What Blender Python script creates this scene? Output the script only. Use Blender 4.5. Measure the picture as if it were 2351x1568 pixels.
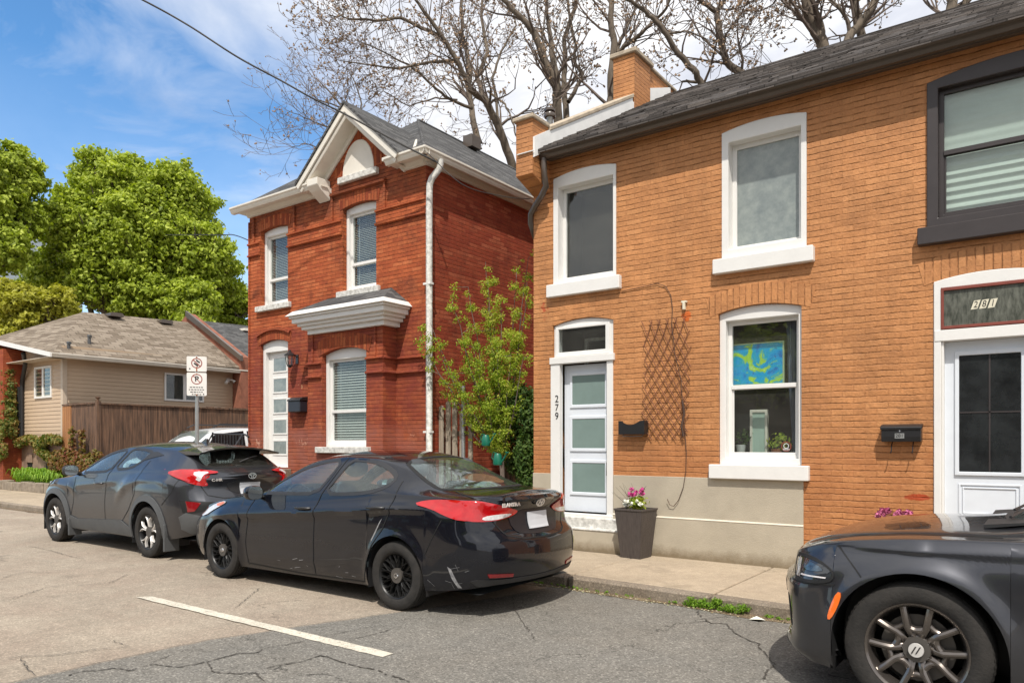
import bpy, bmesh, math, random
from mathutils import Vector, Matrix, noise
from mathutils.bvhtree import BVHTree
from mathutils.geometry import delaunay_2d_cdt
rad = math.radians
for o in list(bpy.data.objects): bpy.data.objects.remove(o)
scene = bpy.context.scene
col = scene.collection

# ------------------------------------------------------------------ camera
PSI = rad(36.132); SN, CS = math.sin(PSI), math.cos(PSI)
CAMH = 1.53
cam_d = bpy.data.cameras.new('camera'); cam = bpy.data.objects.new('camera', cam_d); col.objects.link(cam)
cam.location = (0, 0, CAMH); cam.rotation_euler = (rad(90), 0, PSI)
cam_d.sensor_width = 36; cam_d.lens = 36 * 1689 / 2351; cam_d.shift_y = 0.0998
cam_d.clip_start = 0.1; cam_d.clip_end = 2000
scene.camera = cam
# ------------------------------------------------------------------ light
EL, AZ = rad(56), rad(32)            # sun height, and its turn from the street side towards the right
sdir = Vector((math.cos(EL) * math.sin(AZ), -math.cos(EL) * math.cos(AZ), math.sin(EL)))
sun_d = bpy.data.lights.new('sun', 'SUN'); sun_d.energy = 3.6; sun_d.angle = rad(0.8); sun_d.color = (1.0, .94, .86)
sun = bpy.data.objects.new('sun', sun_d); col.objects.link(sun)
sun.rotation_euler = sdir.to_track_quat('Z', 'Y').to_euler(); sun.location = (0, -5, 20)
scene.view_settings.view_transform = 'Standard'; scene.view_settings.look = 'None'
scene.view_settings.exposure = 0.36; scene.view_settings.gamma = 1
scene.render.resolution_x = 1024; scene.render.resolution_y = 682

def N(nt, t, **k):
    n = nt.nodes.new(t)
    for a, b in k.items():
        if a[0] == '_': n.inputs[a[1:].replace('_', ' ')].default_value = b
        else: setattr(n, a, b)
    return n
def L(nt, a, b): nt.links.new(a, b)
def ramp(nt, fac, stops, interp='LINEAR'):
    r = N(nt, 'ShaderNodeValToRGB'); r.color_ramp.interpolation = interp
    el = r.color_ramp.elements
    while len(el) > 1: el.remove(el[-1])
    for i, (p, c) in enumerate(stops):
        e = el[0] if i == 0 else el.new(p)
        e.position = p; e.color = (*c, 1) if len(c) == 3 else c
    L(nt, fac, r.inputs[0]); return r.outputs[0]
def math_(nt, op, a, b=None, c=None, clamp=False):
    m = N(nt, 'ShaderNodeMath', operation=op, use_clamp=clamp)
    for i, v in enumerate((a, b, c)):
        if v is None: continue
        if isinstance(v, (int, float)): m.inputs[i].default_value = v
        else: L(nt, v, m.inputs[i])
    return m.outputs[0]
def mixc(nt, f, a, b, blend='MIX'):
    m = N(nt, 'ShaderNodeMix', data_type='RGBA', blend_type=blend)
    for s, v in ((m.inputs[0], f), (m.inputs[6], a), (m.inputs[7], b)):
        if isinstance(v, (int, float)): s.default_value = v
        elif isinstance(v, tuple): s.default_value = (*v[:3], 1)
        else: L(nt, v, s)
    return m.outputs[2]
def noise_(nt, vec, scale, detail=4, rough=.55, dist=0):
    n = N(nt, 'ShaderNodeTexNoise', _Scale=scale, _Detail=detail, _Roughness=rough, _Distortion=dist)
    if vec is not None: L(nt, vec, n.inputs['Vector'])
    return n.outputs[0]

# ------------------------------------------------------------------ sky with clouds
W = bpy.data.worlds.new('World'); scene.world = W; W.use_nodes = True
nt = W.node_tree; nt.nodes.clear()
sky = N(nt, 'ShaderNodeTexSky', sky_type='NISHITA', sun_disc=False, sun_elevation=EL, air_density=1.0, dust_density=.3, ozone_density=2.0)
sky.sun_rotation = math.atan2(sdir.x, sdir.y)
tc = N(nt, 'ShaderNodeTexCoord')
sep = N(nt, 'ShaderNodeSeparateXYZ'); L(nt, tc.outputs['Generated'], sep.inputs[0])
X_, Y_, Z_ = sep.outputs
# flat cloud deck: project the direction on a plane overhead
zc = math_(nt, 'MAXIMUM', Z_, .05); zc = math_(nt, 'ADD', zc, .12)
cx = math_(nt, 'DIVIDE', X_, zc); cy = math_(nt, 'DIVIDE', Y_, zc)
cmb = N(nt, 'ShaderNodeCombineXYZ'); L(nt, cx, cmb.inputs[0]); L(nt, cy, cmb.inputs[1]); cmb.inputs[2].default_value = 3.1
n1 = noise_(nt, cmb.outputs[0], .9, 9, .55, .4)
n2 = noise_(nt, cmb.outputs[0], 2.6, 6, .6, .5)
# cloud over the houses, added behind the camera too for greyer reflections; clear west
side = math_(nt, 'ADD', math_(nt, 'MULTIPLY', X_, 2.3), math_(nt, 'MULTIPLY', math_(nt, 'ABSOLUTE', Y_), .75))
side = math_(nt, 'ADD', side, math_(nt, 'MULTIPLY', Z_, 1.1))
side = math_(nt, 'ADD', side, 1.30)
side = math_(nt, 'MULTIPLY', side, 1.0, clamp=True)
side = math_(nt, 'ADD', math_(nt, 'MULTIPLY', side, .50), .12)
msk = math_(nt, 'ADD', n1, side); msk = math_(nt, 'SUBTRACT', msk, .745)
msk = math_(nt, 'MULTIPLY', msk, 4.5, clamp=True)
wisp = math_(nt, 'MULTIPLY', math_(nt, 'SUBTRACT', n2, .47), 2.8, clamp=True); wisp = math_(nt, 'MULTIPLY', wisp, .6)
# low haze band
hz = math_(nt, 'SUBTRACT', 1, math_(nt, 'MULTIPLY', Z_, 2.4), clamp=True); hz = math_(nt, 'MULTIPLY', hz, .55)
msk = math_(nt, 'MAXIMUM', msk, wisp); msk = math_(nt, 'MAXIMUM', msk, hz)
ccol = ramp(nt, noise_(nt, cmb.outputs[0], 1.7, 7, .6, .3), [(.30, (3.5, 3.75, 4.4)), (.43, (4.9, 5.05, 5.5)), (.54, (6.1, 6.15, 6.3)), (.66, (6.9, 6.9, 6.9))])
skyc = mixc(nt, 1.0, sky.outputs[0], (.62, .98, 1.18), 'MULTIPLY')
bg = N(nt, 'ShaderNodeBackground', _Strength=.14)
L(nt, mixc(nt, msk, skyc, ccol), bg.inputs[0])
L(nt, bg.outputs[0], N(nt, 'ShaderNodeOutputWorld').inputs[0])

# ------------------------------------------------------------------ placing helpers
def P(px, py, depth):
    """world point at a given depth in front of the camera, px/py in a 2351-wide view"""
    u = (px - 1175.5) / 1689; v = (1019 - py) / 1689
    return Vector((depth * (-SN + u * CS), depth * (CS + u * SN), CAMH + depth * v))
def tag(o, label=None, cat=None, group=None, kind=None):
    if label: o['label'] = label
    if cat: o['category'] = cat
    if group: o['group'] = group
    if kind: o['kind'] = kind
    return o
def empty(name, loc, label, cat, group=None):
    o = bpy.data.objects.new(name, None); o.empty_display_size = .2; o.location = loc; col.objects.link(o)
    return tag(o, label, cat, group)
def root_loc(p):
    v = Vector((0, 0, 0))
    while p is not None: v += Vector(p.location); p = p.parent
    return v
class MB:
    def __init__(s): s.v = []; s.f = []; s.m = []
    def add(s, vs, fs, m=0):
        n = len(s.v); s.v += [tuple(v) for v in vs]; s.f += [tuple(i + n for i in f) for f in fs]; s.m += [m] * len(fs); return s
    def box(s, x0, x1, y0, y1, z0, z1, m=0):
        return s.add([(x0,y0,z0),(x1,y0,z0),(x1,y1,z0),(x0,y1,z0),(x0,y0,z1),(x1,y0,z1),(x1,y1,z1),(x0,y1,z1)],
                     [(0,3,2,1),(4,5,6,7),(0,1,5,4),(1,2,6,5),(2,3,7,6),(3,0,4,7)], m)
    def prism(s, pts, a, b, axis='y', m=0):
        """2D outline (x,z) for axis y, (y,z) for axis x, (x,y) for axis z, from a to b"""
        n = len(pts)
        def mk(p, t): return (p[0], t, p[1]) if axis == 'y' else (t, p[0], p[1]) if axis == 'x' else (p[0], p[1], t)
        vs = [mk(p, a) for p in pts] + [mk(p, b) for p in pts]
        fs = [tuple(range(n)), tuple(range(2 * n - 1, n - 1, -1))]
        fs += [(i, i + n, (i + 1) % n + n, (i + 1) % n) for i in range(n)]
        return s.add(vs, fs, m)
    def ring(s, outer, inner, a, b, axis='y', m=0):
        """frame between two outlines with the same point count"""
        n = len(outer)
        def mk(p, t): return (p[0], t, p[1]) if axis == 'y' else (t, p[0], p[1]) if axis == 'x' else (p[0], p[1], t)
        vs = [mk(p, t) for t in (a, b) for q in (outer, inner) for p in q]
        fs = []
        for i in range(n):
            j = (i + 1) % n
            fs += [(i, j, n + j, n + i), (2*n + i, 3*n + i, 3*n + j, 2*n + j), (i, 2*n + i, 2*n + j, j), (n + i, n + j, 3*n + j, 3*n + i)]
        return s.add(vs, fs, m)
    def tube(s, pts, rads, k=8, cap=True, m=0):
        pts = [Vector(p) for p in pts]; n = len(pts)
        if isinstance(rads, (int, float)): rads = [rads] * n
        vs = []; prev = None
        for i, p in enumerate(pts):
            d = (pts[min(i + 1, n - 1)] - pts[max(i - 1, 0)])
            d = d.normalized() if d.length > 1e-9 else Vector((0, 0, 1))
            if prev is None:
                a = d.cross(Vector((0, 0, 1)));
                if a.length < .1: a = d.cross(Vector((1, 0, 0)))
            else: a = prev - d * prev.dot(d)
            a.normalize(); prev = a; b = d.cross(a)
            for j in range(k):
                t = 2 * math.pi * j / k
                vs.append(p + (a * math.cos(t) + b * math.sin(t)) * rads[i])
        fs = [(i*k + j, i*k + (j+1) % k, (i+1)*k + (j+1) % k, (i+1)*k + j) for i in range(n-1) for j in range(k)]
        if cap: fs += [tuple(range(k-1, -1, -1)), tuple((n-1)*k + j for j in range(k))]
        return s.add(vs, fs, m)
    def lathe(s, prof, c, axis='z', k=24, m=0):
        """profile [(r, h)] about an axis through c"""
        vs = []
        for r, h in prof:
            for j in range(k):
                t = 2 * math.pi * j / k; a, b = r * math.cos(t), r * math.sin(t)
                vs.append((c[0] + a, c[1] + b, c[2] + h) if axis == 'z' else (c[0] + a, c[1] + h, c[2] + b) if axis == 'y' else (c[0] + h, c[1] + a, c[2] + b))
        fs = [(i*k + j, i*k + (j+1) % k, (i+1)*k + (j+1) % k, (i+1)*k + j) for i in range(len(prof)-1) for j in range(k)]
        return s.add(vs, fs, m)
    def build(s, name, mats, parent=None, smooth=False, bevel=0, label=None, cat=None, group=None, kind=None):
        off = root_loc(parent)
        me = bpy.data.meshes.new(name)
        me.from_pydata([(v[0]-off.x, v[1]-off.y, v[2]-off.z) for v in s.v], [], s.f)
        if not isinstance(mats, (list, tuple)): mats = [mats]
        for m in mats: me.materials.append(m)
        if len(mats) > 1: me.polygons.foreach_set('material_index', s.m)
        bm = bmesh.new(); bm.from_mesh(me); bmesh.ops.recalc_face_normals(bm, faces=bm.faces)
        if smooth:
            for f in bm.faces: f.smooth = True
        bm.to_mesh(me); bm.free()
        if smooth: me.set_sharp_from_angle(angle=rad(40 if smooth is True else smooth))
        o = bpy.data.objects.new(name, me); col.objects.link(o); o.parent = parent
        if bevel:
            b = o.modifiers.new('bevel', 'BEVEL'); b.width = bevel; b.segments = 1; b.limit_method = 'ANGLE'
        return tag(o, label, cat, group, kind)
def rect(x0, x1, z0, z1): return [(x0, z0), (x1, z0), (x1, z1), (x0, z1)]
def archpoly(x0, x1, z0, zs, zt, n=10):
    """outline with a segmental arch: springing at zs, crown at zt"""
    w = (x1 - x0) / 2; h = max(zt - zs, 1e-4); R = (w*w + h*h) / (2*h); cx_ = (x0 + x1) / 2; cz = zt - R
    a0 = math.asin(w / R)
    pts = [(x0, z0), (x1, z0)]
    for i in range(n + 1):
        a = a0 - 2 * a0 * i / n
        pts.append((cx_ + R * math.sin(a), cz + R * math.cos(a)))
    return pts
def text_mesh(txt, size, ext=.002, font=None, sx=1, shear=0, bold=0):
    c = bpy.data.curves.new('t', 'FONT'); c.body = txt; c.size = size; c.extrude = ext; c.align_x = 'CENTER'; c.align_y = 'CENTER'; c.shear = shear; c.offset = bold
    o = bpy.data.objects.new('t', c); col.objects.link(o)
    bpy.context.view_layer.update()
    me = bpy.data.meshes.new_from_object(o.evaluated_get(bpy.context.evaluated_depsgraph_get()))
    vs = [(v.co.x * sx, v.co.y, v.co.z) for v in me.vertices]; fs = [tuple(p.vertices) for p in me.polygons]
    bpy.data.objects.remove(o); bpy.data.curves.remove(c); bpy.data.meshes.remove(me)
    return vs, fs
def add_text(mb, txt, size, origin, right, up, **k):
    vs, fs = text_mesh(txt, size, **k); right = Vector(right).normalized(); up = Vector(up).normalized(); nn = right.cross(up); o = Vector(origin)
    mb.add([o + right * v[0] + up * v[1] + nn * v[2] for v in vs], fs)
    return mb
random.seed(7)
R_ = random.random
def U(a, b): return a + (b - a) * R_()

# ------------------------------------------------------------------ materials
def new_mat(name):
    m = bpy.data.materials.new(name); m.use_nodes = True; nt = m.node_tree; nt.nodes.clear()
    b = N(nt, 'ShaderNodeBsdfPrincipled'); o = N(nt, 'ShaderNodeOutputMaterial'); L(nt, b.outputs[0], o.inputs[0])
    return m, nt, b, o
def simple(name, c, rough=.6, metal=0, var=.12, vs=6, bump=0, bs=60, coat=0, spec=.5, c2=None, patch=.0, stretch=None, splash=None):
    """one surface: colour, broad tonal variation, fine bump"""
    m, nt, b, o = new_mat(name)
    tc = N(nt, 'ShaderNodeNewGeometry').outputs['Position']
    if stretch:
        mp = N(nt, 'ShaderNodeMapping'); mp.inputs['Scale'].default_value = stretch; L(nt, tc, mp.inputs[0]); tc = mp.outputs[0]
    n = noise_(nt, tc, vs, 6, .65)
    d = tuple(x * (1 - var) for x in c) if c2 is None else c2
    u_ = tuple(min(1, x * (1 + var)) for x in c)
    cc = ramp(nt, n, [(.3, d), (.7, u_)])
    if splash:                                   # mud splashed and rising damp above the ground: (height, colour)
        sz = N(nt, 'ShaderNodeSeparateXYZ'); L(nt, N(nt, 'ShaderNodeNewGeometry').outputs['Position'], sz.inputs[0])
        k = math_(nt, 'SUBTRACT', 1, math_(nt, 'DIVIDE', math_(nt, 'SUBTRACT', sz.outputs[2], .13), splash[0]), clamp=True)
        k = math_(nt, 'MULTIPLY', math_(nt, 'SUBTRACT', math_(nt, 'ADD', k, math_(nt, 'MULTIPLY', noise_(nt, tc, 9, 7, .75), .9)), .75), 1.6, clamp=True)
        cc = mixc(nt, k, cc, splash[1])
    L(nt, cc, b.inputs['Base Color'])
    b.inputs['Roughness'].default_value = rough; b.inputs['Metallic'].default_value = metal
    b.inputs['Coat Weight'].default_value = coat; b.inputs['Coat Roughness'].default_value = .03
    b.inputs['Specular IOR Level'].default_value = spec
    if bump:
        bp = N(nt, 'ShaderNodeBump', _Strength=bump, _Distance=.01); L(nt, noise_(nt, tc, bs, 5, .6), bp.inputs['Height']); L(nt, bp.outputs[0], b.inputs['Normal'])
    return m
def brick_mat(name, cols, mortar, bw=.222, rh=.066, ms=.006, soldier=False, stain=None, chips=None, bump=.7, painted=False, rough=.85, joint=.35, gamt=.6, gcol=(.12, .03, .012), zones=None):
    m, nt, b, o = new_mat(name)
    g = N(nt, 'ShaderNodeNewGeometry'); s = N(nt, 'ShaderNodeSeparateXYZ'); L(nt, g.outputs['Position'], s.inputs[0])
    sn = N(nt, 'ShaderNodeSeparateXYZ'); L(nt, g.outputs['True Normal'], sn.inputs[0])
    f = math_(nt, 'GREATER_THAN', math_(nt, 'ABSOLUTE', sn.outputs[0]), .6)
    u = N(nt, 'ShaderNodeMix'); L(nt, f, u.inputs[0]); L(nt, s.outputs[0], u.inputs[2]); L(nt, s.outputs[1], u.inputs[3]); u = u.outputs[0]
    wob = noise_(nt, g.outputs['Position'], 4.0, 5, .6)
    wob = math_(nt, 'MULTIPLY', math_(nt, 'SUBTRACT', wob, .5), .030 if painted else .014)
    wf = noise_(nt, g.outputs['Position'], 30, 3, .6); wf = math_(nt, 'MULTIPLY', math_(nt, 'SUBTRACT', wf, .5), .012)
    v = math_(nt, 'ADD', s.outputs[2], math_(nt, 'ADD', wob, wf)); u = math_(nt, 'ADD', u, wf)
    cb = N(nt, 'ShaderNodeCombineXYZ')
    L(nt, (v if soldier else u), cb.inputs[0]); L(nt, (u if soldier else v), cb.inputs[1])
    bt = N(nt, 'ShaderNodeTexBrick', offset=.5, offset_frequency=2, squash=1, squash_frequency=2)
    for k_, v_ in (('Scale', 1), ('Mortar Size', ms), ('Mortar Smooth', .25), ('Bias', 0), ('Brick Width', bw), ('Row Height', rh)): bt.inputs[k_].default_value = v_
    bt.inputs['Color1'].default_value = (0, 0, 0, 1); bt.inputs['Color2'].default_value = (1, 1, 1, 1); bt.inputs['Mortar'].default_value = (.5, .5, .5, 1)
    L(nt, cb.outputs[0], bt.inputs['Vector'])
    r2 = N(nt, 'ShaderNodeSeparateColor'); L(nt, bt.outputs['Color'], r2.inputs[0])
    c = ramp(nt, r2.outputs[0], [(i / (len(cols) - 1), cc) for i, cc in enumerate(cols)])
    big = noise_(nt, g.outputs['Position'], 1.3, 7, .7); fine = noise_(nt, g.outputs['Position'], 45, 4, .7)
    mp = N(nt, 'ShaderNodeMapping'); mp.inputs['Scale'].default_value = (5, 5, .55); L(nt, g.outputs['Position'], mp.inputs[0])
    c = mixc(nt, 1, c, ramp(nt, noise_(nt, mp.outputs[0], 1.0, 6, .7), [(.3, (.86,) * 3), (.6, (1.04,) * 3)]), 'MULTIPLY')
    c = mixc(nt, 1, c, ramp(nt, big, [(.3, (.78,) * 3), (.7, (1.14,) * 3)]), 'MULTIPLY')
    c = mixc(nt, 1, c, ramp(nt, fine, [(.3, (.82,) * 3), (.7, (1.12,) * 3)]), 'MULTIPLY')
    # mortar, missing in places
    mf = bt.outputs['Fac']
    vv = math_(nt, 'DIVIDE', u if soldier else v, rh); fv = math_(nt, 'FRACT', math_(nt, 'ADD', vv, 100.0))
    dd = math_(nt, 'MINIMUM', fv, math_(nt, 'SUBTRACT', 1, fv))                     # 0 on a bed joint
    pres = ramp(nt, noise_(nt, g.outputs['Position'], 7, 4, .65), [(.40, (.12,)*3), (.60, (1,)*3)])
    gro = math_(nt, 'MULTIPLY', math_(nt, 'SUBTRACT', 1, math_(nt, 'DIVIDE', dd, .12), clamp=True), pres)
    c = mixc(nt, math_(nt, 'MULTIPLY', mf, joint), c, mortar)
    c = mixc(nt, math_(nt, 'MULTIPLY', gro, gamt), c, gcol)  # irregular shadow lines of the bed joints, mixed into the brick colour
    if stain:
        sc_, lo, hi, scol, amt = stain
        st = ramp(nt, noise_(nt, g.outputs['Position'], sc_, 8, .72, .5), [(lo, (0,)*3), (hi, (amt,)*3)])
        c = mixc(nt, st, c, scol)
    for (za, zb_, zc, amt) in (zones or ()):          # weathering and darker tone kept to height bands: (z low, z high, colour, amount)
        k = math_(nt, 'MULTIPLY', math_(nt, 'MULTIPLY', math_(nt, 'SUBTRACT', s.outputs[2], za), 5, clamp=True), math_(nt, 'MULTIPLY', math_(nt, 'SUBTRACT', zb_, s.outputs[2]), 5, clamp=True))
        k = math_(nt, 'MULTIPLY', k, ramp(nt, noise_(nt, g.outputs['Position'], 3.2, 7, .7, .4), [(.36, (amt*.25,)*3), (.62, (amt,)*3)]))
        c = mixc(nt, k, c, zc)
    if chips:
        for (x0, x1, z0, z1, ccol, thr) in chips:
            inx = math_(nt, 'MULTIPLY', math_(nt, 'GREATER_THAN', s.outputs[0], x0), math_(nt, 'LESS_THAN', s.outputs[0], x1))
            inz = math_(nt, 'MULTIPLY', math_(nt, 'GREATER_THAN', s.outputs[2], z0), math_(nt, 'LESS_THAN', s.outputs[2], z1))
            # soft box so that the patch has no straight edge
            dx = math_(nt, 'DIVIDE', math_(nt, 'ABSOLUTE', math_(nt, 'SUBTRACT', s.outputs[0], (x0+x1)/2)), (x1-x0)/2)
            dz = math_(nt, 'DIVIDE', math_(nt, 'ABSOLUTE', math_(nt, 'SUBTRACT', s.outputs[2], (z0+z1)/2)), (z1-z0)/2)
            e = math_(nt, 'MULTIPLY', math_(nt, 'SUBTRACT', 1, dx, clamp=True), math_(nt, 'SUBTRACT', 1, dz, clamp=True))
            e = math_(nt, 'MULTIPLY', math_(nt, 'POWER', e, .4), noise_(nt, g.outputs['Position'], 14, 5, .7))
            e = math_(nt, 'MULTIPLY', math_(nt, 'SUBTRACT', e, thr), 18, clamp=True)
            c = mixc(nt, e, c, ccol)
    L(nt, c, b.inputs['Base Color']); b.inputs['Roughness'].default_value = rough; b.inputs['Specular IOR Level'].default_value = .35 if painted else .2
    h = math_(nt, 'SUBTRACT', math_(nt, 'SUBTRACT', 1, math_(nt, 'MULTIPLY', mf, .5)), math_(nt, 'MULTIPLY', gro, 1.1))
    h = math_(nt, 'ADD', h, math_(nt, 'MULTIPLY', fine, .5)); h = math_(nt, 'ADD', h, math_(nt, 'MULTIPLY', noise_(nt, g.outputs['Position'], 11, 4, .6), .9))
    h = math_(nt, 'ADD', h, math_(nt, 'MULTIPLY', r2.outputs[0], .5))
    bp = N(nt, 'ShaderNodeBump', _Strength=bump, _Distance=.011); L(nt, h, bp.inputs['Height']); L(nt, bp.outputs[0], b.inputs['Normal'])
    return m
def shingle_mat(name, cols, axis_u='x', w=.30, h=.14, bump=.8):
    """asphalt shingles; rows run across the slope, taken from world height"""
    m, nt, b, o = new_mat(name)
    g = N(nt, 'ShaderNodeNewGeometry'); s = N(nt, 'ShaderNodeSeparateXYZ'); L(nt, g.outputs['Position'], s.inputs[0])
    sn = N(nt, 'ShaderNodeSeparateXYZ'); L(nt, g.outputs['True Normal'], sn.inputs[0])
    f = math_(nt, 'GREATER_THAN', math_(nt, 'ABSOLUTE', sn.outputs[0]), .35)
    u = N(nt, 'ShaderNodeMix'); L(nt, f, u.inputs[0]); L(nt, s.outputs[0], u.inputs[2]); L(nt, s.outputs[1], u.inputs[3])
    zz = math_(nt, 'MULTIPLY', s.outputs[2], 1.9)
    wb = math_(nt, 'MULTIPLY', noise_(nt, g.outputs['Position'], 5, 3), .03)
    cb = N(nt, 'ShaderNodeCombineXYZ'); L(nt, math_(nt, 'ADD', u.outputs[0], wb), cb.inputs[0]); L(nt, math_(nt, 'ADD', zz, wb), cb.inputs[1])
    bt = N(nt, 'ShaderNodeTexBrick', offset=.37, offset_frequency=2)
    for k_, v_ in (('Scale', 1), ('Mortar Size', .008), ('Mortar Smooth', .2), ('Brick Width', w), ('Row Height', h)): bt.inputs[k_].default_value = v_
    bt.inputs['Color1'].default_value = (0, 0, 0, 1); bt.inputs['Color2'].default_value = (1, 1, 1, 1); bt.inputs['Mortar'].default_value = (0, 0, 0, 1)
    L(nt, cb.outputs[0], bt.inputs['Vector'])
    r2 = N(nt, 'ShaderNodeSeparateColor'); L(nt, bt.outputs['Color'], r2.inputs[0])
    t = math_(nt, 'ADD', math_(nt, 'MULTIPLY', r2.outputs[0], .55), math_(nt, 'MULTIPLY', noise_(nt, g.outputs['Position'], 3, 6, .7), .45))
    c = ramp(nt, t, [(i / (len(cols) - 1) * .7 + .15, cc) for i, cc in enumerate(cols)])
    c = mixc(nt, 1, c, ramp(nt, noise_(nt, g.outputs['Position'], 90, 3, .7), [(.3, (.7,)*3), (.7, (1.25,)*3)]), 'MULTIPLY')
    c = mixc(nt, math_(nt, 'MULTIPLY', bt.outputs['Fac'], .7), c, (.02, .018, .016))
    L(nt, c, b.inputs['Base Color']); b.inputs['Roughness'].default_value = .95; b.inputs['Specular IOR Level'].default_value = .15
    row = math_(nt, 'FRACT', math_(nt, 'DIVIDE', zz, h)); hh = math_(nt, 'SUBTRACT', math_(nt, 'MULTIPLY', r2.outputs[0], .5), row)
    bp = N(nt, 'ShaderNodeBump', _Strength=bump, _Distance=.02); L(nt, hh, bp.inputs['Height']); L(nt, bp.outputs[0], b.inputs['Normal'])
    return m
def ground_mat(name, c, speck, scale=1, crack=.0, cc=(.03, .028, .025), bump=.5, tint=None, joints=None, spk=.6, cracksc=.55, stain=.78, wear=None):
    m, nt, b, o = new_mat(name)
    g = N(nt, 'ShaderNodeNewGeometry'); pos = g.outputs['Position']
    big = noise_(nt, pos, .7 * scale, 7, .65); mid = noise_(nt, pos, 7 * scale, 6, .7)
    base = mixc(nt, 1, c, ramp(nt, big, [(.3, (.84,)*3), (.7, (1.15,)*3)]), 'MULTIPLY')
    base = mixc(nt, 1, base, ramp(nt, noise_(nt, pos, 1.9, 6, .62, .3), [(.60, (1,)*3), (.70, (stain,)*3)]), 'MULTIPLY')
    base = mixc(nt, 1, base, ramp(nt, noise_(nt, pos, 13, 4, .6), [(.68, (1,)*3), (.73, (stain*.9,)*3)]), 'MULTIPLY')
    if tint: base = mixc(nt, ramp(nt, noise_(nt, pos, 1.6, 5, .6), [(.42, (0,)*3), (.62, (.5,)*3)]), base, tint)
    base = mixc(nt, 1, base, ramp(nt, mid, [(.3, (.88,)*3), (.7, (1.1,)*3)]), 'MULTIPLY')
    vo = N(nt, 'ShaderNodeTexVoronoi', _Scale=90 * scale); L(nt, pos, vo.inputs['Vector'])
    sc = N(nt, 'ShaderNodeSeparateColor'); L(nt, vo.outputs['Color'], sc.inputs[0])
    k = ramp(nt, sc.outputs[0], [(.0, (1 - spk*.55,)*3), (.35, (.95,)*3), (.8, (1.05,)*3), (1, (1 + spk,)*3)])
    base = mixc(nt, .8, base, mixc(nt, 1, base, k, 'MULTIPLY'))
    gr = noise_(nt, pos, 160, 3, .7)
    base = mixc(nt, 1, base, ramp(nt, gr, [(.3, (.82,)*3), (.7, (1.15,)*3)]), 'MULTIPLY')
    hgt = math_(nt, 'ADD', math_(nt, 'MULTIPLY', gr, .6), math_(nt, 'MULTIPLY', sc.outputs[0], .6))
    if crack:
        dm = N(nt, 'ShaderNodeVectorMath', operation='ADD'); nn = N(nt, 'ShaderNodeTexNoise', _Scale=2.2, _Detail=8, _Roughness=.72); L(nt, pos, nn.inputs['Vector'])
        sm = N(nt, 'ShaderNodeVectorMath', operation='SCALE'); L(nt, nn.outputs['Color'], sm.inputs[0]); sm.inputs[3].default_value = .75
        L(nt, pos, dm.inputs[0]); L(nt, sm.outputs[0], dm.inputs[1])
        vc = N(nt, 'ShaderNodeTexVoronoi', feature='DISTANCE_TO_EDGE', voronoi_dimensions='2D', _Scale=cracksc); L(nt, dm.outputs[0], vc.inputs['Vector'])
        wd = math_(nt, 'MULTIPLY', noise_(nt, pos, 1.1, 4, .7), .034)
        cr = math_(nt, 'LESS_THAN', vc.outputs['Distance'], math_(nt, 'SUBTRACT', wd, .0150 + .004 * (1 - crack)))
        base = mixc(nt, math_(nt, 'MULTIPLY', cr, .75), base, cc); hgt = math_(nt, 'SUBTRACT', hgt, math_(nt, 'MULTIPLY', cr, 1.5))
    if wear: base = mixc(nt, ramp(nt, noise_(nt, pos, 38, 6, .75), [(.56, (0,)*3), (.60, (.85,)*3)]), base, wear)
    L(nt, base, b.inputs['Base Color']); b.inputs['Roughness'].default_value = .9; b.inputs['Specular IOR Level'].default_value = .25
    bp = N(nt, 'ShaderNodeBump', _Strength=bump, _Distance=.006); L(nt, hgt, bp.inputs['Height']); L(nt, bp.outputs[0], b.inputs['Normal'])
    return m
def glass_mat(name, tint=(.55, .6, .6), ior=1.45, refl=1.0, dirt=.04):
    """thin pane: see-through with fresnel reflection"""
    m, nt, b, o = new_mat(name); nt.nodes.remove(b)
    tr = N(nt, 'ShaderNodeBsdfTransparent'); tr.inputs[0].default_value = (*tint, 1)
    gl = N(nt, 'ShaderNodeBsdfGlossy', _Roughness=.01); gl.inputs[0].default_value = (refl, refl, refl, 1)
    ge = N(nt, 'ShaderNodeNewGeometry'); pos = ge.outputs['Position']
    fr = N(nt, 'ShaderNodeFresnel'); L(nt, math_(nt, 'SUBTRACT', ior, math_(nt, 'MULTIPLY', ge.outputs['Backfacing'], ior - 1 / ior)), fr.inputs[0])
    bp = N(nt, 'ShaderNodeBump', _Strength=.02, _Distance=.01); L(nt, noise_(nt, pos, 1.5, 2), bp.inputs['Height']); L(nt, bp.outputs[0], gl.inputs['Normal'])
    f = math_(nt, 'MULTIPLY', fr.outputs[0], 1.0, clamp=True)
    mx = N(nt, 'ShaderNodeMixShader'); L(nt, f, mx.inputs[0]); L(nt, tr.outputs[0], mx.inputs[1]); L(nt, gl.outputs[0], mx.inputs[2])
    df = N(nt, 'ShaderNodeBsdfDiffuse'); df.inputs[0].default_value = (.5, .48, .42, 1)
    mx2 = N(nt, 'ShaderNodeMixShader'); L(nt, math_(nt, 'MULTIPLY', noise_(nt, pos, 5, 6, .7), dirt * 2), mx2.inputs[0]); L(nt, mx.outputs[0], mx2.inputs[1]); L(nt, df.outputs[0], mx2.inputs[2])
    L(nt, mx2.outputs[0], o.inputs[0]); return m
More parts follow.
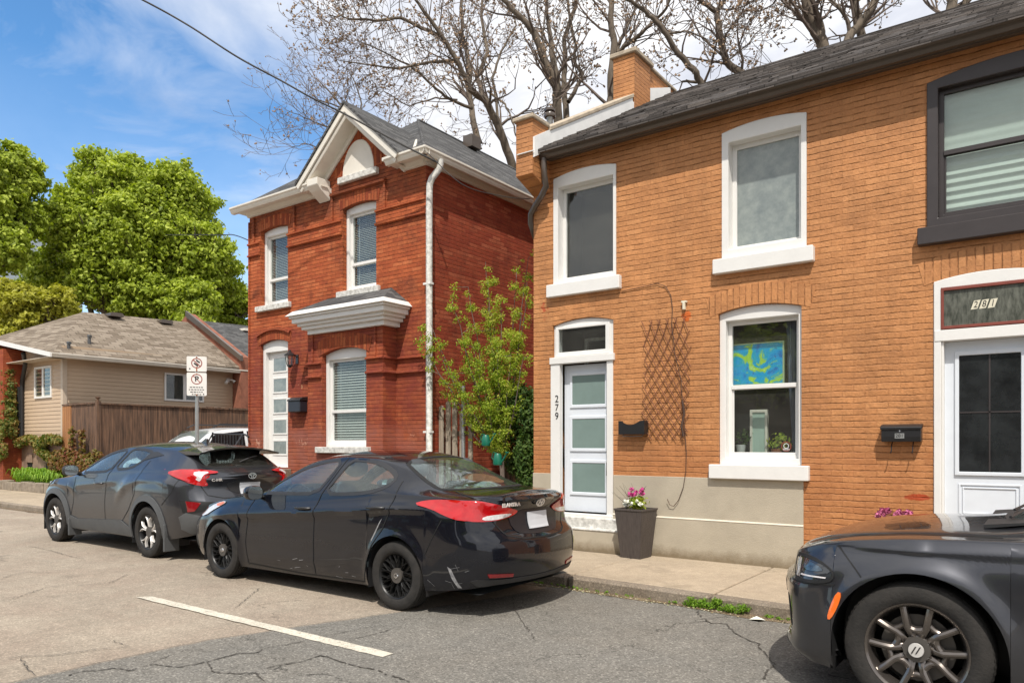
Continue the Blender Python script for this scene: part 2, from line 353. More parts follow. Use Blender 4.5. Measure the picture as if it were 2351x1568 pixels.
def paint_mat(name, c, metal=.5, rough=.32, dirt=.25, dcol=(.22, .19, .155), low=.55, flake=.15):
    """car paint under clear coat, road dust low on the body"""
    m, nt, b, o = new_mat(name)
    g = N(nt, 'ShaderNodeNewGeometry'); pos = g.outputs['Position']; s = N(nt, 'ShaderNodeSeparateXYZ'); L(nt, pos, s.inputs[0])
    n = noise_(nt, pos, 3.5, 8, .7, .4); n2 = noise_(nt, pos, 40, 4, .7)
    lowf = math_(nt, 'SUBTRACT', 1, math_(nt, 'DIVIDE', s.outputs[2], low + .25), clamp=True)
    d = math_(nt, 'MULTIPLY', math_(nt, 'ADD', lowf, .12), math_(nt, 'ADD', n, math_(nt, 'MULTIPLY', n2, .5)))
    d = math_(nt, 'MULTIPLY', d, dirt * 2.2, clamp=True)
    L(nt, mixc(nt, d, c, dcol), b.inputs['Base Color'])
    b.inputs['Metallic'].default_value = metal
    L(nt, math_(nt, 'ADD', rough, math_(nt, 'MULTIPLY', d, .8)), b.inputs['Roughness'])
    L(nt, math_(nt, 'SUBTRACT', 1, math_(nt, 'MULTIPLY', d, 1.6), clamp=True), b.inputs['Coat Weight'])
    b.inputs['Coat Roughness'].default_value = .03; b.inputs['Coat IOR'].default_value = 1.5; b.inputs['Specular IOR Level'].default_value = .12
    return m
def leaf_mat(name, cols, trans=.35, rough=.55):
    m, nt, b, o = new_mat(name)
    g = N(nt, 'ShaderNodeNewGeometry')
    t = math_(nt, 'ADD', math_(nt, 'MULTIPLY', g.outputs['Random Per Island'], .55), math_(nt, 'MULTIPLY', noise_(nt, g.outputs['Position'], .8, 4), .5))
    c = ramp(nt, t, [(i / (len(cols) - 1) * .7 + .15, cc) for i, cc in enumerate(cols)])
    L(nt, c, b.inputs['Base Color']); b.inputs['Roughness'].default_value = rough; b.inputs['Specular IOR Level'].default_value = .3
    tl = N(nt, 'ShaderNodeBsdfTranslucent'); L(nt, mixc(nt, 1, c, (1.3, 1.35, .5), 'MULTIPLY'), tl.inputs[0])
    mx = N(nt, 'ShaderNodeMixShader', _Fac=trans); L(nt, b.outputs[0], mx.inputs[1]); L(nt, tl.outputs[0], mx.inputs[2]); L(nt, mx.outputs[0], o.inputs[0])
    return m

ORANGE = [(.47, .205, .076), (.52, .228, .084), (.56, .255, .098)]
M = {}
M['orange_brick'] = brick_mat('painted_orange_brick', ORANGE, (.36, .135, .045), bw=.225, rh=.0655, ms=.0045, painted=True, bump=1.0, rough=.6, gcol=(.20, .074, .026), gamt=.48, joint=.18,
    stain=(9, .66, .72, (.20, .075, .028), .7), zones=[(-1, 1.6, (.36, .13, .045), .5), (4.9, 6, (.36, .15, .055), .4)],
    chips=[(-1.24, -.90, .94, 1.03, (.38, .06, .015), .26), (-1.7, -.88, .62, .95, (.22, .085, .035), .42), (-3.66, -3.48, 3.00, 3.17, (.55, .12, .02), .28), (-5.83, -5.45, 3.1, 3.65, (.42, .09, .03), .44), (-5.83, -5.5, 1.15, 1.9, (.22, .08, .03), .55)])
M['orange_soldier'] = brick_mat('painted_orange_soldier_bricks', ORANGE, (.30, .11, .04), bw=.225, rh=.073, ms=.006, soldier=True, painted=True, bump=.8, rough=.6, gcol=(.24, .09, .03), gamt=.35, joint=.25)
REDC = [(.34, .078, .03), (.40, .098, .036), (.44, .115, .042), (.47, .14, .055)]
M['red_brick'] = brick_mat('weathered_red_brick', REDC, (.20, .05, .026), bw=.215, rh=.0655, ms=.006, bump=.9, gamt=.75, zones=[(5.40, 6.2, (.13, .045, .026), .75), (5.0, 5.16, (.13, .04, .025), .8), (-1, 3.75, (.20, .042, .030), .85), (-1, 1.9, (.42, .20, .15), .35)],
    stain=(2.2, .50, .72, (.12, .036, .022), .8),
    chips=[(-11.6, -10.2, 1.1, 2.0, (.50, .26, .18), .50), (-8.6, -7.8, 1.3, 1.9, (.52, .24, .15), .50), (-11.2, -10.6, 2.3, 2.9, (.52, .30, .16), .50), (-12.6, -11.9, 1.2, 1.9, (.50, .28, .20), .46)])
M['red_side_brick'] = brick_mat('side_wall_red_brick', [(.26, .048, .024), (.30, .058, .028), (.33, .07, .032), (.40, .11, .055)], (.24, .07, .04), bw=.215, rh=.0655, ms=.006, bump=.8, gamt=.6,
    stain=(1.8, .52, .75, (.09, .022, .016), .6))
M['red_soldier'] = brick_mat('red_soldier_bricks', [(.22, .045, .02), (.33, .075, .028), (.42, .12, .045)], (.12, .04, .024), bw=.3, rh=.07, ms=.006, soldier=True, bump=.8, stain=(4, .55, .7, (.10, .035, .024), .6))
M['lot_brick'] = brick_mat('bright_orange_red_brick', [(.28, .06, .028), (.36, .09, .035)], (.25, .10, .06), bump=.6)
M['stucco'] = simple('beige_grey_stucco', (.43, .38, .295), .9, var=.10, vs=2.2, bump=.5, bs=110, spec=.2, splash=(.22, (.22, .175, .115)))
M['stucco_edge'] = simple('pale_ledge_edge', (.62, .56, .46), .85, var=.1, vs=8)
M['white'] = simple('white_painted_wood', (.73, .72, .69), .45, var=.035, vs=5, bump=.12, bs=30)
M['white_old'] = simple('flaking_white_stone', (.66, .65, .61), .75, var=.2, vs=16, bump=.7, bs=50, c2=(.34, .33, .30))
M['white_cool'] = simple('cool_white_door_paint', (.68, .72, .77), .35, var=.04, vs=4)
M['cream'] = simple('cream_white_aluminium', (.70, .66, .58), .45, var=.06, vs=4)
M['flash'] = simple('white_flashing', (.80, .80, .78), .5, var=.06, vs=5, bump=.3, bs=8)
M['cap'] = simple('weathered_stone_coping', (.42, .35, .26), .85, var=.25, vs=9, bump=.5, bs=40)
M['brown_gutter'] = simple('dark_brown_aluminium', (.085, .066, .052), .28, var=.12, vs=4, spec=.6)
M['black_trim'] = simple('dark_brown_black_trim', (.038, .031, .031), .45, var=.12, vs=5)
M['dark_roof'] = shingle_mat('dark_grey_brown_shingles', [(.035, .031, .029), (.068, .060, .055), (.115, .100, .09)])
M['grey_roof'] = shingle_mat('grey_shingles', [(.055, .055, .056), (.09, .09, .09), (.135, .133, .130)])
M['tan_roof'] = shingle_mat('tan_brown_shingles', [(.14, .11, .082), (.22, .18, .138), (.31, .26, .205)], w=.34, h=.15)
M['old_asphalt'] = ground_mat('worn_tan_asphalt', (.325, .275, .215), None, tint=(.28, .22, .17), crack=.6, cc=(.12, .10, .08), spk=.55, cracksc=.42)
M['asphalt'] = ground_mat('grey_asphalt', (.180, .170, .150), None, crack=1, tint=(.19, .175, .15), spk=.9, cracksc=.50)
M['concrete'] = ground_mat('warm_sidewalk_concrete', (.395, .322, .235), None, scale=1.2, tint=(.345, .28, .205), spk=.25, bump=.25)  # warm tan base with random tint and stains
M['kerb'] = ground_mat('rough_kerb_concrete', (.27, .225, .175), None, scale=1, tint=(.18, .14, .10), spk=.6, bump=1)
M['dirt'] = ground_mat('gutter_dirt', (.16, .115, .075), None, scale=1.4, tint=(.24, .19, .12), spk=.8, bump=1)
M['earth'] = simple('bare_earth', (.13, .11, .07), .95, var=.3, vs=2, bump=.5, bs=20)
M['line'] = ground_mat('worn_white_line_paint', (.60, .555, .46), None, scale=1, crack=.9, cc=(.30, .26, .2), spk=.15, bump=.3, cracksc=3.0, wear=(.26, .235, .19))
M['siding'] = simple('tan_vinyl_siding', (.50, .375, .255), .55, var=.05, vs=2)
M['trim_tan'] = simple('tan_corner_trim', (.52, .43, .33), .5, var=.04)
M['fence'] = simple('stained_brown_fence_wood', (.19, .105, .062), .85, c2=(.022, .014, .011), vs=2.6, bump=.5, bs=30, stretch=(7, 7, .5))
M['fence_new'] = simple('orange_brown_fence_wood', (.42, .20, .075), .8, c2=(.22, .09, .035), vs=3, bump=.4, bs=30, stretch=(8, 8, .4))
M['grey_wood'] = simple('bleached_grey_wood', (.42, .36, .28), .85, c2=(.20, .165, .12), vs=4, bump=.5, bs=30, stretch=(8, 8, .5))
M['foundation'] = simple('stained_brown_plaster', (.30, .20, .14), .9, c2=(.17, .11, .08), vs=2.5, bump=.5, bs=20)
M['stone'] = simple('old_garden_stone', (.30, .25, .19), .9, c2=(.15, .12, .09), vs=5, bump=.8, bs=14)
M['metal'] = simple('galvanised_steel', (.42, .43, .42), .4, metal=.7, var=.1, vs=8)
M['black_metal'] = simple('black_powder_coat', (.015, .015, .016), .35, var=.1, spec=.6)
M['black_plastic'] = simple('black_plastic', (.022, .022, .023), .5, var=.1)
M['grey_plastic'] = simple('weathered_grey_plastic', (.075, .078, .080), .6, var=.12, vs=5)
M['chrome'] = simple('chrome', (.75, .75, .76), .12, metal=1, var=.02)
M['silver'] = simple('machined_silver', (.72, .70, .67), .35, metal=.35, var=.05)
M['gunmetal'] = simple('bronze_grey_alloy', (.17, .15, .135), .20, metal=.8, var=.08)
M['black_alloy'] = simple('satin_black_alloy', (.012, .012, .012), .38, metal=.3, var=.1)
M['tyre'] = simple('dusty_tyre_rubber', (.036, .033, .030), .85, c2=(.022, .021, .020), vs=12, bump=.4, bs=60, spec=.25)
M['disc'] = simple('brake_disc_steel', (.12, .11, .10), .5, metal=.6)
M['seat'] = simple('dark_grey_upholstery', (.045, .05, .055), .8, var=.1)
M['interior'] = simple('dark_interior', (.02, .02, .021), .85, var=.1)
M['red_lens'] = simple('red_lens', (.42, .004, .006), .10, var=.15, vs=14, coat=1)
M['dark_red_lens'] = simple('dark_red_lens', (.20, .005, .008), .12, var=.1, coat=1)
M['clear_lens'] = simple('clear_lens', (.62, .60, .60), .12, var=.25, vs=20, coat=1)
M['amber'] = simple('amber_lens', (.85, .16, .02), .15, var=.1, coat=1)
M['head_lens'] = simple('smoked_headlamp', (.022, .025, .03), .08, var=.4, vs=14, coat=1)
M['plate'] = simple('blurred_white_plate', (.55, .57, .60), .4, var=.04)
M['elantra'] = paint_mat('black_blue_paint', (.004, .005, .009), .10, .25, dirt=.045, dcol=(.095, .083, .07), low=.5)
M['chr'] = paint_mat('dark_grey_metallic_paint', (.060, .063, .072), .75, .30, dirt=.07)
M['charger'] = paint_mat('granite_grey_metallic_paint', (.050, .052, .060), .8, .34, dirt=.06)
M['suv'] = paint_mat('white_paint', (.70, .71, .72), 0, .3, dirt=.05)
M['gap'] = simple('dark_gap', (.006, .006, .006), .7, var=.05)
M['car_glass'] = glass_mat('tinted_car_glass', (.84, .94, .95), 1.5, dirt=.03)
M['dark_glass'] = glass_mat('dark_car_glass', (.50, .53, .53), 1.5, dirt=.03)
M['pane'] = glass_mat('window_glass', (.90, .93, .92), 1.5, dirt=.03)
M['frost'] = simple('frosted_grey_green_glass', (.19, .26, .24), .22, var=.08, vs=3, coat=.6)
M['film'] = simple('patterned_privacy_film', (.24, .27, .25), .35, c2=(.15, .18, .18), vs=9, coat=.7)
M['blind'] = simple('white_blind_slats', (.62, .64, .60), .6, var=.04)
M['shade'] = simple('pale_green_fabric_shade', (.50, .56, .51), .7, var=.05)
M['room'] = simple('unlit_room', (.022, .021, .021), .9, var=.3, vs=2)
M['curtain'] = simple('blue_grey_curtain', (.22, .26, .36), .8, var=.15)
M['maroon'] = simple('maroon_window_trim', (.20, .045, .03), .6, var=.15)
M['rust'] = simple('rusty_brown_lattice', (.19, .075, .038), .85, var=.3, vs=20)
M['cable'] = simple('black_cable', (.02, .018, .016), .6)
M['wall_cable'] = simple('brown_wall_cable', (.075, .04, .025), .7, var=.3, vs=10)
M['planter'] = simple('brown_slatted_resin', (.085, .070, .062), .6, c2=(.05, .040, .036), vs=3, bump=.4, bs=20, stretch=(25, 25, 1))
M['soil'] = simple('potting_soil', (.03, .02, .014), .95, bump=1, bs=40)
M['green_plastic'] = simple('green_plastic', (.008, .13, .08), .35, var=.1)
M['magenta'] = simple('magenta_petals', (.40, .02, .16), .6, c2=(.62, .10, .32), vs=60)
M['pinkwhite'] = simple('pink_and_white_petals', (.70, .22, .38), .6, c2=(.22, .01, .08), vs=50)
M['white_petal'] = simple('white_petals', (.75, .76, .66), .6, var=.1)
M['yellow'] = simple('yellow_fabric', (.60, .62, .05), .6, var=.2, vs=20)
M['yellow_sticker'] = simple('pale_yellow_sticker', (.55, .56, .20), .5, c2=(.38, .40, .14), vs=60)
M['sign_white'] = simple('white_sign_face', (.76, .74, .70), .45, var=.04)
M['sign_red'] = simple('faded_red_print', (.30, .09, .07), .5, var=.2)
M['ink'] = simple('black_print', (.02, .018, .018), .5)
M['number_white'] = simple('cream_number_sticker', (.66, .62, .48), .6, var=.06, vs=30)
M['pole_rust'] = simple('rust_stain', (.30, .10, .03), .8)
M['painting'] = None
M['bark'] = simple('grey_brown_bark', (.17, .135, .10), .9, c2=(.075, .06, .045), vs=7, bump=.7, bs=14, stretch=(1, 1, .35))
M['bark_dark'] = simple('dark_twig_bark', (.17, .13, .105), .9, c2=(.09, .07, .058), vs=7)
M['bud'] = simple('reddish_brown_buds', (.20, .13, .075), .8, var=.3, vs=3)
M['maple'] = leaf_mat('fresh_maple_leaves', [(.10, .14, .014), (.24, .31, .026), (.38, .46, .05), (.50, .56, .10)])
M['maple_yellow'] = leaf_mat('yellow_green_leaves', [(.18, .18, .02), (.36, .36, .04), (.50, .48, .07)])
M['shrub_leaf'] = leaf_mat('spring_shrub_leaves', [(.10, .18, .014), (.26, .36, .03), (.42, .50, .06), (.52, .46, .10)], .45)
M['ivy'] = leaf_mat('dark_ivy_leaves', [(.025, .06, .012), (.055, .11, .018), (.12, .18, .04)])
M['ivy_mixed'] = leaf_mat('green_and_russet_ivy', [(.05, .10, .015), (.13, .17, .03), (.26, .22, .06), (.28, .12, .05)])
M['lily'] = leaf_mat('bright_strap_leaves', [(.10, .22, .02), (.20, .36, .03), (.30, .44, .06)])
M['far_wall'] = simple('pale_blue_grey_cladding', (.30, .35, .40), .6, var=.05)

# ------------------------------------------------------------------ ground, road, pavement
def struct(mb, name, m, **k): return mb.build(name, m, None, kind='structure', **k)
def ky(x):
    k = [(-70, 7.4), (-20, 7.0), (-13, 6.95), (-9, 6.87), (-4.2, 6.64), (-1.8, 6.50), (3, 6.30), (30, 5.4)]
    for (a, b), (c, d) in zip(k, k[1:]):
        if a <= x <= c: return b + (d - b) * (x - a) / (c - a)
    return k[0][1] if x < k[0][0] else k[-1][1]
def hseg(x0, x1, n): return [x0 + (x1 - x0) * i / n for i in range(n + 1)]
b = MB(); b.add([(-700,-700,-.06),(700,-700,-.06),(700,700,-.06),(-700,700,-.06)], [(0,1,2,3)]); struct(b, 'ground', M['earth'])
b = MB(); xs = hseg(-70, 30, 40)
b.add([(x, y, 0) for x in xs for y in (-14, ky(x) + .02)], [(2*i, 2*i+2, 2*i+3, 2*i+1) for i in range(40)]); struct(b, 'road', M['old_asphalt'])
# darker resurfaced part of the road, its ragged edge crossing the lane
random.seed(3)
edge = [(-5.36, -14), (-5.38, 0), (-5.36, 1.9), (-5.33, 2.6), (-5.28, 3.24), (-5.02, 4.05), (-4.63, 5.13), (-4.4, 5.9), (-4.3, 6.66)]
ed = []
for (a, b_), (c, d) in zip(edge, edge[1:]):
    n = max(1, int(abs(d - b_) / .12)) if b_ > -1 else 2
    for i in range(n): t = i / n; ed.append((a + (c-a)*t + U(-.012, .012), b_ + (d-b_)*t))
ed.append(edge[-1])
far = [(x, ky(x) + .02) for x in hseg(-4.3, 30, 30)][1:]
pts = ed + far + [(30, -14)]
b = MB(); b.add([(p[0], p[1], .004) for p in pts], [tuple(range(len(pts)))]); struct(b, 'road_patch', M['asphalt'])
# lane marking
random.seed(5)
b = MB(); n = 60; x0, x1 = -7.30, -3.85
top = []; bot = []
for i in range(n + 1):
    x = x0 + (x1 - x0) * i / n; top.append((x + (.06 if i == 0 else 0), 3.815 + U(-.005, .005))); bot.append((x + (-.03 if i == 0 else .0), 3.70 + U(-.005, .005)))
b.add([(p[0], p[1], .0085) for p in bot + top], [(i, i+1, n+2+i, n+1+i) for i in range(n)]); struct(b, 'lane_marking', M['line'])
# pavement in slabs with tooled joints, kerb in one piece per slab
joints = [-60, -45, -35, -28, -22.4, -20.7, -19.0, -17.3, -15.6, -13.9, -12.2, -10.5, -8.9, -7.3, -5.75, -4.13, -2.53, -.93, .7, 2.3, 4, 8, 14, 22, 30]
b = MB(); k = MB()
for a, c in zip(joints, joints[1:]):
    ya, yc = ky(a), ky(c); g = .009
    back = 9.3 if c <= -12.3 else 8.62
    b.prism([(a+g, ya+.16), (c-g, yc+.16), (c-g, 8.30), (a+g, 8.30)], .0, .13, 'z')
    b.prism([(a+g, 8.312), (c-g, 8.312), (c-g, back), (a+g, back)], .0, .131, 'z')
    k.prism([(a+g, ya), (c-g, yc), (c-g, yc+.155), (a+g, ya+.155)], -.02, .127, 'z')
struct(b, 'sidewalk', M['concrete'], bevel=.008); struct(k, 'kerb', M['kerb'], bevel=.02)
b = MB(); xs = hseg(-30, 20, 120); random.seed(9)
b.add([(x, y, z) for x in xs for y, z in ((ky(x) - U(.03, .13) if x > -20 else ky(x) - .06, .0065), (ky(x) + .01, .02))], [(2*i, 2*i+2, 2*i+3, 2*i+1) for i in range(120)])
struct(b, 'gutter_dirt', M['dirt'])
b = MB(); b.box(-60, 30, 8.6, 60, -.05, .11); struct(b, 'yard', M['earth'])
b = MB(); b.add([(-20.9, 9.3, .20), (-12.5, 9.3, .14), (-12.5, 22, .2), (-20.9, 22, .3)], [(0,1,2,3)]); struct(b, 'driveway', M['old_asphalt'])

# ------------------------------------------------------------------ wall with real openings
def wall_front(mb, x0, x1, z0, z1, y, openings, th=.22):
    """openings: (xl, xr, z0, spring, crown)"""
    xs = sorted({x0, x1} | {v for o in openings for v in o[:2]}); zs = sorted({z0, z1} | {v for o in openings for v in (o[2], o[4])})
    for a, c in zip(xs, xs[1:]):
        for p, q in zip(zs, zs[1:]):
            mx, mz = (a+c)/2, (p+q)/2
            if any(o[0] < mx < o[1] and o[2] < mz < o[4] for o in openings): continue
            mb.add([(a,y,p),(c,y,p),(c,y,q),(a,y,q)], [(0,1,2,3)])
    for xl, xr, za, zsp, zt in openings:
        arc = archpoly(xl, xr, za, zsp, zt)[2:]          # right spring ... left spring
        n = len(arc)
        for i in range(n - 1):
            (ax, az), (bx, bz) = arc[i], arc[i+1]
            mb.add([(ax,y,az),(ax,y,zt),(bx,y,zt),(bx,y,bz)], [(0,1,2,3)])
            mb.add([(ax,y,az),(bx,y,bz),(bx,y+th,bz),(ax,y+th,az)], [(0,1,2,3)])
        mb.add([(xl,y,za),(xl,y,zsp),(xl,y+th,zsp),(xl,y+th,za)], [(0,1,2,3)])
        mb.add([(xr,y,za),(xr,y+th,za),(xr,y+th,zsp),(xr,y,zsp)], [(0,1,2,3)])
        mb.add([(xl,y,za),(xl,y+th,za),(xr,y+th,za),(xr,y,za)], [(0,1,2,3)])
def arch_band(mb, xl, xr, zs, zt, h, y0, y1, ext=.06, n=14):
    """curved course of standing bricks over an opening"""
    w = (xr - xl) / 2; hh = zt - zs; R = (w*w + hh*hh) / (2*hh); cx_ = (xl+xr)/2; cz = zt - R; a0 = math.asin(w / R) + ext / R
    inn = [(cx_ + R * math.sin(a0 - 2*a0*i/n), cz + R * math.cos(a0 - 2*a0*i/n)) for i in range(n+1)]
    out = [(cx_ + (R+h) * math.sin((a0 - 2*a0*i/n)*.97), cz + (R+h) * math.cos((a0 - 2*a0*i/n)*.97)) for i in range(n+1)]
    for i in range(n):
        mb.prism([inn[i], out[i], out[i+1], inn[i+1]], y0, y1, 'y')
def room(parent, xl, xr, z0, z1, y, d=1.4):
    b = MB(); x0, x1 = xl - .12, xr + .12
    b.add([(x0,y+d,z0),(x1,y+d,z0),(x1,y+d,z1),(x0,y+d,z1)], [(0,1,2,3)]); b.add([(x0,y,z0),(x0,y+d,z0),(x0,y+d,z1),(x0,y,z1)], [(0,1,2,3)])
    b.add([(x1,y,z0),(x1,y+d,z0),(x1,y+d,z1),(x1,y,z1)], [(0,1,2,3)]); b.add([(x0,y,z0),(x1,y,z0),(x1,y+d,z0),(x0,y+d,z0)], [(0,1,2,3)]); b.add([(x0,y,z1),(x1,y,z1),(x1,y+d,z1),(x0,y+d,z1)], [(0,1,2,3)])
    return b.build('room_lining', M['room'], parent)
def flat_poly(xl, xr, z0, z1, n=10):
    """rectangle with the same point count as archpoly"""
    pts = [(xl, z0), (xr, z0)]
    for i in range(n + 1): pts.append((xr - (xr - xl) * i / n, z1))
    return pts
def window(house, op, y, casing=(.075, .075, .12, .10), rec=(-.01, .16), mat='white', sash=.045, meet=None, pane='pane', sill=(.09, .165, .08), sill_mat='white',
           blind=None, back=None, label=None, sash_mat=None, ysash=None, slat=.03):
    """casing (left, right, top, bottom); rec = y from wall face: front and back of the casing"""
    xl, xr, z0, zs, zt = op; cl, cr, ct, cb = casing; sash_mat = sash_mat or mat
    il, ir, iz0, iz1 = xl + cl, xr - cr, z0 + cb, zs - ct
    g = .002
    b = MB(); b.ring(archpoly(xl+g, xr-g, z0+g, zs, zt-g), flat_poly(il, ir, iz0, iz1), y + rec[0], y + rec[1])
    w = b.build('window', M[mat], house, bevel=.006, label=label)
    ys = ysash if ysash is not None else y + rec[1] - .05
    b = MB()
    b.ring(rect(il, ir, iz0, iz1), rect(il + sash, ir - sash, iz0 + sash, iz1 - sash), ys, ys + .045)
    if meet:
        b.box(il + sash - .002, ir - sash + .002, ys - .012, ys + .04, meet - .024, meet + .024)
        b.ring(rect(il + sash, ir - sash, iz0 + sash, meet - .024), rect(il + sash + .018, ir - sash - .018, iz0 + sash + .025, meet - .03), ys + .012, ys + .035)
    b.build('sash', M[sash_mat], w, bevel=.004)
    b = MB(); b.box(il + sash - .01, ir - sash + .01, ys + .024, ys + .028, iz0 + sash - .01, iz1 - sash + .01); b.build('pane', M[pane], w)
    if sill:
        e, h, pr = sill
        b = MB(); b.box(xl - e, xr + e, y - pr, y + .16, z0 - h, z0 + .002); b.build('sill', M[sill_mat], w, bevel=.008)
    if blind:
        b = MB(); yb = ys + .075; z = iz0 + sash
        while z < iz1 - sash:
            b.add([(il, yb - slat*.42, z), (ir, yb - slat*.42, z), (ir, yb + slat*.42, z + slat*.66), (il, yb + slat*.42, z + slat*.66)], [(0,1,2,3)]); z += slat
        for xx in (il + .2*(ir-il), il + .8*(ir-il)): b.box(xx - .004, xx + .004, yb - slat*.45, yb - slat*.42, iz0, iz1)
        b.build('blind', M[blind], w)
    if back: room(w, xl, xr, z0, zt, ys + .05, back)
    return w

# ------------------------------------------------------------------ painted brick row house
F = 8.5
oh = empty('brick_row_house', (-2, 8.5, .13), 'long orange painted brick row house with dark gutter and two white front doors', 'house')
ops = {'u1': (-5.50, -4.53, 3.70, 5.155, 5.215), 'u2': (-3.13, -2.165, 3.70, 5.195, 5.25), 'u3': (-1.0, .52, 3.70, 5.165, 5.26),
       'd1': (-5.51, -4.575, .58, 3.145, 3.215), 'l1': (-3.175, -2.222, 1.285, 3.07, 3.137), 'd2': (-.94, .02, .55, 3.155, 3.218)}
b = MB(); wall_front(b, -5.83, 4.0, .10, 5.5, F, list(ops.values()))
b.build('wall', M['orange_brick'], oh)
b = MB(); b.add([(-5.83,F,.1),(-5.83,F,5.5),(-5.83,12.55,7.95),(-5.83,16.6,5.6),(-5.83,16.6,.1)], [(0,1,2,3,4)]); b.add([(-5.55,8.8,5.3),(-5.55,12.55,7.6),(-5.55,16.6,5.3)], [(0,1,2)]); b.add([(-5.83,16.6,.1),(4,16.6,.1),(4,16.6,5.5),(-5.83,16.6,5.5)], [(0,1,2,3)])
b.add([(4,F,.1),(4,16.6,.1),(4,16.6,5.5),(4,12.55,7.9),(4,F,5.5)], [(0,1,2,3,4)])
b.build('end_wall', M['orange_brick'], oh)
for k_, e in (('l1', .10), ('d2', .09)):
    b = MB(); o_ = ops[k_]; arch_band(b, o_[0], o_[1], o_[3], o_[4], .235, F - .004, F + .05, e); b.build('arch_bricks', M['orange_soldier'], oh)
# smooth rendered base with a ledge
b = MB(); b.box(-5.835, -5.515, F - .014, F + .1, .10, 1.125); b.box(-4.57, -2.20, F - .014, F + .1, .10, 1.125)
b.box(-4.57, -2.195, F - .030, F - .012, .10, .615)
b.build('base_render', M['stucco'], oh, bevel=.004)
b = MB(); b.prism([(F-.034, .613), (F-.034, .618), (F-.012, .632), (F-.012, .613)], -4.568, -2.197, 'x'); b.build('base_ledge', M['stucco_edge'], oh)

window(oh, ops['u1'], F, (.078, .045, .13, .06), (-.012, .17), 'white', .05, pane='pane', sill=(.075, .17, .075), back=.8, label='white window nearest the house end with cable reflected in its glass')
window(oh, ops['u2'], F, (.083, .062, .13, .11), (-.012, .17), 'white', .055, pane='film', sill=(.085, .17, .085), label='white upper window with grey patterned film')
window(oh, ops['u3'], F, (.10, .10, .075, .09), (-.03, .10), 'black_trim', .045, meet=4.45, pane='pane', sill=(.075, .17, .10), sill_mat='black_trim', blind=None, back=None, label='large dark framed upper window with pale shade', sash_mat='black_trim')
wl = window(oh, ops['l1'], F, (.075, .045, .09, .075), (.045, .19), 'white', .045, meet=2.20, pane='pane', sill=(.09, .165, .075), back=1.6, label='white lower sash window showing a bright painting', ysash=F + .14)
# the pale shade behind the dark framed window, hanging in folds low down
b = MB(); n = 60; vs = []
for i in range(n + 1):
    z = 3.80 + (5.06 - 3.80) * i / n; amp = .012 if z < 4.42 else .003
    vs += [(-.92, F + .12 + amp * math.sin(z * 75), z), (.44, F + .12 + amp * math.sin(z * 75 + .6), z)]
b.add(vs, [(2*i, 2*i+1, 2*i+3, 2*i+2) for i in range(n)]); b.build('fabric_shade', M['shade'], oh, smooth=True)

# left door (279)
d = MB(); cf = F - .02
d.ring(archpoly(-5.508, -4.577, .59, 3.145, 3.21), flat_poly(-5.46, -4.655, .60, 3.11), F + .03, F + .17)
door_frame = d.build('door_frame', M['white'], oh, bevel=.006)
# wide flat casing board left of the door carries the number
b = MB(); b.box(-5.53, -5.385, F - .03, F + .06, .62, 2.62); b.box(-4.665, -4.575, F - .02, F + .06, .585, 2.62); b.box(-5.54, -4.55, F - .045, F + .06, 2.615, 2.705)
b.build('door_casing', M['white'], oh, bevel=.005)
b = MB()
for t_, z_ in (('2', 2.138), ('7', 2.020), ('9', 1.905)): add_text(b, t_, .135, (-5.425, F - .032, z_), (1,0,0), (0,0,1), ext=.003, sx=.9)
b.build('house_number', M['ink'], oh)
b = MB(); b.box(-5.39, -4.67, F + .115, F + .155, .615, 2.60); door = b.build('door', M['white_cool'], oh, label='white front door with three frosted panes')
b = MB(); tz = [(2.06, 2.455), (1.47, 1.865), (.878, 1.27)]
for a, c in tz:
    b.ring(rect(-5.30, -4.72, a - .045, c + .045), rect(-5.262, -4.756, a, c), F + .098, F + .118)
b.build('panel_moulding', M['white_cool'], door, bevel=.006)
for a, c in tz:
    b = MB(); b.box(-5.264, -4.754, F + .106, F + .114, a - .002, c + .002); b.build('frosted_pane', M['frost'], door)
b = MB(); b.box(-4.712, -4.690, F + .085, F + .117, 1.30, 1.50); b.box(-4.712, -4.690, F + .08, F + .117, 1.55, 1.64); b.tube([(-4.70, F+.09, 1.30), (-4.70, F+.05, 1.28), (-4.70, F+.05, 1.12), (-4.70, F+.09, 1.08)], .010, 6)
b.build('handle', M['black_metal'], door)
b = MB(); b.box(-4.712, -4.685, F + .09, F + .117, .97, 1.03); b.build('lower_latch', M['metal'], door)
b = MB(); b.ring(flat_poly(-5.475, -4.64, 2.715, 3.125), flat_poly(-5.43, -4.70, 2.775, 3.09), F + .012, F + .05)
tf = b.build('transom', M['white'], oh, bevel=.004)
b = MB(); b.box(-5.44, -4.69, F + .034, F + .038, 2.77, 3.10); b.build('pane', M['pane'], tf)
room(tf, -5.45, -4.70, 2.72, 3.16, F + .2, .7)
b = MB(); b.ring(rect(-5.3, -4.8, 2.60, 3.01), rect(-5.26, -4.84, 2.64, 2.97), F + .5, F + .53); b.build('inner_window_frame', M['white_old'], tf)
b = MB(); b.box(-5.50, -4.56, F - .05, F + .17, .555, .60); b.build('threshold', M['white'], oh, bevel=.006)
# white painted step on a rendered block
b = MB(); b.box(-5.50, -4.44, F - .10, F - .012, .42, .56); b.box(-5.52, -4.36, F - .20, F - .012, .40, .43); b.build('step', M['white_old'], oh, bevel=.01)
b = MB(); b.box(-5.52, -4.36, F - .19, F - .032, .12, .40); b.build('step_block', M['stucco'], oh, bevel=.006)
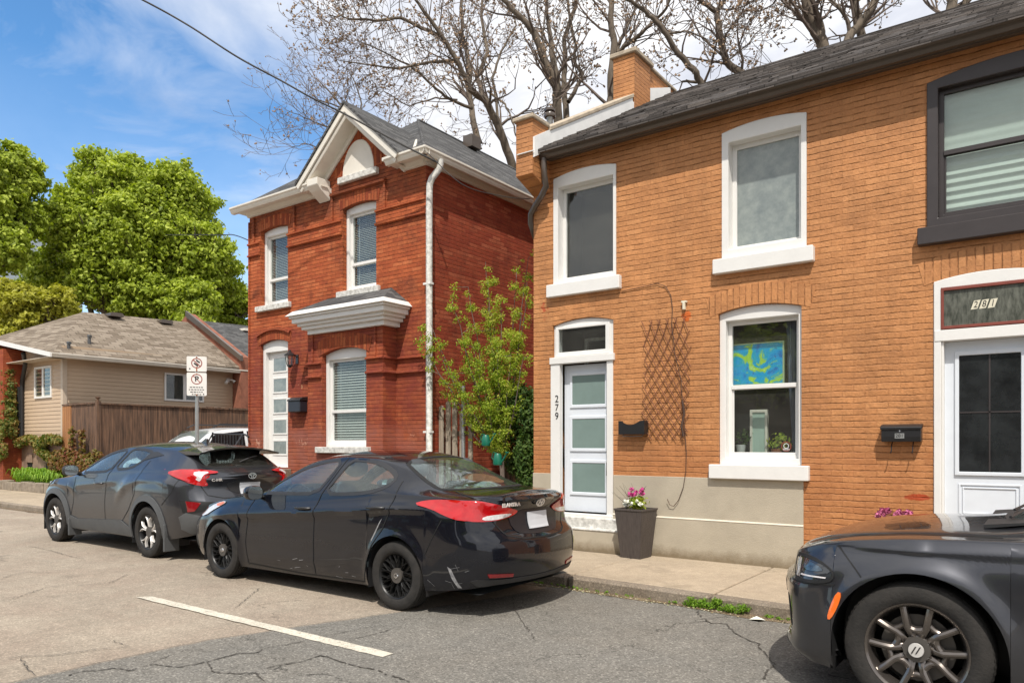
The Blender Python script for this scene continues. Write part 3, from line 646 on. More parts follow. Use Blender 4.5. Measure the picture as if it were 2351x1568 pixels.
# right door (281)
b = MB(); b.ring(archpoly(-.938, .018, .56, 3.155, 3.212), flat_poly(-.873, -.047, .56, 3.083), F - .02, F + .16); b.box(-.874, -.852, F + .0, F + .15, .56, 2.56); b.box(-.068, -.046, F + .0, F + .15, .56, 2.56); b.build('door_frame', M['white'], oh, bevel=.006)
b = MB(); b.box(-.93, .01, F - .026, F + .12, 2.555, 2.665); b.build('door_head', M['white'], oh, bevel=.004)
b = MB(); b.ring(rect(-.875, -.045, 2.672, 3.085), rect(-.850, -.070, 2.702, 3.055), F - .028, F + .03); tr = b.build('transom', M['maroon'], oh, bevel=.003)
b = MB(); b.box(-.852, -.068, F - .006, F - .002, 2.70, 3.057); b.build('pane', simple('streaked_reflection_glass', (.15, .155, .13), .12, c2=(.035, .04, .032), vs=11, stretch=(2.5, 1, .7), coat=.5), tr)  # green-grey streaks paint the mirrored trees into the pane colour
b = MB(); b.box(-.852, -.068, F + .20, F + .21, 2.70, 3.057); b.build('transom_backing', M['room'], tr)
nb = MB(); nt_ = MB()
for i, ch in enumerate('281'):
    x = -.585 + i * .070; sk = .018
    nb.prism([(x - .028 - sk*.5, 2.845), (x + .028 - sk*.5, 2.850), (x + .028 + sk, 2.935), (x - .028 + sk, 2.930)], F - .0085, F - .0065, 'y')
    add_text(nt_, ch, .088, (x + .002, F - .0095, 2.889), (1,0,0), (0,0,1), ext=.0006, sx=.8, shear=.2)
nb.build('number_sticker', M['number_white'], tr); nt_.build('house_number', M['ink'], tr)
b = MB(); b.box(-.852, -.068, F + .10, F + .14, .56, 2.552); d2 = b.build('door', M['white_cool'], oh, label='white storm door with tall dark glass')
b = MB(); b.ring(rect(-.765, -.180, 1.215, 2.455), rect(-.728, -.217, 1.252, 2.41), F + .078, F + .102); b.ring(rect(-.735, -.210, .80, 1.135), rect(-.715, -.230, .82, 1.115), F + .088, F + .102); b.ring(rect(-.70, -.245, .835, 1.10), rect(-.685, -.26, .85, 1.085), F + .090, F + .102)
b.build('panel_moulding', M['white_cool'], d2, bevel=.005)
b = MB(); b.box(-.730, -.215, F + .092, F + .097, 1.25, 2.412); b.build('pane', simple('dark_storm_door_glass', (.018, .020, .021), .06, var=.5, vs=5, spec=.7), d2)
b = MB(); b.box(-.478, -.464, F + .086, F + .093, 1.25, 2.412); b.box(-.730, -.215, F + .086, F + .093, 1.835, 1.849); b.build('glazing_bar', M['black_trim'], d2)

# things seen in the lower window
m_, nt, bb, oo = new_mat('abstract_blue_green_painting')
pos = N(nt, 'ShaderNodeNewGeometry').outputs['Position']
nz = noise_(nt, pos, 4.6, 5, .55, 1.6)
c1 = ramp(nt, nz, [(.30, (.02, .16, .50)), (.44, (.0, .38, .80)), (.53, (.01, .42, .60)), (.57, (.40, .66, .08)), (.64, (.46, .75, .05)), (.74, (.62, .85, .50))])
nz2 = noise_(nt, pos, 11, 4, .6, 2)
c1 = mixc(nt, ramp(nt, nz2, [(.63, (0,)*3), (.69, (.8,)*3)]), c1, (.03, .06, .28)); c1 = mixc(nt, ramp(nt, nz2, [(.28, (.6,)*3), (.34, (0,)*3)]), c1, (.30, .12, .10))
L(nt, c1, bb.inputs['Base Color']); bb.inputs['Roughness'].default_value = .4
t = empty('painting', (-2.79, F+.26, 2.24), 'bright blue and green abstract painting hung in the lower window', 'painting')
b = MB(); b.box(-3.09, -2.49, F + .235, F + .262, 2.238, 2.712); b.build('canvas', m_, t)
b = MB(); b.ring(rect(-3.102, -2.478, 2.226, 2.724), rect(-3.088, -2.492, 2.240, 2.710), F + .228, F + .268); b.build('frame', simple('pale_green_canvas_edge', (.45, .55, .32)), t)
t = empty('window_light_box', (-2.82, F+.42, 1.40), 'tall slim white framed lamp with pale green panel on the window ledge', 'lamp')
b = MB(); b.ring(rect(-2.925, -2.715, 1.36, 1.94), rect(-2.895, -2.745, 1.395, 1.905), F + .38, F + .44); b.build('frame', M['cream'], t, bevel=.004)
b = MB(); b.box(-2.896, -2.744, F + .395, F + .43, 1.394, 1.906); b.build('panel', simple('pale_green_glass_panel', (.42, .54, .47), .3, var=.04), t)
def leaves(mb, c, r, n, size, flat=.5, up=0, seed=1, shape=1.5):
    rr = random.Random(seed); c = Vector(c); r = Vector(r) if not isinstance(r, (int, float)) else Vector((r, r, r))
    for _ in range(n):
        while True:
            d_ = Vector((rr.uniform(-1,1), rr.uniform(-1,1), rr.uniform(-1,1)))
            if .02 < d_.length <= 1: break
        d_ = d_ * (.55 + .45 * rr.random()) if shape > 1 else d_
        p = c + Vector((d_.x*r.x, d_.y*r.y, d_.z*r.z))
        nn = (d_.normalized() + Vector((rr.gauss(0,.6), rr.gauss(0,.6), rr.gauss(0,.6) + up))).normalized()
        a = nn.orthogonal().normalized(); a.rotate(Matrix.Rotation(rr.uniform(0, 6.28), 3, nn)); b_ = nn.cross(a)
        s_ = size * rr.uniform(.6, 1.25); w = s_ * flat
        mb.add([p - a*s_*.5, p + b_*w*.5 + nn*s_*.06, p + a*s_*.5, p - b_*w*.5 + nn*s_*.06], [(0,1,2,3)])
t = empty('potted_plant', (-3.04, F+.36, 1.40), 'small leafy plant in a white pot at the left of the window ledge', 'plant', 'potted plants on the window ledge')
b = MB(); b.lathe([(0,0),(.045,0),(.062,.12),(.056,.12),(.05,.1),(0,.1)], (-3.03, F+.37, 1.40), k=16); b.build('pot', simple('white_ceramic', (.6, .6, .58), .3), t, smooth=True)
b = MB(); leaves(b, (-3.0, F+.37, 1.62), (.13, .08, .13), 60, .07, .45, seed=4); b.build('foliage', M['ivy'], t)
t = empty('potted_plant', (-2.56, F+.36, 1.40), 'green and yellow plant in a terracotta pot at the right of the window ledge', 'plant', 'potted plants on the window ledge')
b = MB(); b.lathe([(0,0),(.05,0),(.065,.10),(.055,.10),(0,.085)], (-2.60, F+.36, 1.37), k=16); b.build('pot', simple('terracotta', (.30, .11, .05), .8), t, smooth=True)
b = MB(); leaves(b, (-2.56, F+.36, 1.54), (.18, .08, .13), 90, .07, .5, seed=5); b.build('foliage', M['shrub_leaf'], t)
b = MB(); n = 26; vs = []
for i in range(n + 1):
    x = -2.47 + .14 * i / n
    for z, k_ in ((1.36, .40), (2.3, .85), (2.98, 1)): vs.append((-2.335 + (x + 2.335) * k_, F + .30 + .02 * math.sin(i * 1.3), z))
b.add(vs, [(3*i + j, 3*i + 3 + j, 3*i + 4 + j, 3*i + 1 + j) for i in range(n) for j in range(2)])
t = b.build('curtain', M['curtain'], None, smooth=True); tag(t, 'blue grey curtain drawn to the right side of the lower window', 'curtain')
b = MB(); cxs, czs = -2.43, 1.50
b.ring([(cxs + .058*math.cos(a*.314), czs + .058*math.sin(a*.314)) for a in range(20)], [(cxs + .047*math.cos(a*.314), czs + .047*math.sin(a*.314)) for a in range(20)], F + .150, F + .1515)
stk = b.build('sticker', M['maroon'], wl)
b = MB(); add_text(b, 'nnn', .05, (cxs, F + .149, czs - .03), (1,0,0), (0,0,1), ext=.0008); b.ring([(cxs + .030*math.cos(a*.314), czs+.006 + .030*math.sin(a*.314)) for a in range(20)], [(cxs + .024*math.cos(a*.314), czs +.006+ .024*math.sin(a*.314)) for a in range(20)], F + .149, F + .1505); b.build('sticker_print', M['white'], stk)

# roof, soffit, gutter
SL = .56
def rz(y): return 5.425 + SL * (y - 8.08)
b = MB(); b.prism([(8.17, rz(8.17)), (12.55, rz(12.55)), (17.2, rz(12.55) - .6*4.65), (17.2, rz(12.55) - .6*4.65 - .06), (12.55, rz(12.55) - .06), (8.17, rz(8.17) - .05)], -5.55, 4.3, 'x'); b.build('roof', M['dark_roof'], oh)
# shingle courses stepping up the slope
b = MB(); y = 8.17; i = 0; random.seed(11)
while y < 12.4:
    x = -5.54
    while x < 4.2:
        w_ = U(.2, .42); x1 = min(x + w_, 4.25)
        if R_() < .55: b.add([(x, y, rz(y)+.014), (x1, y, rz(y)+.014), (x1, y+.125, rz(y+.125)+.006), (x, y+.125, rz(y+.125)+.006), (x, y, rz(y)-.002), (x1, y, rz(y)-.002)], [(0,1,2,3), (0,4,5,1)])
        x = x1
    y += .125
b.build('roof_shingles', M['dark_roof'], oh)
b = MB(); b.box(-5.56, 4.2, 8.30, 8.499, 5.412, 5.425); b.box(-5.56, 4.2, 8.32, 8.34, 5.36, 5.50); b.build('soffit', M['brown_gutter'], oh)
def gutter_prof(y0, z0, s=1, w=.115, h=.105):
    """K-style gutter outline, front face towards -y"""
    return [(y0, z0), (y0 - w*.55*s, z0), (y0 - w*.72*s, z0 + h*.30), (y0 - w*.80*s, z0 + h*.55), (y0 - w*s, z0 + h*.75), (y0 - w*s, z0 + h), (y0 - w*.93*s, z0 + h), (y0 - w*.9*s, z0 + h*.8), (y0 - w*.5*s, z0+h*.1), (y0 - .006*s, z0+h*.1), (y0 - .006*s, z0 + h*.95), (y0, z0 + h*.95)]
b = MB(); b.prism(gutter_prof(8.325, 5.372), -5.60, 4.25, 'x'); b.build('gutter', M['brown_gutter'], oh)
b = MB(); b.tube([(-5.50, 8.26, 5.37), (-5.50, 8.26, 5.25), (-5.50, 8.28, 5.12), (-5.51, 8.33, 5.02), (-5.60, 8.36, 4.92), (-5.76, 8.43, 4.82), (-5.86, 8.47, 4.74), (-5.875, 8.49, 4.62), (-5.875, 8.60, 4.45), (-5.875, 8.9, 4.3)], .042, 10); b.build('downspout', M['brown_gutter'], oh, smooth=60)
# corbelled parapet at the left end
b = MB(); b.prism([(8.08, 5.87), (8.08, 5.14), (8.30, 5.06), (8.5, 4.98), (8.52, 5.87)], -5.83, -5.56, 'x')
b.prism([(8.45, 5.30), (8.52, 5.87), (12.55, 8.0), (12.56, 7.3)], -5.83, -5.57, 'x')
b.box(-5.84, -5.56, 11.05, 12.6, 7.2, 7.98)
b.build('parapet', M['orange_brick'], oh)
b = MB(); b.box(-5.87, -5.53, 8.04, 8.46, 5.87, 5.925)
b.prism([(8.46, 5.82), (8.46, 5.885), (10.98, 7.30), (10.98, 7.235)], -5.87, -5.52, 'x'); b.prism([(11.58, 7.98), (11.58, 8.03), (12.7, 8.03), (12.7, 7.98)], -5.88, -5.52, 'x'); b.build('parapet_coping', M['cap'], oh, bevel=.01)
b = MB()
fl = [(8.09, 5.62, 5.35), (8.45, 5.83, 5.55), (9.2, 6.25, 5.95), (10.0, 6.70, 6.4), (10.95, 7.23, 6.9), (10.96, 7.15, 6.9), (11.5, 7.46, 7.2), (11.52, 7.60, 7.2), (12.45, 7.975, 7.7)]
for (ya, ta, ba), (yb, tb, bb) in zip(fl, fl[1:]): b.prism([(ya, ba), (ya, ta), (yb, tb), (yb, bb)], -5.572, -5.535, 'x')
b.box(-5.80, -5.535, 8.055, 8.078, 5.42, 5.43)
b.build('flashing', M['flash'], oh)
b = MB(); b.box(-5.92, -5.53, 11.0, 11.60, 6.9, 7.99); ch = b.build('chimney', M['orange_brick'], oh)
b = MB(); b.box(-5.97, -5.48, 10.95, 11.65, 7.985, 8.06); b.build('chimney_cap', M['cap'], ch, bevel=.012)
t = empty('vent_pipe', (-6.35, 9.9, 5.5), 'grey metal vent pipe with a dark cap behind the corner parapet', 'vent pipe')
vx, vy = -6.28, 9.6
b = MB(); b.lathe([(.05,-.5),(.05,.12),(.056,.13),(.056,.16),(.05,.16)], (vx, vy, 6.45), k=16); b.build('pipe', M['metal'], t, smooth=True)
b = MB(); b.lathe([(0,.0),(.085,.0),(.095,.03),(.085,.06),(.05,.065),(.05,.10),(.08,.10),(.08,.135),(0,.15)], (vx, vy, 6.60), k=20); b.build('cap', M['brown_gutter'], t, smooth=True)

# wall furniture of the row house
def mk_mail1():
    t = empty('mailbox', (-4.255, F, 1.65), 'black open topped mailbox between the left door and the lattice', 'mailbox')
    b = MB(); n = 12
    for i in range(n):
        a, c = -4.435 + .36 * i / n, -4.435 + .36 * (i + 1) / n
        za, zc = [1.822 - .055 * max(0, math.sin(math.pi * ((v + 4.435) / .36 * 1.25 - .08)))**1.2 if 0 < (v+4.435)/.36*1.25-.08 < 1 else 1.822 for v in (a, c)]
        b.add([(a, F-.125, 1.655), (c, F-.125, 1.655), (c, F-.125, zc), (a, F-.125, za)], [(0,1,2,3)])
        b.add([(a, F-.120, 1.655), (c, F-.120, 1.655), (c, F-.120, zc), (a, F-.120, za)], [(0,1,2,3)]); b.add([(a, F-.125, za), (c, F-.125, zc), (c, F-.12, zc), (a, F-.12, za)], [(0,1,2,3)])
    b.box(-4.435, -4.431, F-.124, F-.004, 1.655, 1.822); b.box(-4.079, -4.075, F-.124, F-.004, 1.655, 1.822); b.box(-4.434, -4.076, F-.124, F-.004, 1.650, 1.655); b.box(-4.435, -4.075, F-.010, F-.003, 1.65, 1.765)
    b.build('box', M['black_metal'], t)
    b = MB(); b.tube([(-4.39, F-.06, 1.648), (-4.39, F-.09, 1.625), (-4.12, F-.09, 1.625), (-4.12, F-.06, 1.648)], .004, 6); b.build('newspaper_rail', M['metal'], t)
mk_mail1()
t = empty('mailbox', (-1.22, F, 1.55), 'black lidded mailbox numbered 281 left of the storm door', 'mailbox')
b = MB(); b.prism([(F-.004, 1.55), (F-.115, 1.55), (F-.125, 1.60), (F-.125, 1.69), (F-.004, 1.70)], -1.40, -1.038, 'x'); b.build('box', M['black_metal'], t, bevel=.006)
b = MB(); b.prism([(F-.003, 1.735), (F-.10, 1.722), (F-.137, 1.70), (F-.137, 1.675), (F-.127, 1.675), (F-.125, 1.692), (F-.003, 1.71)], -1.408, -1.030, 'x'); b.build('lid', M['black_metal'], t, bevel=.004)
b = MB(); b.box(-1.273, -1.187, F-.1275, F-.1255, 1.585, 1.637); b.build('number_plate', M['metal'], t)
b = MB(); add_text(b, '281', .05, (-1.23, F-.129, 1.611), (1,0,0), (0,0,1), ext=.0006); b.build('number', M['ink'], t)
b = MB(); b.lathe([(0,-.003),(.008,-.003),(.008,0),(0,0)], (-1.228, F-.127, 1.66), 'y', 10); b.build('lock', M['chrome'], t)
b = MB()
for x in (-1.312, -1.118): b.tube([(x, F-.02, 1.55), (x, F-.07, 1.50), (x, F-.08, 1.45), (x, F-.11, 1.435), (x, F-.125, 1.45)], .0055, 6)
b.build('newspaper_hook', M['black_metal'], t)
# expanding lattice
b = MB(); random.seed(2)
xa, xb, za, zb_ = -4.14, -3.54, 1.62, 3.04
def zmap(t): return zb_ - (zb_ - za) * (t ** .82)
nc = 11; nr = 26
def lat(i, j):
    t_ = j / nr; x = xa + (xb - xa) * (i / nc); 
    return (x + .02 * math.sin(t_ * 5), zmap(t_))
for s_ in (1, -1):
    for k_ in range(-nr, nc + nr, 2):
        pts = []
        for j in range(nr + 1):
            i = k_ + s_ * j * .62
            if 0 <= i <= nc: pts.append(lat(i, j))
        if len(pts) < 2: continue
        yy = F - .030 if s_ > 0 else F - .020
        (ax, az), (bx, bz) = pts[0], pts[-1]; dx, dz = bx - ax, bz - az; l_ = math.hypot(dx, dz); ex, ez = dx / l_ * .045, dz / l_ * .045
        pts = [(ax - ex, az - ez)] + pts + [(bx + ex, bz + ez)]
        for p, q in zip(pts, pts[1:]): b.tube([(p[0], yy, p[1]), (q[0], yy, q[1])], .0052, 4)
t = b.build('lattice_trellis', M['rust'], None); tag(t, 'rust brown diamond lattice trellis fixed to the orange wall', 'trellis')
b = MB()
b.tube([(-4.45, F-.012, 3.49), (-4.1, F-.012, 3.515), (-3.95, F-.014, 3.53), (-3.84, F-.014, 3.48), (-3.77, F-.012, 3.36), (-3.745, F-.02, 3.2), (-3.745, F-.04, 3.0), (-3.70, F-.04, 2.6), (-3.62, F-.045, 2.3), (-3.60, F-.045, 1.97), (-3.58, F-.03, 1.7), (-3.565, F-.02, 1.42), (-3.57, F-.02, 1.2), (-3.60, F-.03, 1.0), (-3.66, F-.035, .84), (-3.72, F-.04, .765), (-3.77, F-.045, .78), (-3.80, F-.05, .85)], .0045, 6)
b.tube([(-3.60, F-.055, 2.05), (-3.575, F-.055, 1.9), (-3.61, F-.055, 1.75), (-3.585, F-.055, 1.62)], .014, 6)
t = b.build('cable', M['wall_cable'], None, smooth=60); tag(t, 'thin black cable hanging down the orange wall through the lattice', 'cable')
t = empty('wall_anchor', (-3.59, F, 3.1), 'small cream anchor bolt above the lattice with rusty stain', 'wall hook')
b = MB(); b.box(-3.605, -3.575, F - .05, F - .002, 3.16, 3.25); b.box(-3.625, -3.555, F - .045, F - .002, 3.245, 3.268); b.build('bolt', M['number_white'], t, bevel=.004)
# planter
t = empty('tapered_planter', (-4.10, 8.26, .13), 'tall tapered dark brown planter of flowers beside the left door step', 'planter')
tb, tt = .135, .19; cx0, cy0 = -4.13, 8.255
def sq(r, z, a=-.06): return [(cx0 + math.cos(a + math.pi/4 + math.pi/2*i) * r * 1.414, cy0 + math.sin(a + math.pi/4 + math.pi/2*i) * r * 1.414, z) for i in range(4)]
b = MB(); rings = [sq(tb, .132), sq(tt, .71), sq(tt + .008, .715), sq(tt+.008, .735), sq(tt - .018, .735), sq(tt - .025, .66)]
b.add([v for r in rings for v in r], [(4*i + j, 4*i + (j+1) % 4, 4*i + 4 + (j+1) % 4, 4*i + 4 + j) for i in range(5) for j in range(4)] + [(3,2,1,0)]); b.build('pot', M['planter'], t)
b = MB(); b.add(sq(tt - .024, .675), [(0,1,2,3)]); b.build('soil', M['soil'], t)
b = MB(); leaves(b, (cx0+.03, cy0, .80), (.15, .15, .12), 260, .055, .5, seed=8); b.build('foliage', M['shrub_leaf'], t)
b = MB(); rr = random.Random(4)
for i in range(16):
    a = rr.uniform(0, 6.28); l_ = rr.uniform(.25, .42); le = rr.uniform(.25, .8)
    p0 = Vector((cx0 + rr.uniform(-.1,.02), cy0 + rr.uniform(-.08,.08), .69)); dv = Vector((math.cos(a)*le - .2, math.sin(a)*le*.6, 1)).normalized()
    b.tube([p0, p0 + dv*l_*.5, p0 + dv*l_ + Vector((math.cos(a)*.06, 0, -.02))], [.004, .003, .0015], 4)
b.build('spiky_stem', simple('dark_grass_stems', (.08, .07, .045)), t)
b = MB()
for i in range(9): leaves(b, (cx0 + rr.uniform(-.04,.15), cy0 + rr.uniform(-.1,.06), .93 + rr.uniform(-.03,.045)), .035, 26, .035, .8, seed=20+i)
b.build('magenta_flowers', M['magenta'], t)
b = MB()
for i in range(11): leaves(b, (cx0 + rr.uniform(-.10,.12), cy0 + rr.uniform(-.14,-.05), .80 + rr.uniform(-.03,.03)), .03, 20, .03, .8, seed=50+i)
b.build('white_flowers', M['white_petal'], t)
t = empty('flower_pot', (-1.25, 8.2, .13), 'pot of pink and dark red flowers behind the hood of the nearest car', 'flower pot')
b = MB(); b.lathe([(0,0),(.13,0),(.18,.46),(.165,.46),(.15,.42),(0,.42)], (-1.24, 8.2, .131), k=20); b.build('pot', M['planter'], t, smooth=True)
b = MB(); leaves(b, (-1.24, 8.2, .62), (.17, .15, .12), 160, .06, .5, seed=9); b.build('foliage', M['ivy'], t)
b = MB()
for i in range(16): leaves(b, (-1.24 + rr.uniform(-.16,.16), 8.2 + rr.uniform(-.15,.1), .80 + rr.uniform(-.04,.055)), .035, 26, .04, .8, seed=80+i)
b.build('blossoms', M['pinkwhite'], t)

# ------------------------------------------------------------------ red brick house
rh = empty('gabled_brick_house', (-10.2, 8.5, .13), 'dark red brick house with pointed front gable and white trim', 'house')
XL, XR = -12.49, -7.87
B = F - .30; BL, BR = -10.36, -8.52
rops = {'a': (-12.13, -11.31, 4.13, 5.555, 5.605), 'b': (-9.81, -8.985, 4.13, 5.555, 5.605), 'd': (-12.14, -11.31, 1.08, 3.41, 3.48)}
bop = (-9.985, -8.90, 1.475, 3.04, 3.13)
b = MB(); wall_front(b, XL, XR, .10, 5.98, F, list(rops.values()) + [(BL + .1, BR - .1, 1.2, 3.3, 3.31)], th=.2)
b.add([(-10.62, F, 5.98), (-8.18, F, 5.98), (-9.40, F, 7.03)], [(0,1,2)])
b.add([(XL,F,.1),(XL,F,5.98),(XL,17.6,5.98),(XL,17.6,.1)], [(0,1,2,3)])
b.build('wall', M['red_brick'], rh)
b = MB(); b.add([(XR,F,.1),(XR,17.6,.1),(XR,17.6,5.98),(XR,F,5.98)], [(0,1,2,3)]); b.build('side_wall', M['red_side_brick'], rh)
b = MB(); wall_front(b, BL, BR, .10, 3.45, B, [bop], th=.2)
for x in (BL, BR): b.add([(x,B,.1),(x,F+.01,.1),(x,F+.01,3.45),(x,B,3.45)], [(0,1,2,3)])
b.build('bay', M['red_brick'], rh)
# brick string courses
def crs(f, *a):
    b = MB(); getattr(b, f)(*a); b.build('string_course', M['red_brick'], rh)
for x0, x1, ex in ((XL-.02, -12.14, 0), (-11.30, -9.82, 0), (-8.98, XR+.01, 0)):
    for z in (5.115, 5.335): crs('prism', [(F-.002, z), (F-.05, z+.012), (F-.05, z+.038), (F-.002, z+.05)], x0, x1, 'x')
    crs('box', x0, x1, F-.018, F-.003, 5.166, 5.334)
for x0, x1, yy in ((BL-.02, bop[0]-.01, B), (bop[1]+.01, BR+.02, B), (-10.80, BL-.001, F), (BR+.001, XR+.01, F)):
    for z in (2.65, 2.875): crs('prism', [(yy-.002, z), (yy-.045, z+.012), (yy-.045, z+.036), (yy-.002, z+.05)], x0, x1, 'x')
for z in (2.65, 2.875): crs('prism', [(BR+.002, z), (BR+.045, z+.012), (BR+.045, z+.036), (BR+.002, z+.05)], B, F, 'y')
for x in (-12.33, -11.10): crs('box', x-.02, x+.02, F-.035, F-.002, 5.385, 5.86)
for x in (-10.06, -8.77): crs('box', x-.02, x+.02, F-.035, F-.002, 5.385, 5.80)
crs('prism', [(F-.002, 5.80), (F-.06, 5.82), (F-.06, 5.85), (F-.002, 5.87)], -10.09, -8.74, 'x')
for x in (-10.22, -8.68): crs('box', x-.018, x+.018, B-.025, B-.002, 2.93, 3.44)
b = MB(); b.box(XL-.02, XL+.02, F-.02, F+.02, .5, 5.8)
b.build('corner_quoin', M['red_brick'], rh)
b = MB()
for k_ in 'abd': b = MB(); o_ = rops[k_]; arch_band(b, o_[0], o_[1], o_[3], o_[4], .20, F-.008, F+.04, .06); b.build('arch_bricks', M['red_soldier'], rh)
b = MB(); arch_band(b, bop[0], bop[1], bop[3], bop[4], .24, B-.01, B+.04, .08); b.build('arch_bricks', M['red_soldier'], rh); b = MB()
# brick fan round the blind half-round window
cxg, czg = -9.42, 6.12
for i in range(16):
    a0, a1 = math.pi * i / 16, math.pi * (i + 1) / 16
    q = [(cxg + r * math.cos(a) * (.82 if 1 else 1), czg + r * math.sin(a) * 1.06) for r, a in ((.50, a0), (.72, a0), (.72, a1), (.50, a1))]
    if q[1][1] < 7.0 - .9*abs(q[1][0]+9.4) and q[2][1] < 7.0 - .9*abs(q[2][0]+9.4): b = MB(); b.prism(q, F-.012, F+.02, 'y'); b.build('arch_brick', M['red_soldier'], rh)
b = MB(); o_ = rops['d']; w = (-12.24, -11.21)
arch = archpoly(w[0], w[1], 3.4, 3.60, 3.70, 14)[2:]; arch2 = archpoly(w[0]+.02, w[1]-.02, 3.4, 3.555, 3.655, 14)[2:]
for i in range(14): b.prism([arch2[i], arch[i], arch[i+1], arch2[i+1]], F-.045, F-.002, 'y')
b.build('hood_mould', M['red_brick'], rh)
kw = dict(casing=(.06, .06, .09, .05), rec=(.085, .19), sash=.04, sill=(.10, .10, .07), sill_mat='white_old', blind='blind', back=.5)
window(rh, rops['a'], F, meet=4.64, label='narrow upper window left of the gable', **kw)
window(rh, rops['b'], F, meet=4.61, label='narrow upper window under the gable', **kw)
kw['blind'] = 'blind'; kw['sill'] = (.11, .10, .07)
window(rh, bop, B, meet=2.075, label='tall ground floor window with blinds', slat=.045, **kw)
# front door up on its sill
b = MB(); b.ring(archpoly(-12.138, -11.312, 1.09, 3.41, 3.478), flat_poly(-12.06, -11.39, 1.10, 3.26), F+.06, F+.19); b.build('door_frame', M['white'], rh, bevel=.005)
b = MB(); b.box(-12.06, -11.39, F+.14, F+.18, 1.09, 3.26); rd = b.build('door', M['white'], rh, label='white door with five small panes')
b = MB(); pz = [(2.90,3.145),(2.51,2.755),(2.12,2.365),(1.73,1.975),(1.34,1.576)]
for a, c in pz: b.ring(rect(-11.945, -11.505, a-.03, c+.03), rect(-11.915, -11.535, a, c), F+.128, F+.142)
b.build('panel_moulding', M['white'], rd, bevel=.004)
for a, c in pz:
    b = MB(); b.box(-11.916, -11.534, F+.132, F+.137, a, c); b.build('door_pane', M['film'], rd)
# half-round blind window
b = MB(); hp = [(-9.80, 6.07)] + [(cxg + .385*math.cos(a), czg - .02 + .56*math.sin(a)) for a in [math.pi - math.pi*i/18 for i in range(19)]] + [(-9.04, 6.07)]
b.prism(hp, F-.012, F+.04, 'y'); b.build('blind_half_round', M['cream'], rh, bevel=.008)
b = MB(); b.box(-9.875, -8.92, F-.07, F+.02, 5.975, 6.085); b.build('half_round_sill', M['white_old'], rh, bevel=.01)
# main hip roof
ez, ex0, ex1, ey0, ey1 = 6.05, -12.64, -7.70, 8.28, 17.8
rx, ry0, ry1, rzz = (ex0+ex1)/2, ey0 + 2.47, ey1 - 2.47, 7.98
b = MB(); V = [(ex0,ey0,ez),(ex1,ey0,ez),(ex1,ey1,ez),(ex0,ey1,ez),(rx,ry0,rzz),(rx,ry1,rzz)]
b.add(V, [(1,2,5,4),(2,3,5),(3,0,4,5)]); yv = ey0 + 1.09 / .781; b.add([V[0], (-10.56, ey0, ez), (-9.40, yv, ez + 1.09), (-8.24, ey0, ez), V[1], V[4]], [(0,1,2,5), (2,3,4,5)]); V2 = [(x, y, z-.035) for x, y, z in V[:4]]; b.add(V[:4] + V2, [(1,2,6,5),(2,3,7,6),(3,0,4,7)]); roof = b.build('roof', M['grey_roof'], rh)
b = MB(); b.tube([V[1], V[4]], .03, 6); b.tube([V[4], V[5]], .03, 6); b.build('ridge_cap', M['grey_roof'], roof)
# dormer gable roof
gx, gz, gy0, gy1 = -9.40, 7.14, 8.17, 9.75
b = MB()
for s_, fx in ((-1, -10.66), (1, -8.16)):
    zf = 6.04
    b.prism([(gx, gz), (fx, zf), (fx, zf+.045), (gx, gz+.05)], gy0-.02, gy1+.6, 'y')
b.build('gable_roof', M['grey_roof'], rh)
b = MB()
for s_, fx in ((-1, -10.66), (1, -8.16)):
    zf = 6.04; n_ = Vector((zf-gz, 0, -(fx-gx))).normalized() * (1 if s_ > 0 else -1)
    dx, dz = (fx - gx), (zf - gz); 
    def off(t, d): 
        l_ = math.hypot(dx, dz); nx, nz = -dz / l_, dx / l_
        if nz > 0: nx, nz = -nx, -nz
        return (gx + dx*t + nx*d, gz + dz*t + nz*d)
    q = [off(0,.002), off(1,.002), off(1,.10), off(0,.10)]; q[3] = (gx, gz - .10*math.hypot(dx,dz)/abs(dx)); b.prism(q, gy0, gy0+.03, 'y')
    q = [off(0,.09), off(1,.09), off(1,.15), off(0,.15)]; q[0] = (gx, gz - .09*math.hypot(dx,dz)/abs(dx)); q[3] = (gx, gz - .15*math.hypot(dx,dz)/abs(dx)); b.prism(q, gy0+.035, gy0+.075, 'y')
    q = [off(0,.145), off(1,.145), off(1,.165), off(0,.165)]; q[0] = (gx, gz - .145*math.hypot(dx,dz)/abs(dx)); q[3] = (gx, gz - .165*math.hypot(dx,dz)/abs(dx)); b.prism(q, gy0+.04, F+.02, 'y')
    q = [off(0,.10), off(1,.10), off(1,.24), off(0,.24)]; q[0] = (gx, gz - .10*math.hypot(dx,dz)/abs(dx)); q[3] = (gx, gz - .24*math.hypot(dx,dz)/abs(dx)); b.prism(q, F-.045, F+.0, 'y')
b.build('barge_board', M['cream'], rh, bevel=.006)
b = MB(); b.prism([(8.20, 6.06), (8.20, 5.98), (8.28, 5.90), (8.49, 5.76), (8.49, 6.10), (8.2, 6.10)], -10.40, -10.12, 'x'); b.build('cornice_return', M['cream'], rh, bevel=.008); b = MB(); b.box(-8.55, -8.20, 8.2, 8.46, 6.0, 6.06)
b.build('cornice_return', M['cream'], rh, bevel=.008); b = MB(); b.prism([(8.45, 6.02), (8.62, 6.02), (8.60, 6.40)], -8.20, -8.15, 'x')
b.build('cornice_return', M['cream'], rh, bevel=.008)
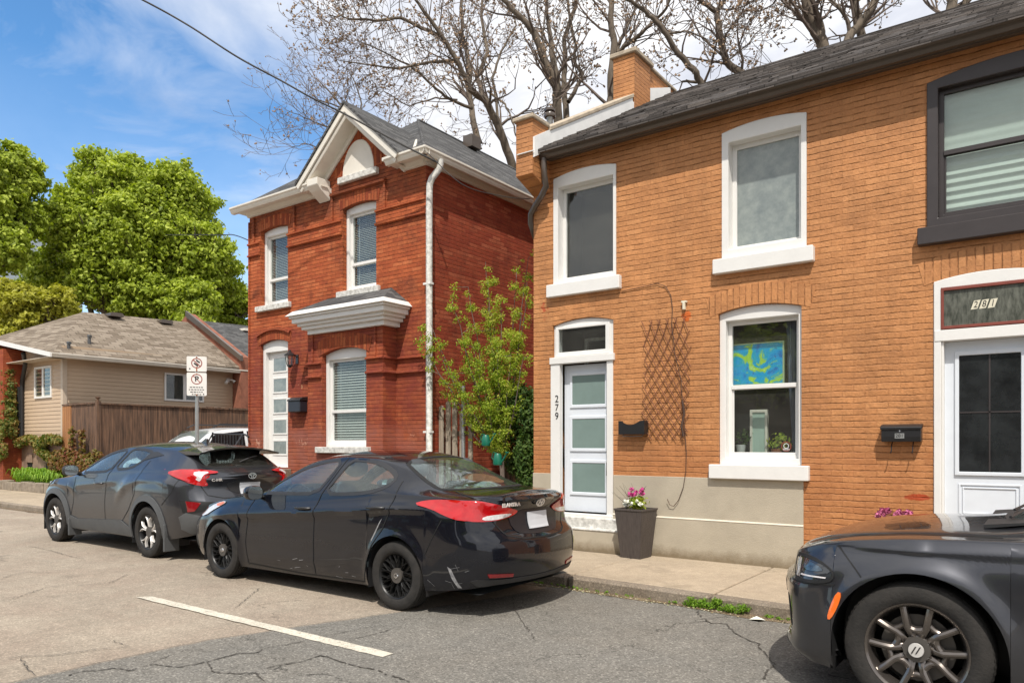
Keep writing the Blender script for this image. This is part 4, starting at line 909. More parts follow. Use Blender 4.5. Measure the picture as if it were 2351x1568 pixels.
# gutters and soffits
b = MB(); b.prism(gutter_prof(8.31, 5.935, w=.12, h=.11), ex0 - .06, -10.38, 'x'); b.prism(gutter_prof(8.31, 5.935, w=.12, h=.11), -8.50, ex1 + .085, 'x')
gp = gutter_prof(0, 5.935, w=.12, h=.11); b.prism([(ex1 - .03 - y, z) for y, z in gp], 8.20, 17.8, 'y'); b.build('gutter', M['cream'], rh)
b = MB(); b.box(ex0, -10.1, 8.28, F-.001, 5.962, 5.975); b.box(-8.50, ex1-.03, 8.28, F-.001, 5.962, 5.975); b.box(XR+.001, ex1-.03, F-.001, 17.7, 5.962, 5.975); b.box(ex0, XL-.001, F, 17.7, 5.962, 5.975); b.build('soffit', M['cream'], rh)
b = MB(); fz = [(F-.002, 5.885), (F-.035, 5.895), (F-.045, 5.92), (F-.09, 5.960), (F-.002, 5.960)]
b.prism(fz, XL-.03, -10.1, 'x'); b.prism(fz, -8.30, XR+.04, 'x'); b.prism([(XR + (F - y), z) for y, z in fz], F-.09, 17.6, 'y'); b.build('frieze', M['cream'], rh)
b = MB(); b.tube([(-7.66, 8.60, 5.95), (-7.66, 8.60, 5.88), (-7.68, 8.585, 5.80), (-7.76, 8.515, 5.66), (-7.785, 8.49, 5.56), (-7.785, 8.48, 5.2), (-7.775, 8.47, .35), (-7.72, 8.40, .25)], .052, 8); b.build('downspout', M['white_old'], rh, smooth=60)
b = MB()
for z in (1.7, 4.0): b.box(-7.87, -7.72, 8.43, 8.51, z, z+.03)
b.build('downspout_bracket', M['white'], rh)
# little roof over the bay
b = MB(); HX0, HX1, HY = -10.56, -8.16, 7.86
for z0, z1, ins in ((3.40, 3.475, .27), (3.475, 3.53, .20), (3.53, 3.58, .15), (3.58, 3.66, .085), (3.66, 3.70, .05)):
    b.box(HX0+ins, HX1-ins, HY+ins, F-.002, z0, z1)
hz = [(HX0+.04, HY+.04), (HX1-.04, HY+.04)]
b.add([(HX0, HY, 3.70), (HX1, HY, 3.70), (HX1, F-.001, 3.70), (HX0, F-.001, 3.70), (HX0+.09, HY+.10, 3.79), (HX1-.09, HY+.10, 3.79), (HX1-.09, F-.001, 3.79), (HX0+.09, F-.001, 3.79)], [(0,1,5,4),(1,2,6,5),(3,0,4,7),(0,3,2,1),(4,5,6,7)])
b.build('bay_cornice', M['white'], rh, bevel=.006)
b = MB(); b.add([(HX0+.10, HY+.11, 3.793), (HX1-.10, HY+.11, 3.793), (HX1-.10, F-.003, 3.793), (HX0+.10, F-.003, 3.793), (-10.2, F-.004, 4.06), (-8.62, F-.004, 4.06)], [(0,1,5,4),(1,2,5),(3,0,4)]); b.build('bay_roof', M['grey_roof'], rh)
t = rh
b = MB()
for y in (12.0,): b.box(-10.05, -9.80, y, y+.3, 7.80, 8.05)
b.build('roof_vent', M['brown_gutter'], rh)
# porch landing, steps and iron railing by the raised door
b = MB(); b.box(-12.6, -11.2, 7.75, F-.003, .12, 1.07)
for i in range(5): b.box(-12.6 - .26*(i+1), -12.6 - .26*i, 7.75, F-.003, .12, 1.07 - .175*(i+1))
b.build('porch_steps', M['kerb'], rh, bevel=.01)
b = MB(); y = 8.42
b.tube([(-13.62, y, 1.73), (-12.52, y, 1.71), (-12.40, y, 1.66)], .018, 6); b.tube([(-13.62, y, 1.05), (-12.52, y, 1.05)], .014, 6); b.tube([(-13.62, y, .2), (-13.62, y, 1.76)], .02, 6); b.tube([(-12.6, y, 1.71), (-12.2, 7.9, 1.35), (-12.0, 7.85, 1.07)], .016, 6)
for i in range(1, 11): b.tube([(-13.62 + 1.1*i/11, y, 1.05), (-13.62 + 1.1*i/11, y, 1.72)], .009, 4)
b.tube([(-13.62, y, 1.73), (-13.75, y, 1.60), (-13.75, y, 1.55)], .014, 5)
t = b.build('iron_railing', M['black_metal'], rh)
# lantern and mailbox on the red wall
t = empty('wall_lantern', (-11.05, F, 3.0), 'black carriage lantern beside the red house door', 'lantern')
b = MB(); lx, ly = -11.03, F-.17
b.box(lx-.035, lx+.035, F-.02, F-.001, 2.98, 3.14); b.tube([(lx, F-.02, 3.1), (lx, F-.09, 3.15), (lx, ly, 3.19)], .012, 6); b.lathe([(0,.09),(.02,.085),(.03,.05),(.10,.0),(.10,-.015),(.0,-.015)], (lx, ly, 3.13), k=8); b.lathe([(0,.0),(.05,0),(.055,-.02),(.02,-.05),(0,-.06)], (lx, ly, 2.95), k=8)
for i in range(6): a = i*math.pi/3; b.tube([(lx+.052*math.cos(a), ly+.052*math.sin(a), 2.95), (lx+.085*math.cos(a), ly+.085*math.sin(a), 3.12)], .006, 4)
b.build('lantern_frame', M['black_metal'], t)
b = MB(); b.lathe([(.045,2.95-3.13),(.075,-.012)], (lx, ly, 3.13), k=6); b.build('lantern_glass', M['pane'], t)
t = empty('mailbox', (-10.9, F, 2.1), 'black mailbox with paper sticking out on the red house wall', 'mailbox')
b = MB(); b.box(-11.09, -10.75, F-.17, F-.002, 2.10, 2.30); b.build('box', simple('blue_black_enamel', (.02, .024, .034), .4), t, bevel=.012)
b = MB(); b.prism([(F-.001, 2.375), (F-.12, 2.36), (F-.185, 2.315), (F-.185, 2.295), (F-.001, 2.305)], -11.10, -10.74, 'x'); b.build('lid', M['black_metal'], t, bevel=.005)
b = MB(); b.box(-11.16, -11.06, F-.15, F-.10, 2.25, 2.36); b.build('letter', M['sign_white'], t)

# ------------------------------------------------------------------ gap between the houses: pickets, post, green cans
t = empty('picket_gate', (-7.5, 8.8, .11), 'gate of bleached grey wooden pickets between the two houses', 'gate')
random.seed(21); y = 8.78
for i, (x, zt) in enumerate(((-7.80, 2.12), (-7.655, 2.19), (-7.515, 2.20), (-7.36, 2.04), (-7.20, 2.03))):
    b = MB(); w = U(.04, .052); b.prism([(x-w, .2), (x+w, .2), (x+w+U(-.01,.01), zt), (x+U(-.02,.02), zt+.02), (x-w+U(-.01,.01), zt-.01)], y-.012, y+.012, 'y'); b.build('picket', M['grey_wood'], t)
b = MB(); b.box(-7.86, -7.12, y+.014, y+.05, .55, .64); b.box(-7.86, -7.12, y+.014, y+.05, 1.65, 1.73); b.build('rail', M['fence'], t)
b = MB(); b.tube([(-7.28, 8.70, .11), (-7.28, 8.70, 2.42)], .03, 8); t = b.build('steel_post', M['metal'], None, smooth=60); tag(t, 'thin grey steel post standing behind the pickets in the gap', 'post')
t = empty('board_fence', (-6.7, 9.5, .11), 'dark weathered board fence deep in the gap behind the shrub', 'fence')
b = MB(); x = -7.1
while x < -5.9: w_ = U(.09, .14); b.box(x, x+w_, 9.5, 9.52, .11, 1.45 + U(-.04, .04)); x += w_ + .012
b.build('boards', M['fence'], t); b = MB(); b.box(-7.1, -5.9, 9.525, 9.56, .5, .6); b.box(-7.1, -5.9, 9.525, 9.56, 1.2, 1.3); b.build('rail', M['fence'], t)
def can(x, y, z, lab, s=1):
    t = empty('watering_can', (x, y, z), lab, 'watering can')
    b = MB(); b.lathe([(0,0),(.075*s,0),(.085*s,.02),(.07*s,.16*s),(.05*s,.20*s),(.045*s,.20*s),(.06*s,.15*s),(0,.10*s)], (x,y,z), k=18); b.build('body', M['green_plastic'], t, smooth=True)
    b = MB(); b.tube([(x+.07*s,y,z+.04*s),(x+.14*s,y,z+.12*s),(x+.20*s,y,z+.21*s)], [.02*s,.014*s,.012*s], 8); b.lathe([(0,0),(.035*s,0),(.035*s,.02*s),(.012*s,.0)], (x+.20*s,y,z+.21*s), k=12); b.build('spout', M['green_plastic'], t, smooth=60)
    b = MB(); b.tube([(x-.06*s,y,z+.05*s),(x-.13*s,y,z+.13*s),(x-.09*s,y,z+.22*s),(x-.02*s,y,z+.20*s)], .01*s, 6); b.build('handle', M['green_plastic'], t, smooth=60)
can(-6.72, 8.55, 1.50, 'upper green watering can hanging in the shrub between the houses', .8)
can(-6.50, 8.55, 1.22, 'lower green watering can hanging in the shrub, right of the other one', .85)

# cracks opened in the asphalt: ragged dark slivers lying on the road surface
CR = [[(-2.61,6.5),(-2.56,6.34),(-2.47,6.21),(-2.38,6.1),(-2.32,6.03),(-2.27,6.09),(-2.2,6.11),(-2.13,5.96),(-2.04,5.84),(-1.94,5.75),(-1.86,5.67),(-1.8,5.65),(-1.74,5.52),(-1.68,5.43),(-1.61,5.3),(-1.53,5.17),(-1.53,5.02),(-1.52,4.92),(-1.48,4.76)],
 [(-2.11,5.82),(-2.04,5.83)], [(-2.16,5.57),(-2.13,5.59)],
 [(-5.13,2.11),(-5.25,2.26),(-5.14,2.38),(-5.14,2.43),(-5.0,2.48),(-5.02,2.64),(-4.8,2.71),(-4.76,2.9),(-4.76,3.14),(-4.67,3.22),(-4.73,3.39),(-4.67,3.5),(-4.64,3.68)],
 [(-4.62,3.85),(-4.60,4.1),(-4.5,4.4)],
 [(-4.76,2.9),(-4.5,2.79),(-4.35,2.87),(-4.28,2.95),(-4.18,2.91),(-4.05,2.87)],
 [(-4.28,2.95),(-4.29,3.14),(-4.22,3.29),(-4.24,3.47),(-4.07,3.46),(-3.84,3.44),(-3.64,3.47),(-3.53,3.44),(-3.31,3.42)],
 [(-5.01,2.63),(-5.08,2.73),(-5.16,2.97),(-5.0,3.12)], [(-4.4,3.85),(-4.37,4.03),(-4.36,4.25),(-4.39,4.36)],
 [(-12.32,4.61),(-11.57,4.61),(-10.68,4.52),(-10.38,4.55)], [(-9.55,3.29),(-9.74,3.49),(-9.83,3.66),(-9.49,3.83),(-9.48,3.94)],
 [(-5.93,2.78),(-5.78,2.77),(-5.61,2.78)], [(-6.09,3.99),(-6.3,4.22),(-6.75,4.72)],
 [(-5.93,2.04),(-5.96,2.18),(-5.79,2.33),(-5.72,2.56),(-5.58,2.77)], [(-5.96,2.18),(-5.55,2.08),(-5.38,2.06)],
 [(-4.2,6.5),(-4.3,5.9),(-3.9,5.4),(-3.6,5.1),(-3.2,4.7)], [(-11.5,3.6),(-12.4,3.8),(-13.2,4.2),(-14.6,4.1)], [(-8.2,2.9),(-8.6,3.4),(-8.3,3.9),(-8.7,4.3)]]
rr = random.Random(77); b = MB()
for k_, line in enumerate(CR):
    w0 = .0070 if k_ in (0, 3, 6, 5) else .0042
    pts = []
    for (ax, ay), (bx, by) in zip(line, line[1:]):
        n = max(2, int(math.hypot(bx-ax, by-ay) / .025))
        for i in range(n):
            t = i / n; pts.append((ax + (bx-ax)*t + rr.gauss(0, .006), ay + (by-ay)*t + rr.gauss(0, .006)))
    pts.append(line[-1]); n = len(pts)
    for i in range(n - 1):
        if rr.random() < .10: continue
        (ax, ay), (bx, by) = pts[i], pts[i+1]; l_ = math.hypot(bx-ax, by-ay) or 1; ex, ey = -(by-ay)/l_, (bx-ax)/l_
        wa = w0 * rr.uniform(.35, 1.2) * min(1, (i+1)/5, (n-i)/5)
        z = .0100 if not (-7.4 < ax < -3.8 and 3.6 < ay < 3.9) else .0115
        b.add([(ax+ex*wa, ay+ey*wa, z), (bx+ex*wa, by+ey*wa, z), (bx-ex*wa, by-ey*wa, z), (ax-ex*wa, ay-ey*wa, z)], [(0,1,2,3)])
struct(b, 'road_cracks', simple('dark_road_crack', (.065, .058, .048), .95, var=.4, vs=12))
# sealed seam where the two asphalt surfaces meet
b = MB()
for (ax, ay), (bx, by) in zip(ed, ed[1:]):
    if ay < 1.5 or ay > 6.4: continue
    l_ = math.hypot(bx-ax, by-ay) or 1; ex, ey = -(by-ay)/l_, (bx-ax)/l_; w_ = rr.uniform(.003, .010)
    b.add([(ax+ex*w_, ay+ey*w_, .0078), (bx+ex*w_, by+ey*w_, .0078), (bx-ex*.002, by-ey*.002, .0078), (ax-ex*.002, ay-ey*.002, .0078)], [(0,1,2,3)])
struct(b, 'road_seam', simple('dark_road_seam', (.07, .06, .05), .95))  # thin dark strip along the seam

# ------------------------------------------------------------------ sided bungalow and its neighbours on the left
bg = empty('sided_bungalow', (-24, 10, .3), 'low bungalow with tan vinyl siding and brown shingle roof at the far left', 'house')
def lap(mb, fixed, a0, a1, z0, z1, axis, s, ex=.115, openings=()):
    """horizontal lap siding: axis 'x' runs along x facing -y, 'y' runs along y facing +x"""
    z = z0
    while z < z1 - .01:
        zt = min(z + ex, z1)
        segs = [(a0, a1)]
        for (p, q, r_, t_) in openings:
            if zt > r_ and z < t_:
                ns = []
                for (m_, n_) in segs:
                    if q <= m_ or p >= n_: ns.append((m_, n_)); continue
                    if p > m_: ns.append((m_, p))
                    if q < n_: ns.append((q, n_))
                segs = ns
        for m_, n_ in segs:
            pr = [(0, z - .004), (.016, z), (.003, zt), (0, zt)]
            if axis == 'x': mb.prism([(fixed - d, zz) for d, zz in pr], m_, n_, 'x')
            else: mb.prism([(fixed + d, zz) for d, zz in pr], m_, n_, 'y')
        z += ex
Xs, Ys = -23.2, 9.6
b = MB(); lap(b, Ys, -25.95, Xs-.06, 1.70, 4.15, 'x', 1); lap(b, Xs, Ys+.08, 15.35, 1.70, 4.25, 'y', 1); b.build('siding', M['siding'], bg)
b = MB(); b.box(-25.9, Xs-.01, Ys+.012, Ys+.2, .3, 4.4); b.box(Xs-.2, Xs-.002, Ys+.02, 18, .3, 4.4); b.build('wall_core', M['siding'], bg)
b = MB(); b.box(Xs-.10, Xs+.03, Ys-.03, Ys+.10, 1.66, 4.15); b.box(Xs-.02, Xs+.035, 15.33, 15.46, 1.7, 4.3); b.build('corner_trim', M['trim_tan'], bg, bevel=.008)
b = MB(); b.box(-26.2, Xs+.02, Ys-.05, Ys+.01, .3, 1.69)
b.build('foundation', M['foundation'], bg)
b = MB()
for x in (-25.35, -24.05): b.box(x-.22, x+.22, Ys-.09, Ys-.045, .95, 1.22)
b.build('foundation_hood', M['foundation'], bg, bevel=.01)
b = MB()
for x in (-25.35, -24.05): b.box(x-.17, x+.17, Ys-.055, Ys-.052, .70, .95)
b.build('foundation_window', M['gap'], bg)
def slider(y0=None, x0=None, w=1, z0=0, z1=1, lab=None):
    b = MB(); b2 = MB(); b3 = MB()
    if x0 is not None:
        b.ring(rect(x0, x0+w, z0, z1), rect(x0+.06, x0+w-.06, z0+.06, z1-.06), Ys-.05, Ys+.005); b.box(x0+w*.5-.05, x0+w*.5+.05, Ys-.045, Ys, z0+.05, z1-.05); b2.box(x0+.05, x0+w-.05, Ys-.02, Ys-.017, z0+.05, z1-.05); b3.box(x0+.05, x0+w-.05, Ys-.012, Ys-.009, z0+.05, z1-.05)
    else:
        b.ring(rect(y0, y0+w, z0, z1), rect(y0+.06, y0+w-.06, z0+.06, z1-.06), Xs+.0, Xs+.05, 'x'); b.box(Xs, Xs+.045, y0+w*.5-.05, y0+w*.5+.05, z0+.05, z1-.05); b2.box(Xs+.022, Xs+.025, y0+.05, y0+w-.05, z0+.05, z1-.05); b3.box(Xs+.017, Xs+.019, y0+.05, y0+w-.05, z0+.05, z1-.05)
    w_ = b.build('window', M['white'], bg, bevel=.006, label=lab); b2.build('pane', M['pane'], w_); b3.build('window_backing', M['room'], w_)
slider(x0=-25.08, w=1.18, z0=2.90, z1=3.86, lab='small white window in the front siding')
slider(y0=12.62, w=1.38, z0=2.93, z1=3.84, lab='wide white window in the side wall')
b = MB(); b.box(Xs-.1, Xs-.0015, 15.46, 19, .3, 4.3); b.build('grey_panel', simple('grey_white_panel', (.42,.42,.42), .6), bg)
# roof
RA, RB, RC, RD = (-22.78, 9.12, 4.07), (-27.4, 9.12, 4.87), (-26, 11.4, 5.92), (-26, 15.05, 6.07)
b = MB(); b.add([RA, RB, RC, RD, (-22.78, 15.9, 4.22), (-30, 15, 4.3), (-29.5, 11, 4.3)], [(0,2,1), (0,4,3,2), (2,3,5,6), (1,2,6)])
b.add([RA, RB, (RB[0], RB[1], RB[2]-.05), (RA[0], RA[1], RA[2]-.05), (-22.78, 15.9, 4.22), (-22.78, 15.9, 4.17)], [(0,1,2,3), (0,3,5,4)])
rf = b.build('roof', M['tan_roof'], bg)
for i, (y, k_) in enumerate(((12.25, .93), (14.0, .93))):
    b = MB(); x = -22.78 - 3.2*k_; z = 4.1 + 1.85*k_ + .02; b.prism([(y-.22, z), (y-.22, z+.09), (y-.16, z+.13), (y+.16, z+.13), (y+.22, z+.09), (y+.22, z)], x-.2, x+.25, 'x'); b.build('roof_vent', M['brown_gutter'], rf)
for i, (x, y, z) in enumerate(((-23.2, 9.75, 4.30), (-23.6, 10.5, 4.62))):
    b = MB(); b.tube([(x, y, z-.1), (x, y, z+.16)], .05, 8); b.tube([(x-.05, y, z+.19), (x+.09, y, z+.17)], .045, 8); b.build('roof_pipe', M['grey_plastic'], rf)
b = MB(); b.prism([(-22.72, 3.98), (-22.72, 4.10), (-27.4, 4.92), (-27.4, 4.78)], 9.06, 9.11, 'y'); b.build('fascia', M['white'], bg)
b = MB(); gp = gutter_prof(0, 3.985, w=.12, h=.12); b.prism([(-22.80 - y, z) for y, z in gp], 9.1, 16, 'y'); g_ = b.build('gutter', M['cream'], bg)
b = MB(); b.box(Xs, -22.80, 9.2, 16, 4.0, 4.02); b.box(-27, -22.80, 9.12, Ys, 4.0, 4.02); b.build('soffit', M['trim_tan'], bg)
b = MB(); b.tube([(-24.9, 9.2, 4.25), (-25.3, 9.4, 3.95), (-25.86, 9.52, 3.5), (-25.9, 9.53, 3.3), (-25.9, 9.53, 1.7)], .06, 8); b.tube([(-25.98, 9.5, 3.3), (-25.98, 9.5, 1.7)], .10, 6); b.build('drain_pipe', M['black_plastic'], bg, smooth=60)
t = empty('floodlight', (-23.1, 14.9, 3.75), 'small white floodlight under the eave of the bungalow side wall', 'light')
b = MB(); b.box(Xs+.018, Xs+.06, 14.85, 14.95, 3.68, 3.82); b.tube([(Xs+.06, 14.9, 3.76), (Xs+.14, 14.8, 3.72), (Xs+.2, 14.72, 3.62)], [.02, .03, .055], 8); b.tube([(Xs+.06, 14.9, 3.76), (Xs+.14, 15.0, 3.76), (Xs+.2, 15.06, 3.68)], [.02, .03, .055], 8); b.build('lamp_heads', M['white'], t)
# sloping party wall and grey roof beyond it
nb_ = empty('neighbour_house', (-25, 17, .3), 'house with grey shingle roof behind the sloping dark capped party wall', 'house')
b = MB(); b.prism([(-22.70, .3), (-22.70, 4.55), (-26.1, 6.42), (-26.6, 6.1), (-26.6, .3)], 15.10, 15.42, 'y'); b.build('party_wall', simple('weathered_party_wall', (.26, .10, .06), .9, var=.3, vs=5), nb_)
b = MB(); b.prism([(-22.60, 4.40), (-22.60, 4.58), (-26.1, 6.50), (-26.1, 6.28)], 15.02, 15.12, 'y'); b.build('party_wall_cap', M['brown_gutter'], nb_)
b = MB(); b.add([(-22.75, 15.4, 4.15), (-22.75, 20, 4.3), (-27, 20, 6.5), (-27, 15.4, 6.35)], [(0,1,2,3)]); b.add([(-22.75,15.4,.3),(-22.75,20,.3),(-22.75,20,4.3),(-22.75,15.4,4.15)], [(0,1,2,3)]); rf = b.build('roof', M['grey_roof'], nb_)
b = MB(); b.prism([(17.6, 6.1), (17.6, 6.2), (18.1, 6.22), (18.1, 6.1)], -26.6, -26.2, 'x'); b.build('roof_vent', M['cream'], rf)
# brick pilaster house at the very edge
b = MB(); b.box(-29, -25.97, 9.04, 12, .3, 4.45); t = b.build('brick_wall', M['lot_brick'], None); tag(t, 'bright orange red brick wall overgrown with ivy at the left edge', 'wall')
b = MB(); b.box(-27.4, -26.65, 8.98, 9.03, .35, 1.55); t = b.build('white_gate_panel', M['white_old'], None); tag(t, 'pale panel at the foot of the ivy covered brick wall, cut by the left edge', 'panel')
# board fence in two runs
fc = empty('board_fence', (-21, 9.6, .3), 'tall brown stained board fence behind the white car', 'fence')
random.seed(31); b = MB()
y = 9.62
while y < 17:
    w_ = U(.11, .155); b.box(-21.0 + U(-.004,.004), -20.98 + U(-.004,.004), y, y+w_, .3, 2.62 + U(-.02,.015) + (y-9.6)*.012); y += w_ + .006
x = -22.62
while x < -21.0: w_ = U(.10, .15); b.box(x, min(x+w_, -20.99), 9.58, 9.60, .3, 2.63 + U(-.015,.015)); x += w_ + .006
b.build('boards', M['fence'], fc)
b = MB(); x = -23.16
for i in range(4): b.box(x, x+.125, 9.56, 9.59, .3, 2.62); x += .135
b.build('new_boards', M['fence_new'], fc, label='orange brown newer boards beside the house corner')
b = MB(); b.box(-21.02, -20.94, 9.55, 17, 2.61, 2.65); b.box(-23.15, -21.0, 9.54, 9.62, 2.63, 2.67); b.build('top_rail', M['fence'], fc)
b = MB(); b.box(-21.06, -20.95, 9.52, 9.63, .3, 2.70); b.lathe([(0,.12),(.08,.10),(.03,.05),(.03,0)], (-21.0, 9.57, 2.70), k=10); b.build('post', M['fence'], fc)
# low garden wall
b = MB(); random.seed(8); x = -30
while x < -20.4:
    w_ = U(.3, .55); b.box(x, x+w_-.015, 9.0 + U(-.03,.02), 9.22, .12, .40 + U(-.03,.03)); x += w_
t = b.build('garden_wall', M['stone'], None, bevel=.02); tag(t, 'low old stone edging wall along the pavement at far left', 'garden wall')

# ------------------------------------------------------------------ foliage
def leaf_cloud(name, mat, clumps, n, size, parent=None, seed=1, flat=.75, shell=.5, soft=.0, **k):
    """many small folded leaves filling ellipsoid clumps [(centre, radii)]"""
    rr = random.Random(seed); vs = []; fs = []
    tot = sum(r[0]*r[1]*r[2] ** 1 for c, r in clumps) or 1
    for c, r in clumps:
        m_ = max(8, int(n * (r[0]*r[1]*r[2]) / tot))
        for _ in range(m_):
            z = rr.uniform(-1, 1); a = rr.uniform(0, 2*math.pi); q = math.sqrt(1 - z*z); rad_ = shell + (1 - shell) * rr.random() ** .5 if rr.random() < .8 else rr.random()
            rad_ *= max(.1, rr.gauss(1, soft))
            dx, dy, dz = q*math.cos(a), q*math.sin(a), z
            px, py, pz = c[0] + dx*r[0]*rad_, c[1] + dy*r[1]*rad_, c[2] + dz*r[2]*rad_
            nx, ny, nz = dx + rr.gauss(0,.7), dy + rr.gauss(0,.7), dz + rr.gauss(0,.7) + .35
            l_ = math.sqrt(nx*nx+ny*ny+nz*nz) + 1e-6; nx/=l_; ny/=l_; nz/=l_
            ax, ay, az = (-ny, nx, 0) if abs(nz) < .95 else (1, 0, 0)
            l_ = math.sqrt(ax*ax+ay*ay+az*az); ax/=l_; ay/=l_; az/=l_
            bx, by, bz = ny*az-nz*ay, nz*ax-nx*az, nx*ay-ny*ax
            t = rr.uniform(0, 6.28); ct, st = math.cos(t), math.sin(t)
            ux, uy, uz = ax*ct+bx*st, ay*ct+by*st, az*ct+bz*st; wx, wy, wz = -ax*st+bx*ct, -ay*st+by*ct, -az*st+bz*ct
            s_ = size * rr.uniform(.55, 1.3); w = s_*flat; f_ = s_*.18
            i = len(vs)
            vs += [(px-ux*s_*.5, py-uy*s_*.5, pz-uz*s_*.5), (px+wx*w*.5-nx*f_, py+wy*w*.5-ny*f_, pz+wz*w*.5-nz*f_), (px+ux*s_*.5, py+uy*s_*.5, pz+uz*s_*.5-f_), (px-wx*w*.5-nx*f_, py-wy*w*.5-ny*f_, pz-wz*w*.5-nz*f_)]
            fs.append((i, i+1, i+2)); fs.append((i, i+2, i+3))
    off = root_loc(parent); me = bpy.data.meshes.new(name)
    me.from_pydata([(x-off.x, y-off.y, z-off.z) for x, y, z in vs], [], fs); me.materials.append(mat)
    o = bpy.data.objects.new(name, me); col.objects.link(o); o.parent = parent
    return tag(o, **k)
def limb(mb, p0, p1, r0, r1, n=5, wob=.05, rr=random, k=6):
    p0, p1 = Vector(p0), Vector(p1); L_ = (p1-p0).length; pts = []; rs = []
    for i in range(n+1):
        t = i/n; j = Vector((rr.uniform(-1,1), rr.uniform(-1,1), rr.uniform(-1,1))) * wob * L_ * (0 if i in (0, n) else 1)
        pts.append(p0.lerp(p1, t) + j); rs.append(r0 + (r1-r0)*t)
    mb.tube(pts, rs, k, cap=False); return pts
def maple(name, label, blobs, base, trunk_r, seed, mat, leaf, n, group=None, sub=26, subr=(.16, .30), cat='tree'):
    """blobs: big crown masses; each is broken into many small clumps near its surface"""
    rr = random.Random(seed); t = empty(name, base, label, cat, group)
    cl = []
    for c, r in blobs:
        c = Vector(c)
        cl.append((c, (r[0]*.84, r[1]*.84, r[2]*.84)))
        for _ in range(sub):
            z = rr.uniform(-.75, 1); a = rr.uniform(0, 6.28); q = math.sqrt(max(0, 1-z*z)); f_ = rr.uniform(.55, 1.0)
            p = c + Vector((q*math.cos(a)*r[0], q*math.sin(a)*r[1], z*r[2])) * f_
            s_ = rr.uniform(*subr) * max(r); cl.append((p, (s_*rr.uniform(.9,1.4), s_*rr.uniform(.9,1.4), s_*rr.uniform(.55,.8))))
    b = MB(); top = Vector(blobs[0][0]); base_ = Vector(base); fork = base_.lerp(top, .45)
    b.tube([base_, base_.lerp(fork, .5) + Vector((.1,.1,0)), fork], [trunk_r*1.2, trunk_r, trunk_r*.8], 10, cap=False)
    b.build('trunk', M['bark'], t, smooth=60)
    b = MB()
    for c, r in blobs:
        m1 = limb(b, fork, c, trunk_r*.5, trunk_r*.22, 5, .07, rr)[-1]
    for p, r in cl[::2]:
        c = min((Vector(q[0]) for q in blobs), key=lambda v: (v - p).length); limb(b, c.lerp(fork, .35), p, trunk_r*.16, .02, 4, .09, rr, 4)
    b.build('branches', M['bark_dark'], t)
    leaf_cloud('crown', mat, cl, n, leaf, t, seed, shell=.30, soft=.13)
    return t
def PB(px, py, d, r, ry=None):   # crown mass at a pixel direction and depth
    v = P(px, py, d); k = d / 1689
    return (tuple(v), (r*k, (ry or r)*k, (ry or r)*k))
D = 36
maple('maple_tree', 'large bright green maple behind the bungalow roof', [PB(310,560,D,150,140), PB(250,430,D,120,85), PB(390,470,D+1,110,100), PB(455,590,D,90,90), PB(180,520,D-1,95,90), PB(330,690,D,150,70), PB(500,640,D+1,48,70), PB(120,640,D,90,70), PB(215,650,D-1,70,65), PB(400,760,D-1,130,35), PB(420,700,D-1,110,60)],
      tuple(P(310, 1000, D)), .42, 3, M['maple'], .21, 175000, sub=120, subr=(.09,.21))
maple('maple_tree', 'green maple cut by the left edge of the picture', [PB(-60,430,31,120,100), PB(30,400,32,50,75), PB(-10,560,31,90,80), PB(-50,330,31,70,30), PB(60,500,32,50,50)],
      tuple(P(-60, 1000, 31)), .35, 5, M['maple'], .20, 52000, sub=80, subr=(.10,.24))
maple('lime_green_tree', 'yellow green tree lower at the left just above the bungalow roof', [PB(40,720,29,95,60), PB(130,700,29,55,45), PB(-40,690,29,90,60), PB(10,790,28.5,90,40)],
      tuple(P(30, 1000, 29)), .22, 6, M['maple_yellow'], .17, 44000, sub=80, subr=(.10,.24))
maple('bushy_tree', 'bright green bushy tree seen between maple and red house', [PB(545,690,40,40,45), PB(500,745,40,60,30), PB(560,760,40,40,30)],
      tuple(P(550, 1000, 40)), .25, 7, M['maple'], .21, 22000, sub=70, subr=(.12,.26))
# pale apartment block far behind the maples
t = empty('apartment_block', tuple(P(30, 900, 85)), 'pale grey blue apartment block glimpsed far behind the left maples', 'building')
c0 = P(-60, 900, 85); b = MB(); b.box(c0.x-7, c0.x+4.2, c0.y-2, c0.y+10, 0, 29.5); bl = b.build('wall', M['far_wall'], t)
b = MB()
for i in range(8):
    for j in range(6): b.box(c0.x-6.5+j*1.8, c0.x-5.4+j*1.8, c0.y-2.05, c0.y-1.99, 4+i*3.1, 5.6+i*3.1)
b.build('windows', M['film'], t)

# shrub tree between the houses
t = empty('shrub_tree', (-6.6, 8.75, .11), 'slender spring leafed shrub tree growing in the gap between the houses', 'shrub')
rr = random.Random(12); b = MB(); tips = []
base = Vector((-6.62, 8.85, .11))
targets = [((965,775),8.25,.8),((985,740),8.3,.7),((1010,815),8.35,.6),((1040,700),8.5,.8),((1075,660),8.7,.9),((1112,600),8.9,1),((1118,640),8.8,.9),((1150,690),8.8,1),((1186,640),9.0,.9),((1215,590),8.9,.8),((1212,650),8.8,.8),((1200,720),8.7,1),((1140,780),8.6,1),((1090,800),8.5,1),((1050,860),8.4,.9),((1170,820),8.6,1),((1110,880),8.5,1),((1030,905),8.5,.4),((1205,820),8.6,.7),((1060,770),8.4,.9),((1130,720),8.8,.9)]
cl = []
fork = Vector((-6.62, 8.8, 1.35))
for i in range(3): b.tube([base + Vector((rr.uniform(-.1,.1), 0, 0)), base.lerp(fork,.5) + Vector((rr.uniform(-.1,.1), rr.uniform(-.05,.05), 0)), fork + Vector((rr.uniform(-.05,.05),0,0))], [.035,.028,.022], 6)
